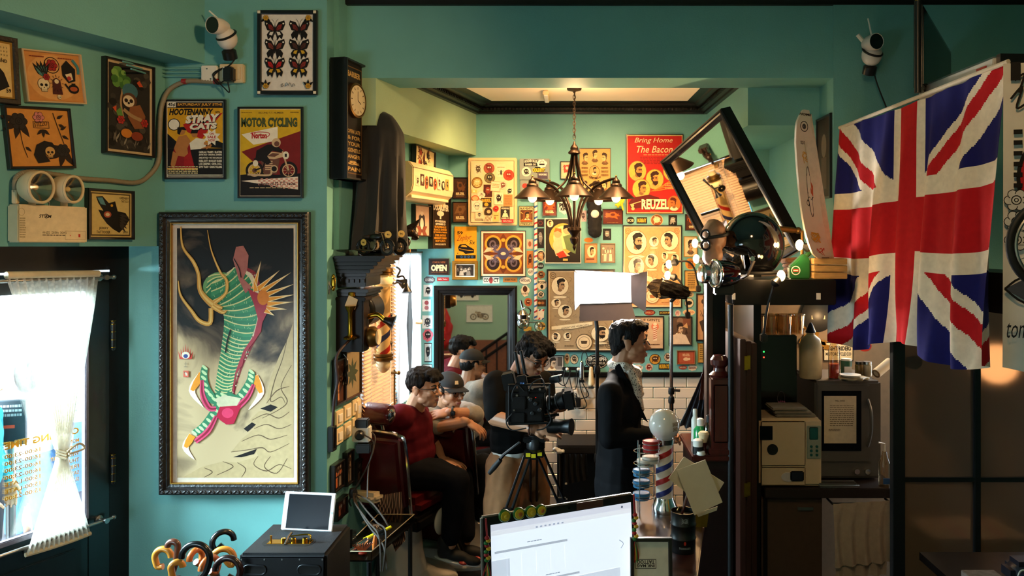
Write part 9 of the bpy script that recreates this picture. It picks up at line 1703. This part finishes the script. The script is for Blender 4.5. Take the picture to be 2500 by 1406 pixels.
t=thing('neck_brush','barber neck brush with pale bristles on the station','brush',(P(1718,0,3.78).x,3.78,zt_));MB().lathe([(.018,0),(.012,.02),(.014,.04),(.018,.05)],n=16).build('handle',MAH,t);MB().lathe([(.016,.05),(.028,.09),(.02,.10)],n=18).build('bristles',mat('pale_bristle','#d8bf94',.9),t)
t=thing('cosmetic_jar','low white jar lid on the station edge','jar',(P(1712,0,3.73).x,3.735,zt_));MB().lathe([(.02,0),(.02,.012),(.018,.016)],n=18).build('lid',WHTP,t);MB().torus((0,0,.004),.0205,.002).build('rim',WHTP,t)
t=thing('hanging_cape','grey-blue barber cape hanging from the station mirror','cape',P(1710,880,4.05));o0=P(1710,880,4.05);mb=MB();mb.M=MX.Translation(-o0);drape(mb, lambda t_:P(1726-70*t_**1.3,868+170*t_,4.04), lambda t_:P(1737,870+190*t_,4.02),22,40,5, lambda t_:.006+.02*t_,V((-.3,-1,0)));mb.build('cape_cloth',mat('cape_grey','#3a3a46',.8,noise=.2),t)
mb=MB();mb.M=MX.Translation(-o0);drape(mb, lambda t_:P(1722-16*t_,866+110*t_,4.0), lambda t_:P(1738,866+110*t_,4.0),14,20,3, lambda t_:.008,V((-.3,-1,0)));mb.build('strop',mat('red_brown_leather','#5a2a1c',.5),t)
# folding wooden screen
t=thing('folding_wood_screen','brown wooden folding screen with brass hinges seen edge-on','screen',(P(1805,0,3.62).x,3.62,0));zf=P(0,828,3.62).z;k_=3.62/F
for k in range(3):MB().box(k_*(2+16*k),.0+.02*k,.01,k_*(16+16*k),.6,zf-.012*k).build('panel',mat('walnut_edge','#3a1a10',.4,noise=.35,nscale=8,stretch=(6,6,.5)),t,smooth=False,bevel=.003)
for y in (885,1195):
    for q in (0,1):MB().box(k_*(12+9*q),-.004+.02*q,P(0,y+18,3.62).z,k_*(20+9*q),.002+.02*q,P(0,y-16,3.62).z).build('hinge_leaf',BRASS,t,smooth=False)
# ================================================================== reception counter in front
zc2=.985;t=thing('reception_counter','dark wooden reception counter at the bottom centre','counter',(.35,2.75,0));pl=[(.205,2.20),(.335,2.20),(.53,3.12),(.30,3.35),(.10,3.1),(.215,2.6)];mb=MB();mb.M=MX.Translation((-.35,-2.75,0));mb.prism(pl,zc2-.035,zc2,'z');mb.build('top',mat('red_brown_top','#3a1610',.35,noise=.25,coat=.3),t,smooth=False,bevel=.004);mb=MB();mb.M=MX.Translation((-.35,-2.75,0));mb.prism([(.225,2.24),(.31,2.24),(.49,3.10),(.29,3.31),(.13,3.08),(.235,2.6)],0,zc2-.035,'z');mb.build('base',mat('dark_mahogany'),t,smooth=False)
# globe barber pole on the counter
p=P(1622,1036,3.12);t=thing('globe_barber_pole','small barber pole with a white glass globe on the counter','barber pole',(p.x,3.12,zc2));zg=p.z-zc2;MB().ell((0,0,zg),.062,nu=28,nv=18).build('globe',mat('white_globe','#ddd8d0',.12,noise=.02,coat=.5),t);MB().lathe([(.04,zg-.075),(.042,zg-.055),(.036,zg-.05)],n=24).build('collar',CHROME,t);MB().lathe([(.034,.06),(.034,zg-.07)],n=26).build('core',mat('pole_cream'),t)
for k in range(5):
    mb=MB();vs=[];N=24;pitch=.10
    for i in range(N+1):th=2*math.pi*i/N;z=.0+k*.05+pitch*i/N;vs+=[(.0345*math.cos(th),.0345*math.sin(th),max(.06,min(zg-.07,z))),(.0345*math.cos(th),.0345*math.sin(th),max(.06,min(zg-.07,z+.022)))]
    mb.add(vs,[(2*i,2*i+2,2*i+3,2*i+1) for i in range(N)]);mb.build('spiral_stripe',pr if k%2 else pb,t)
MB().lathe([(.05,0),(.052,.02),(.038,.05),(.036,.06)],n=26).build('foot',CHROME,t);a=Art(.03,.04);a.T('BARBER',0,.0,1,.4,'#8a6a3a',.03);a.T('SHOP',.1,.5,.9,.9,'#8a6a3a',.03);o=a.build('gold_lettering',INK,t,0);o.matrix_basis=MX.Translation((.038,-.050,zg))@MX.Rotation(R(36),4,'Z')
# pomade tins on a wire rack
def tin(label,px,py,D,c,h_=.02,r=.033):t=thing('pomade_tin',label,'tin',P(px,py,D),'pomade tins on the wire rack');MB().lathe([(r,-h_),(r,-.006),(r*1.04,-.006),(r*1.04,.004),(r*.95,.006),(r*.9,.004),(.001,.004)],n=28).build('tin',c,t);MB().torus((0,0,-.006),r*1.04,.002,n=28,m=6).build('silver_band',STEEL,t)
TR1=mat('red_tin','#a81c1c',.3,.2,coat=.4);TBL=mat('blue_tin','#3a7aa8',.3,.2,coat=.4);TWH=mat('white_tin','#cfc6ba',.3,coat=.4)
for k,(px,py,c,lb) in enumerate(((1590,1078,TR1,'red pomade tin, uppermost on the rack'),(1590,1090,TR1,'second red pomade tin from the top'),(1589,1116,TWH,'white and red pomade tin below the wire ring'),(1576,1124,TWH,'silver lidded pomade tin in the middle of the rack'),(1566,1148,TBL,'blue pomade tin, uppermost of the blue ones'),(1566,1175,TBL,'blue pomade tin, middle of the blue ones'),(1566,1205,TBL,'blue pomade tin, lowest of the blue ones'))):tin(lb,px,py,3.08,c)
t=thing('wire_tin_rack','chrome wire rack holding the pomade tins','rack',(P(1572,0,3.08).x,3.08,zc2));
for y in (1100,1130,1155,1182,1212):MB().torus((0,0,P(0,y,3.08).z-zc2),.040,.002,(0,0,1),26,6).build('ring',CHROME,t)
for th in (0,2.1,4.2):MB().cyl((.04*math.cos(th),.04*math.sin(th),0),(.04*math.cos(th),.04*math.sin(th),P(0,1080,3.08).z-zc2),.002,n=6).build('wire_post',CHROME,t)
# oil-drum cup with papers on a clip stick
p=P(1668,1350,2.72);D_=2.72;t=thing('drum_cup','black miniature oil drum cup on the counter','cup',(p.x,D_,zc2));rr_=30*D_/F;hh_=98*D_/F;DR=mat('drum_black','#131518',.4,noise=.1)
MB().lathe([(rr_*.97,0),(rr_,.004),(rr_,hh_*.32),(rr_*1.05,hh_*.34),(rr_*1.05,hh_*.36),(rr_,hh_*.38),(rr_,hh_*.66),(rr_*1.05,hh_*.68),(rr_*1.05,hh_*.70),(rr_,hh_*.72),(rr_,hh_*.98),(rr_*1.03,hh_),(rr_*.96,hh_),(rr_*.95,hh_*.9),(.001,hh_*.89)],n=32,cap=False).build('drum',DR,t)
a=Art(.05,.13);a.T('BGB',.3,.08,.7,.2,'#8a9298',.03);a.box(.25,.05,.75,.23,.02,'#5a6268');a.P([(.42,.72),(.5,.62),(.58,.72),(.56,.78),(.44,.78)],'#b8322a');a.lines(.1,.84,.9,.9,2,'#9aa0a4',3);
vs_=[]
for (x,y,z) in a.v:th=x/rr_;vs_.append((rr_*1.004*math.sin(th),-rr_*1.004*math.cos(th)+y,z))
a.v=vs_;o=a.build('drum_print',INK,t,-.0006);o.location=(0,0,hh_*.5);MB().tube(crom([(-.02,0,hh_),(-.012,0,hh_+.012),(.0,0,hh_)]),.003,6).build('pull_ring',BRASSD,t)
p=P(1690,1190,2.70);t=thing('receipt_stick','clip stick in the drum cup holding brown papers','clip stick',(P(1668,0,2.72).x,2.72,zc2+hh_*.9));MB().tube([(-.005,0,0),(.012,0,.06),(.028,-.004,.115)],.005,8).build('stick',MAH,t);MB().cbox((.030,-.006,.118),(.02,.012,.02)).build('clip',BRASS,t,bevel=.003)
for k,(pts,lb) in enumerate((([(1632,1168),(1670,1115),(1768,1178),(1735,1232),(1690,1215)],'brown paper sheet at the back of the clipped bundle'),([(1652,1148),(1722,1122),(1764,1226),(1695,1258)],'front brown paper sheet of the clipped bundle'),([(1700,1254),(1752,1236),(1750,1246),(1705,1262)],'torn lower edge sheet of the clipped bundle'))):
    dd=2.70-.012*(k%2)+.004*(k==2);pp=[P(x,y,dd) for x,y in pts];cc=sum(pp,V())/len(pp);mb=MB();mb.M=MX.Translation(-cc);mb.prism([(q.x,q.z) for q in pp],dd,dd+.003);o=mb.build('brown_paper',PAPER,smooth=False);o.location=cc;tag(o,lb,'paper')
t=thing('gold_envelope','glossy gold packet behind the drum cup','packet',(P(1706,0,2.95).x,2.95,zc2));MB().prism([(-.025,0),(.03,0),(.045,.11),(.0,.12)],-.004,.004).build('packet',mat('gold_foil','#a5842c',.3,.8,noise=.2),t,smooth=False);MB().prism([(-.02,.09),(.04,.085),(.045,.11),(.0,.12)],-.006,-.004).build('flap',mat('gold_foil'),t,smooth=False)
# upside-down framed sign
p0,p1=P(1538,1312,2.45),P(1640,1423,2.45);t=thing('upside_down_sign','black framed cream sign standing upside down beside the monitor','sign',TR(((p0.x+p1.x)/2,2.45,(p0.z+p1.z)/2),0,0,R(-6)));sw,sh=p1.x-p0.x,p0.z-p1.z;framemesh(sw,sh,.012,.02).build('frame',FBLK,t,smooth=False);MB().box(-sw/2+.01,-.008,-sh/2+.01,sw/2-.01,.012,sh/2-.01).build('panel',mat('cream_corner'),t,smooth=False)
a=Art(sw,sh);a.box(.12,.46,.62,.66,.012,'#3a3028')
for tx,y0,y1 in (('INK MAG',.57,.63),('TATTOO',.48,.56)):
    vs,fs=glyphs(tx,.03,0,1);a.raw([(.16+(1-x)*.42,y0+y*(y1-y0)) for x,y in vs],fs,'#3a3028')
a.build('lettering',INK,t,-.0085)
# ================================================================== computer monitor
D0,D1=2.28,2.50;A_=P(1175,1262,D0);B_=P(1547,1203,D1);ux=V((B_.x-A_.x,B_.y-A_.y,0));W_=ux.length;rz=math.atan2(ux.y,ux.x);ztp=(A_.z+B_.z)/2
tl_=math.atan2(B_.z-A_.z,W_)
t=thing('computer_monitor','all-in-one computer with a bright document on screen in the foreground','computer',TR(A_,rz,-tl_,R(-4)));SH=.40;SILV=mat('silver_aluminium','#b9b2ac',.35,.7)
MB().box(0,0,-SH,W_,.02,0).build('shell',SILV,t,smooth=False,bevel=.006);MB().box(.003,-.003,-SH+.003,W_-.003,.002,-.003).build('black_bezel',BLKP,t,smooth=False,bevel=.002)
SCR=mat('lit_screen','#dfe8f2',.3,emit='#dce8f5',es=.85,noise=0);bz_=.027;MB().box(bz_,-.0042,-SH+.05,W_-.014,-.003,-bz_).build('screen',SCR,t,smooth=False)
sw,sh=W_-bz_-.014,SH-.05-bz_;a=Art(sw,sh);G='#aab4c2';a.R(0,0,1,.055,'#cfd4e4');a.R(0,.055,1,.10,'#dde3ee');a.E(.93,.03,.008,None,'#5a6070');a.R(.02,.24,.52,.262,G);a.R(.0,.32,.12,.92,'#c6d2e2');a.lines(.24,.2,.34,.215,1,'#8a94a4');a.R(.02,.56,.60,.58,G);a.R(.34,.60,.9,.92,'#cad6e6');a.lines(.36,.53,.46,.545,1,'#8a94a4');a.R(.02,.72,.30,.74,G)
for k in range(5):a.R(.1+.1*k,.3,.102+.1*k,.5,'#d0dae6')
for k in range(7):a.R(.30+.03*k,.075,.315+.03*k,.09,'#9aa4b8')
a.L([(.90,.34),(.93,.38),(.91,.42)],.006,'#9aa4b4');SCP=printmat('screen_print',.4,0);nt=SCP.node_tree;nt.links.new(nt.nodes['Attribute'].outputs['Color'],nt.nodes['Principled BSDF'].inputs['Emission Color']);nt.nodes['Principled BSDF'].inputs['Emission Strength'].default_value=.75
o=a.build('document',SCP,t,-.0044);o.location=(bz_+sw/2,0,-bz_-sh/2)
MB().lathe([(.004,0),(.004,.0006)],(W_*.55,-.003,-.013),(0,-1,0),12).build('webcam',mat('black_lens'),t);MB().box(W_*.6,-.0035,-.025,W_*.78,-.0029,-.003).build('brown_reflection_strip',mat('bezel_brown','#5a3a30',.3),t,smooth=False)
MB().box(W_/2-.09,.03,-SH-.13,W_/2+.09,.045,-SH+.05).build('stand_neck',SILV,t,smooth=False,bevel=.004);MB().box(W_/2-.1,-.05,-SH-.14,W_/2+.1,.14,-SH-.13).build('stand_foot',SILV,t,smooth=False)
avo=[mat('avocado_skin','#2f6a1c',.4),mat('avocado_flesh','#d8b82c',.4),mat('avocado_stone','#b5651c',.35)]
Mt=t.matrix_world.copy()
for k,(px,py,lb) in enumerate(((1229,1263,'leftmost green fruit magnet on the monitor edge'),(1264,1257,'second green fruit magnet from the left on the monitor edge'),(1294,1254,'third green fruit magnet from the left on the monitor edge'),(1320,1248,'rightmost green fruit magnet on the monitor edge'))):
    f_=(px-1175)/(1547-1175)*.93;lo_=V((f_*W_+.0,-.006,-.005));q=thing('fruit_magnet',lb,'magnet',Mt@MX.Translation(lo_),'fruit magnets on the monitor');r=.019-.0015*(k==3);MB().lathe([(r,0),(r,.005),(r*.85,.009)],(0,0,0),(0,-1,0),24).build('rind',avo[0],q);MB().lathe([(r*.78,.0085),(r*.7,.011),(.001,.0115)],(0,0,0),(0,-1,0),22).build('flesh',avo[1],q);MB().ell((.002,-.011,-.001),r*.36,.004,r*.36).build('stone',avo[2 if k%2 else 1],q)
def tassel(label,px0,py0,px1,py1,D):
    p=P(px0,py0,D);q=thing('beaded_tassel',label,'tassel',p);h_=(py1-py0)*D/F;cs=[mat('tassel_red','#b01c1c',.6),mat('tassel_yellow','#d8a81c',.6),mat('tassel_green','#2a7a34',.6)]
    MB().tube([(0,0,0),(.004,0,-h_*.3)],.003,6).build('cord',cs[0],q)
    for k in range(9):MB().ell((.004+.004*math.sin(k*2),-.003*math.cos(k),-h_*(.3+.045*k)),.0075,.0075,.006).build('knot',cs[k%3],q)
    for k in range(7):MB().tube(crom([(.004,0,-h_*.7),(.003*(k-3)+.004,.003*math.sin(k),-h_*.85),(.004*(k-3)+.003,.004*math.cos(k),-h_*(.97+.03*(k%2)))]),.002,5).build('strand',cs[k%3],q)
tassel('red yellow and green knotted tassel hanging at the right monitor edge',1547,1206,1556,1372,2.44);tassel('red and yellow knotted tassel at the left monitor edge',1186,1266,1186,1420,2.27)
t=thing('office_desk','desk under the computer below the photo edge','desk',(-.05,2.15,0));zd=ztp-SH-.15;MB().box(-.6,-.35,zd-.03,.15,.35,zd).build('top',FWOOD,t,smooth=False,bevel=.004)
for x,y in ((-.56,-.3),(.1,-.3),(-.56,.3),(.1,.3)):MB().cyl((x,y,0),(x,y,zd-.03),.02,n=8).build('leg',DKI,t)
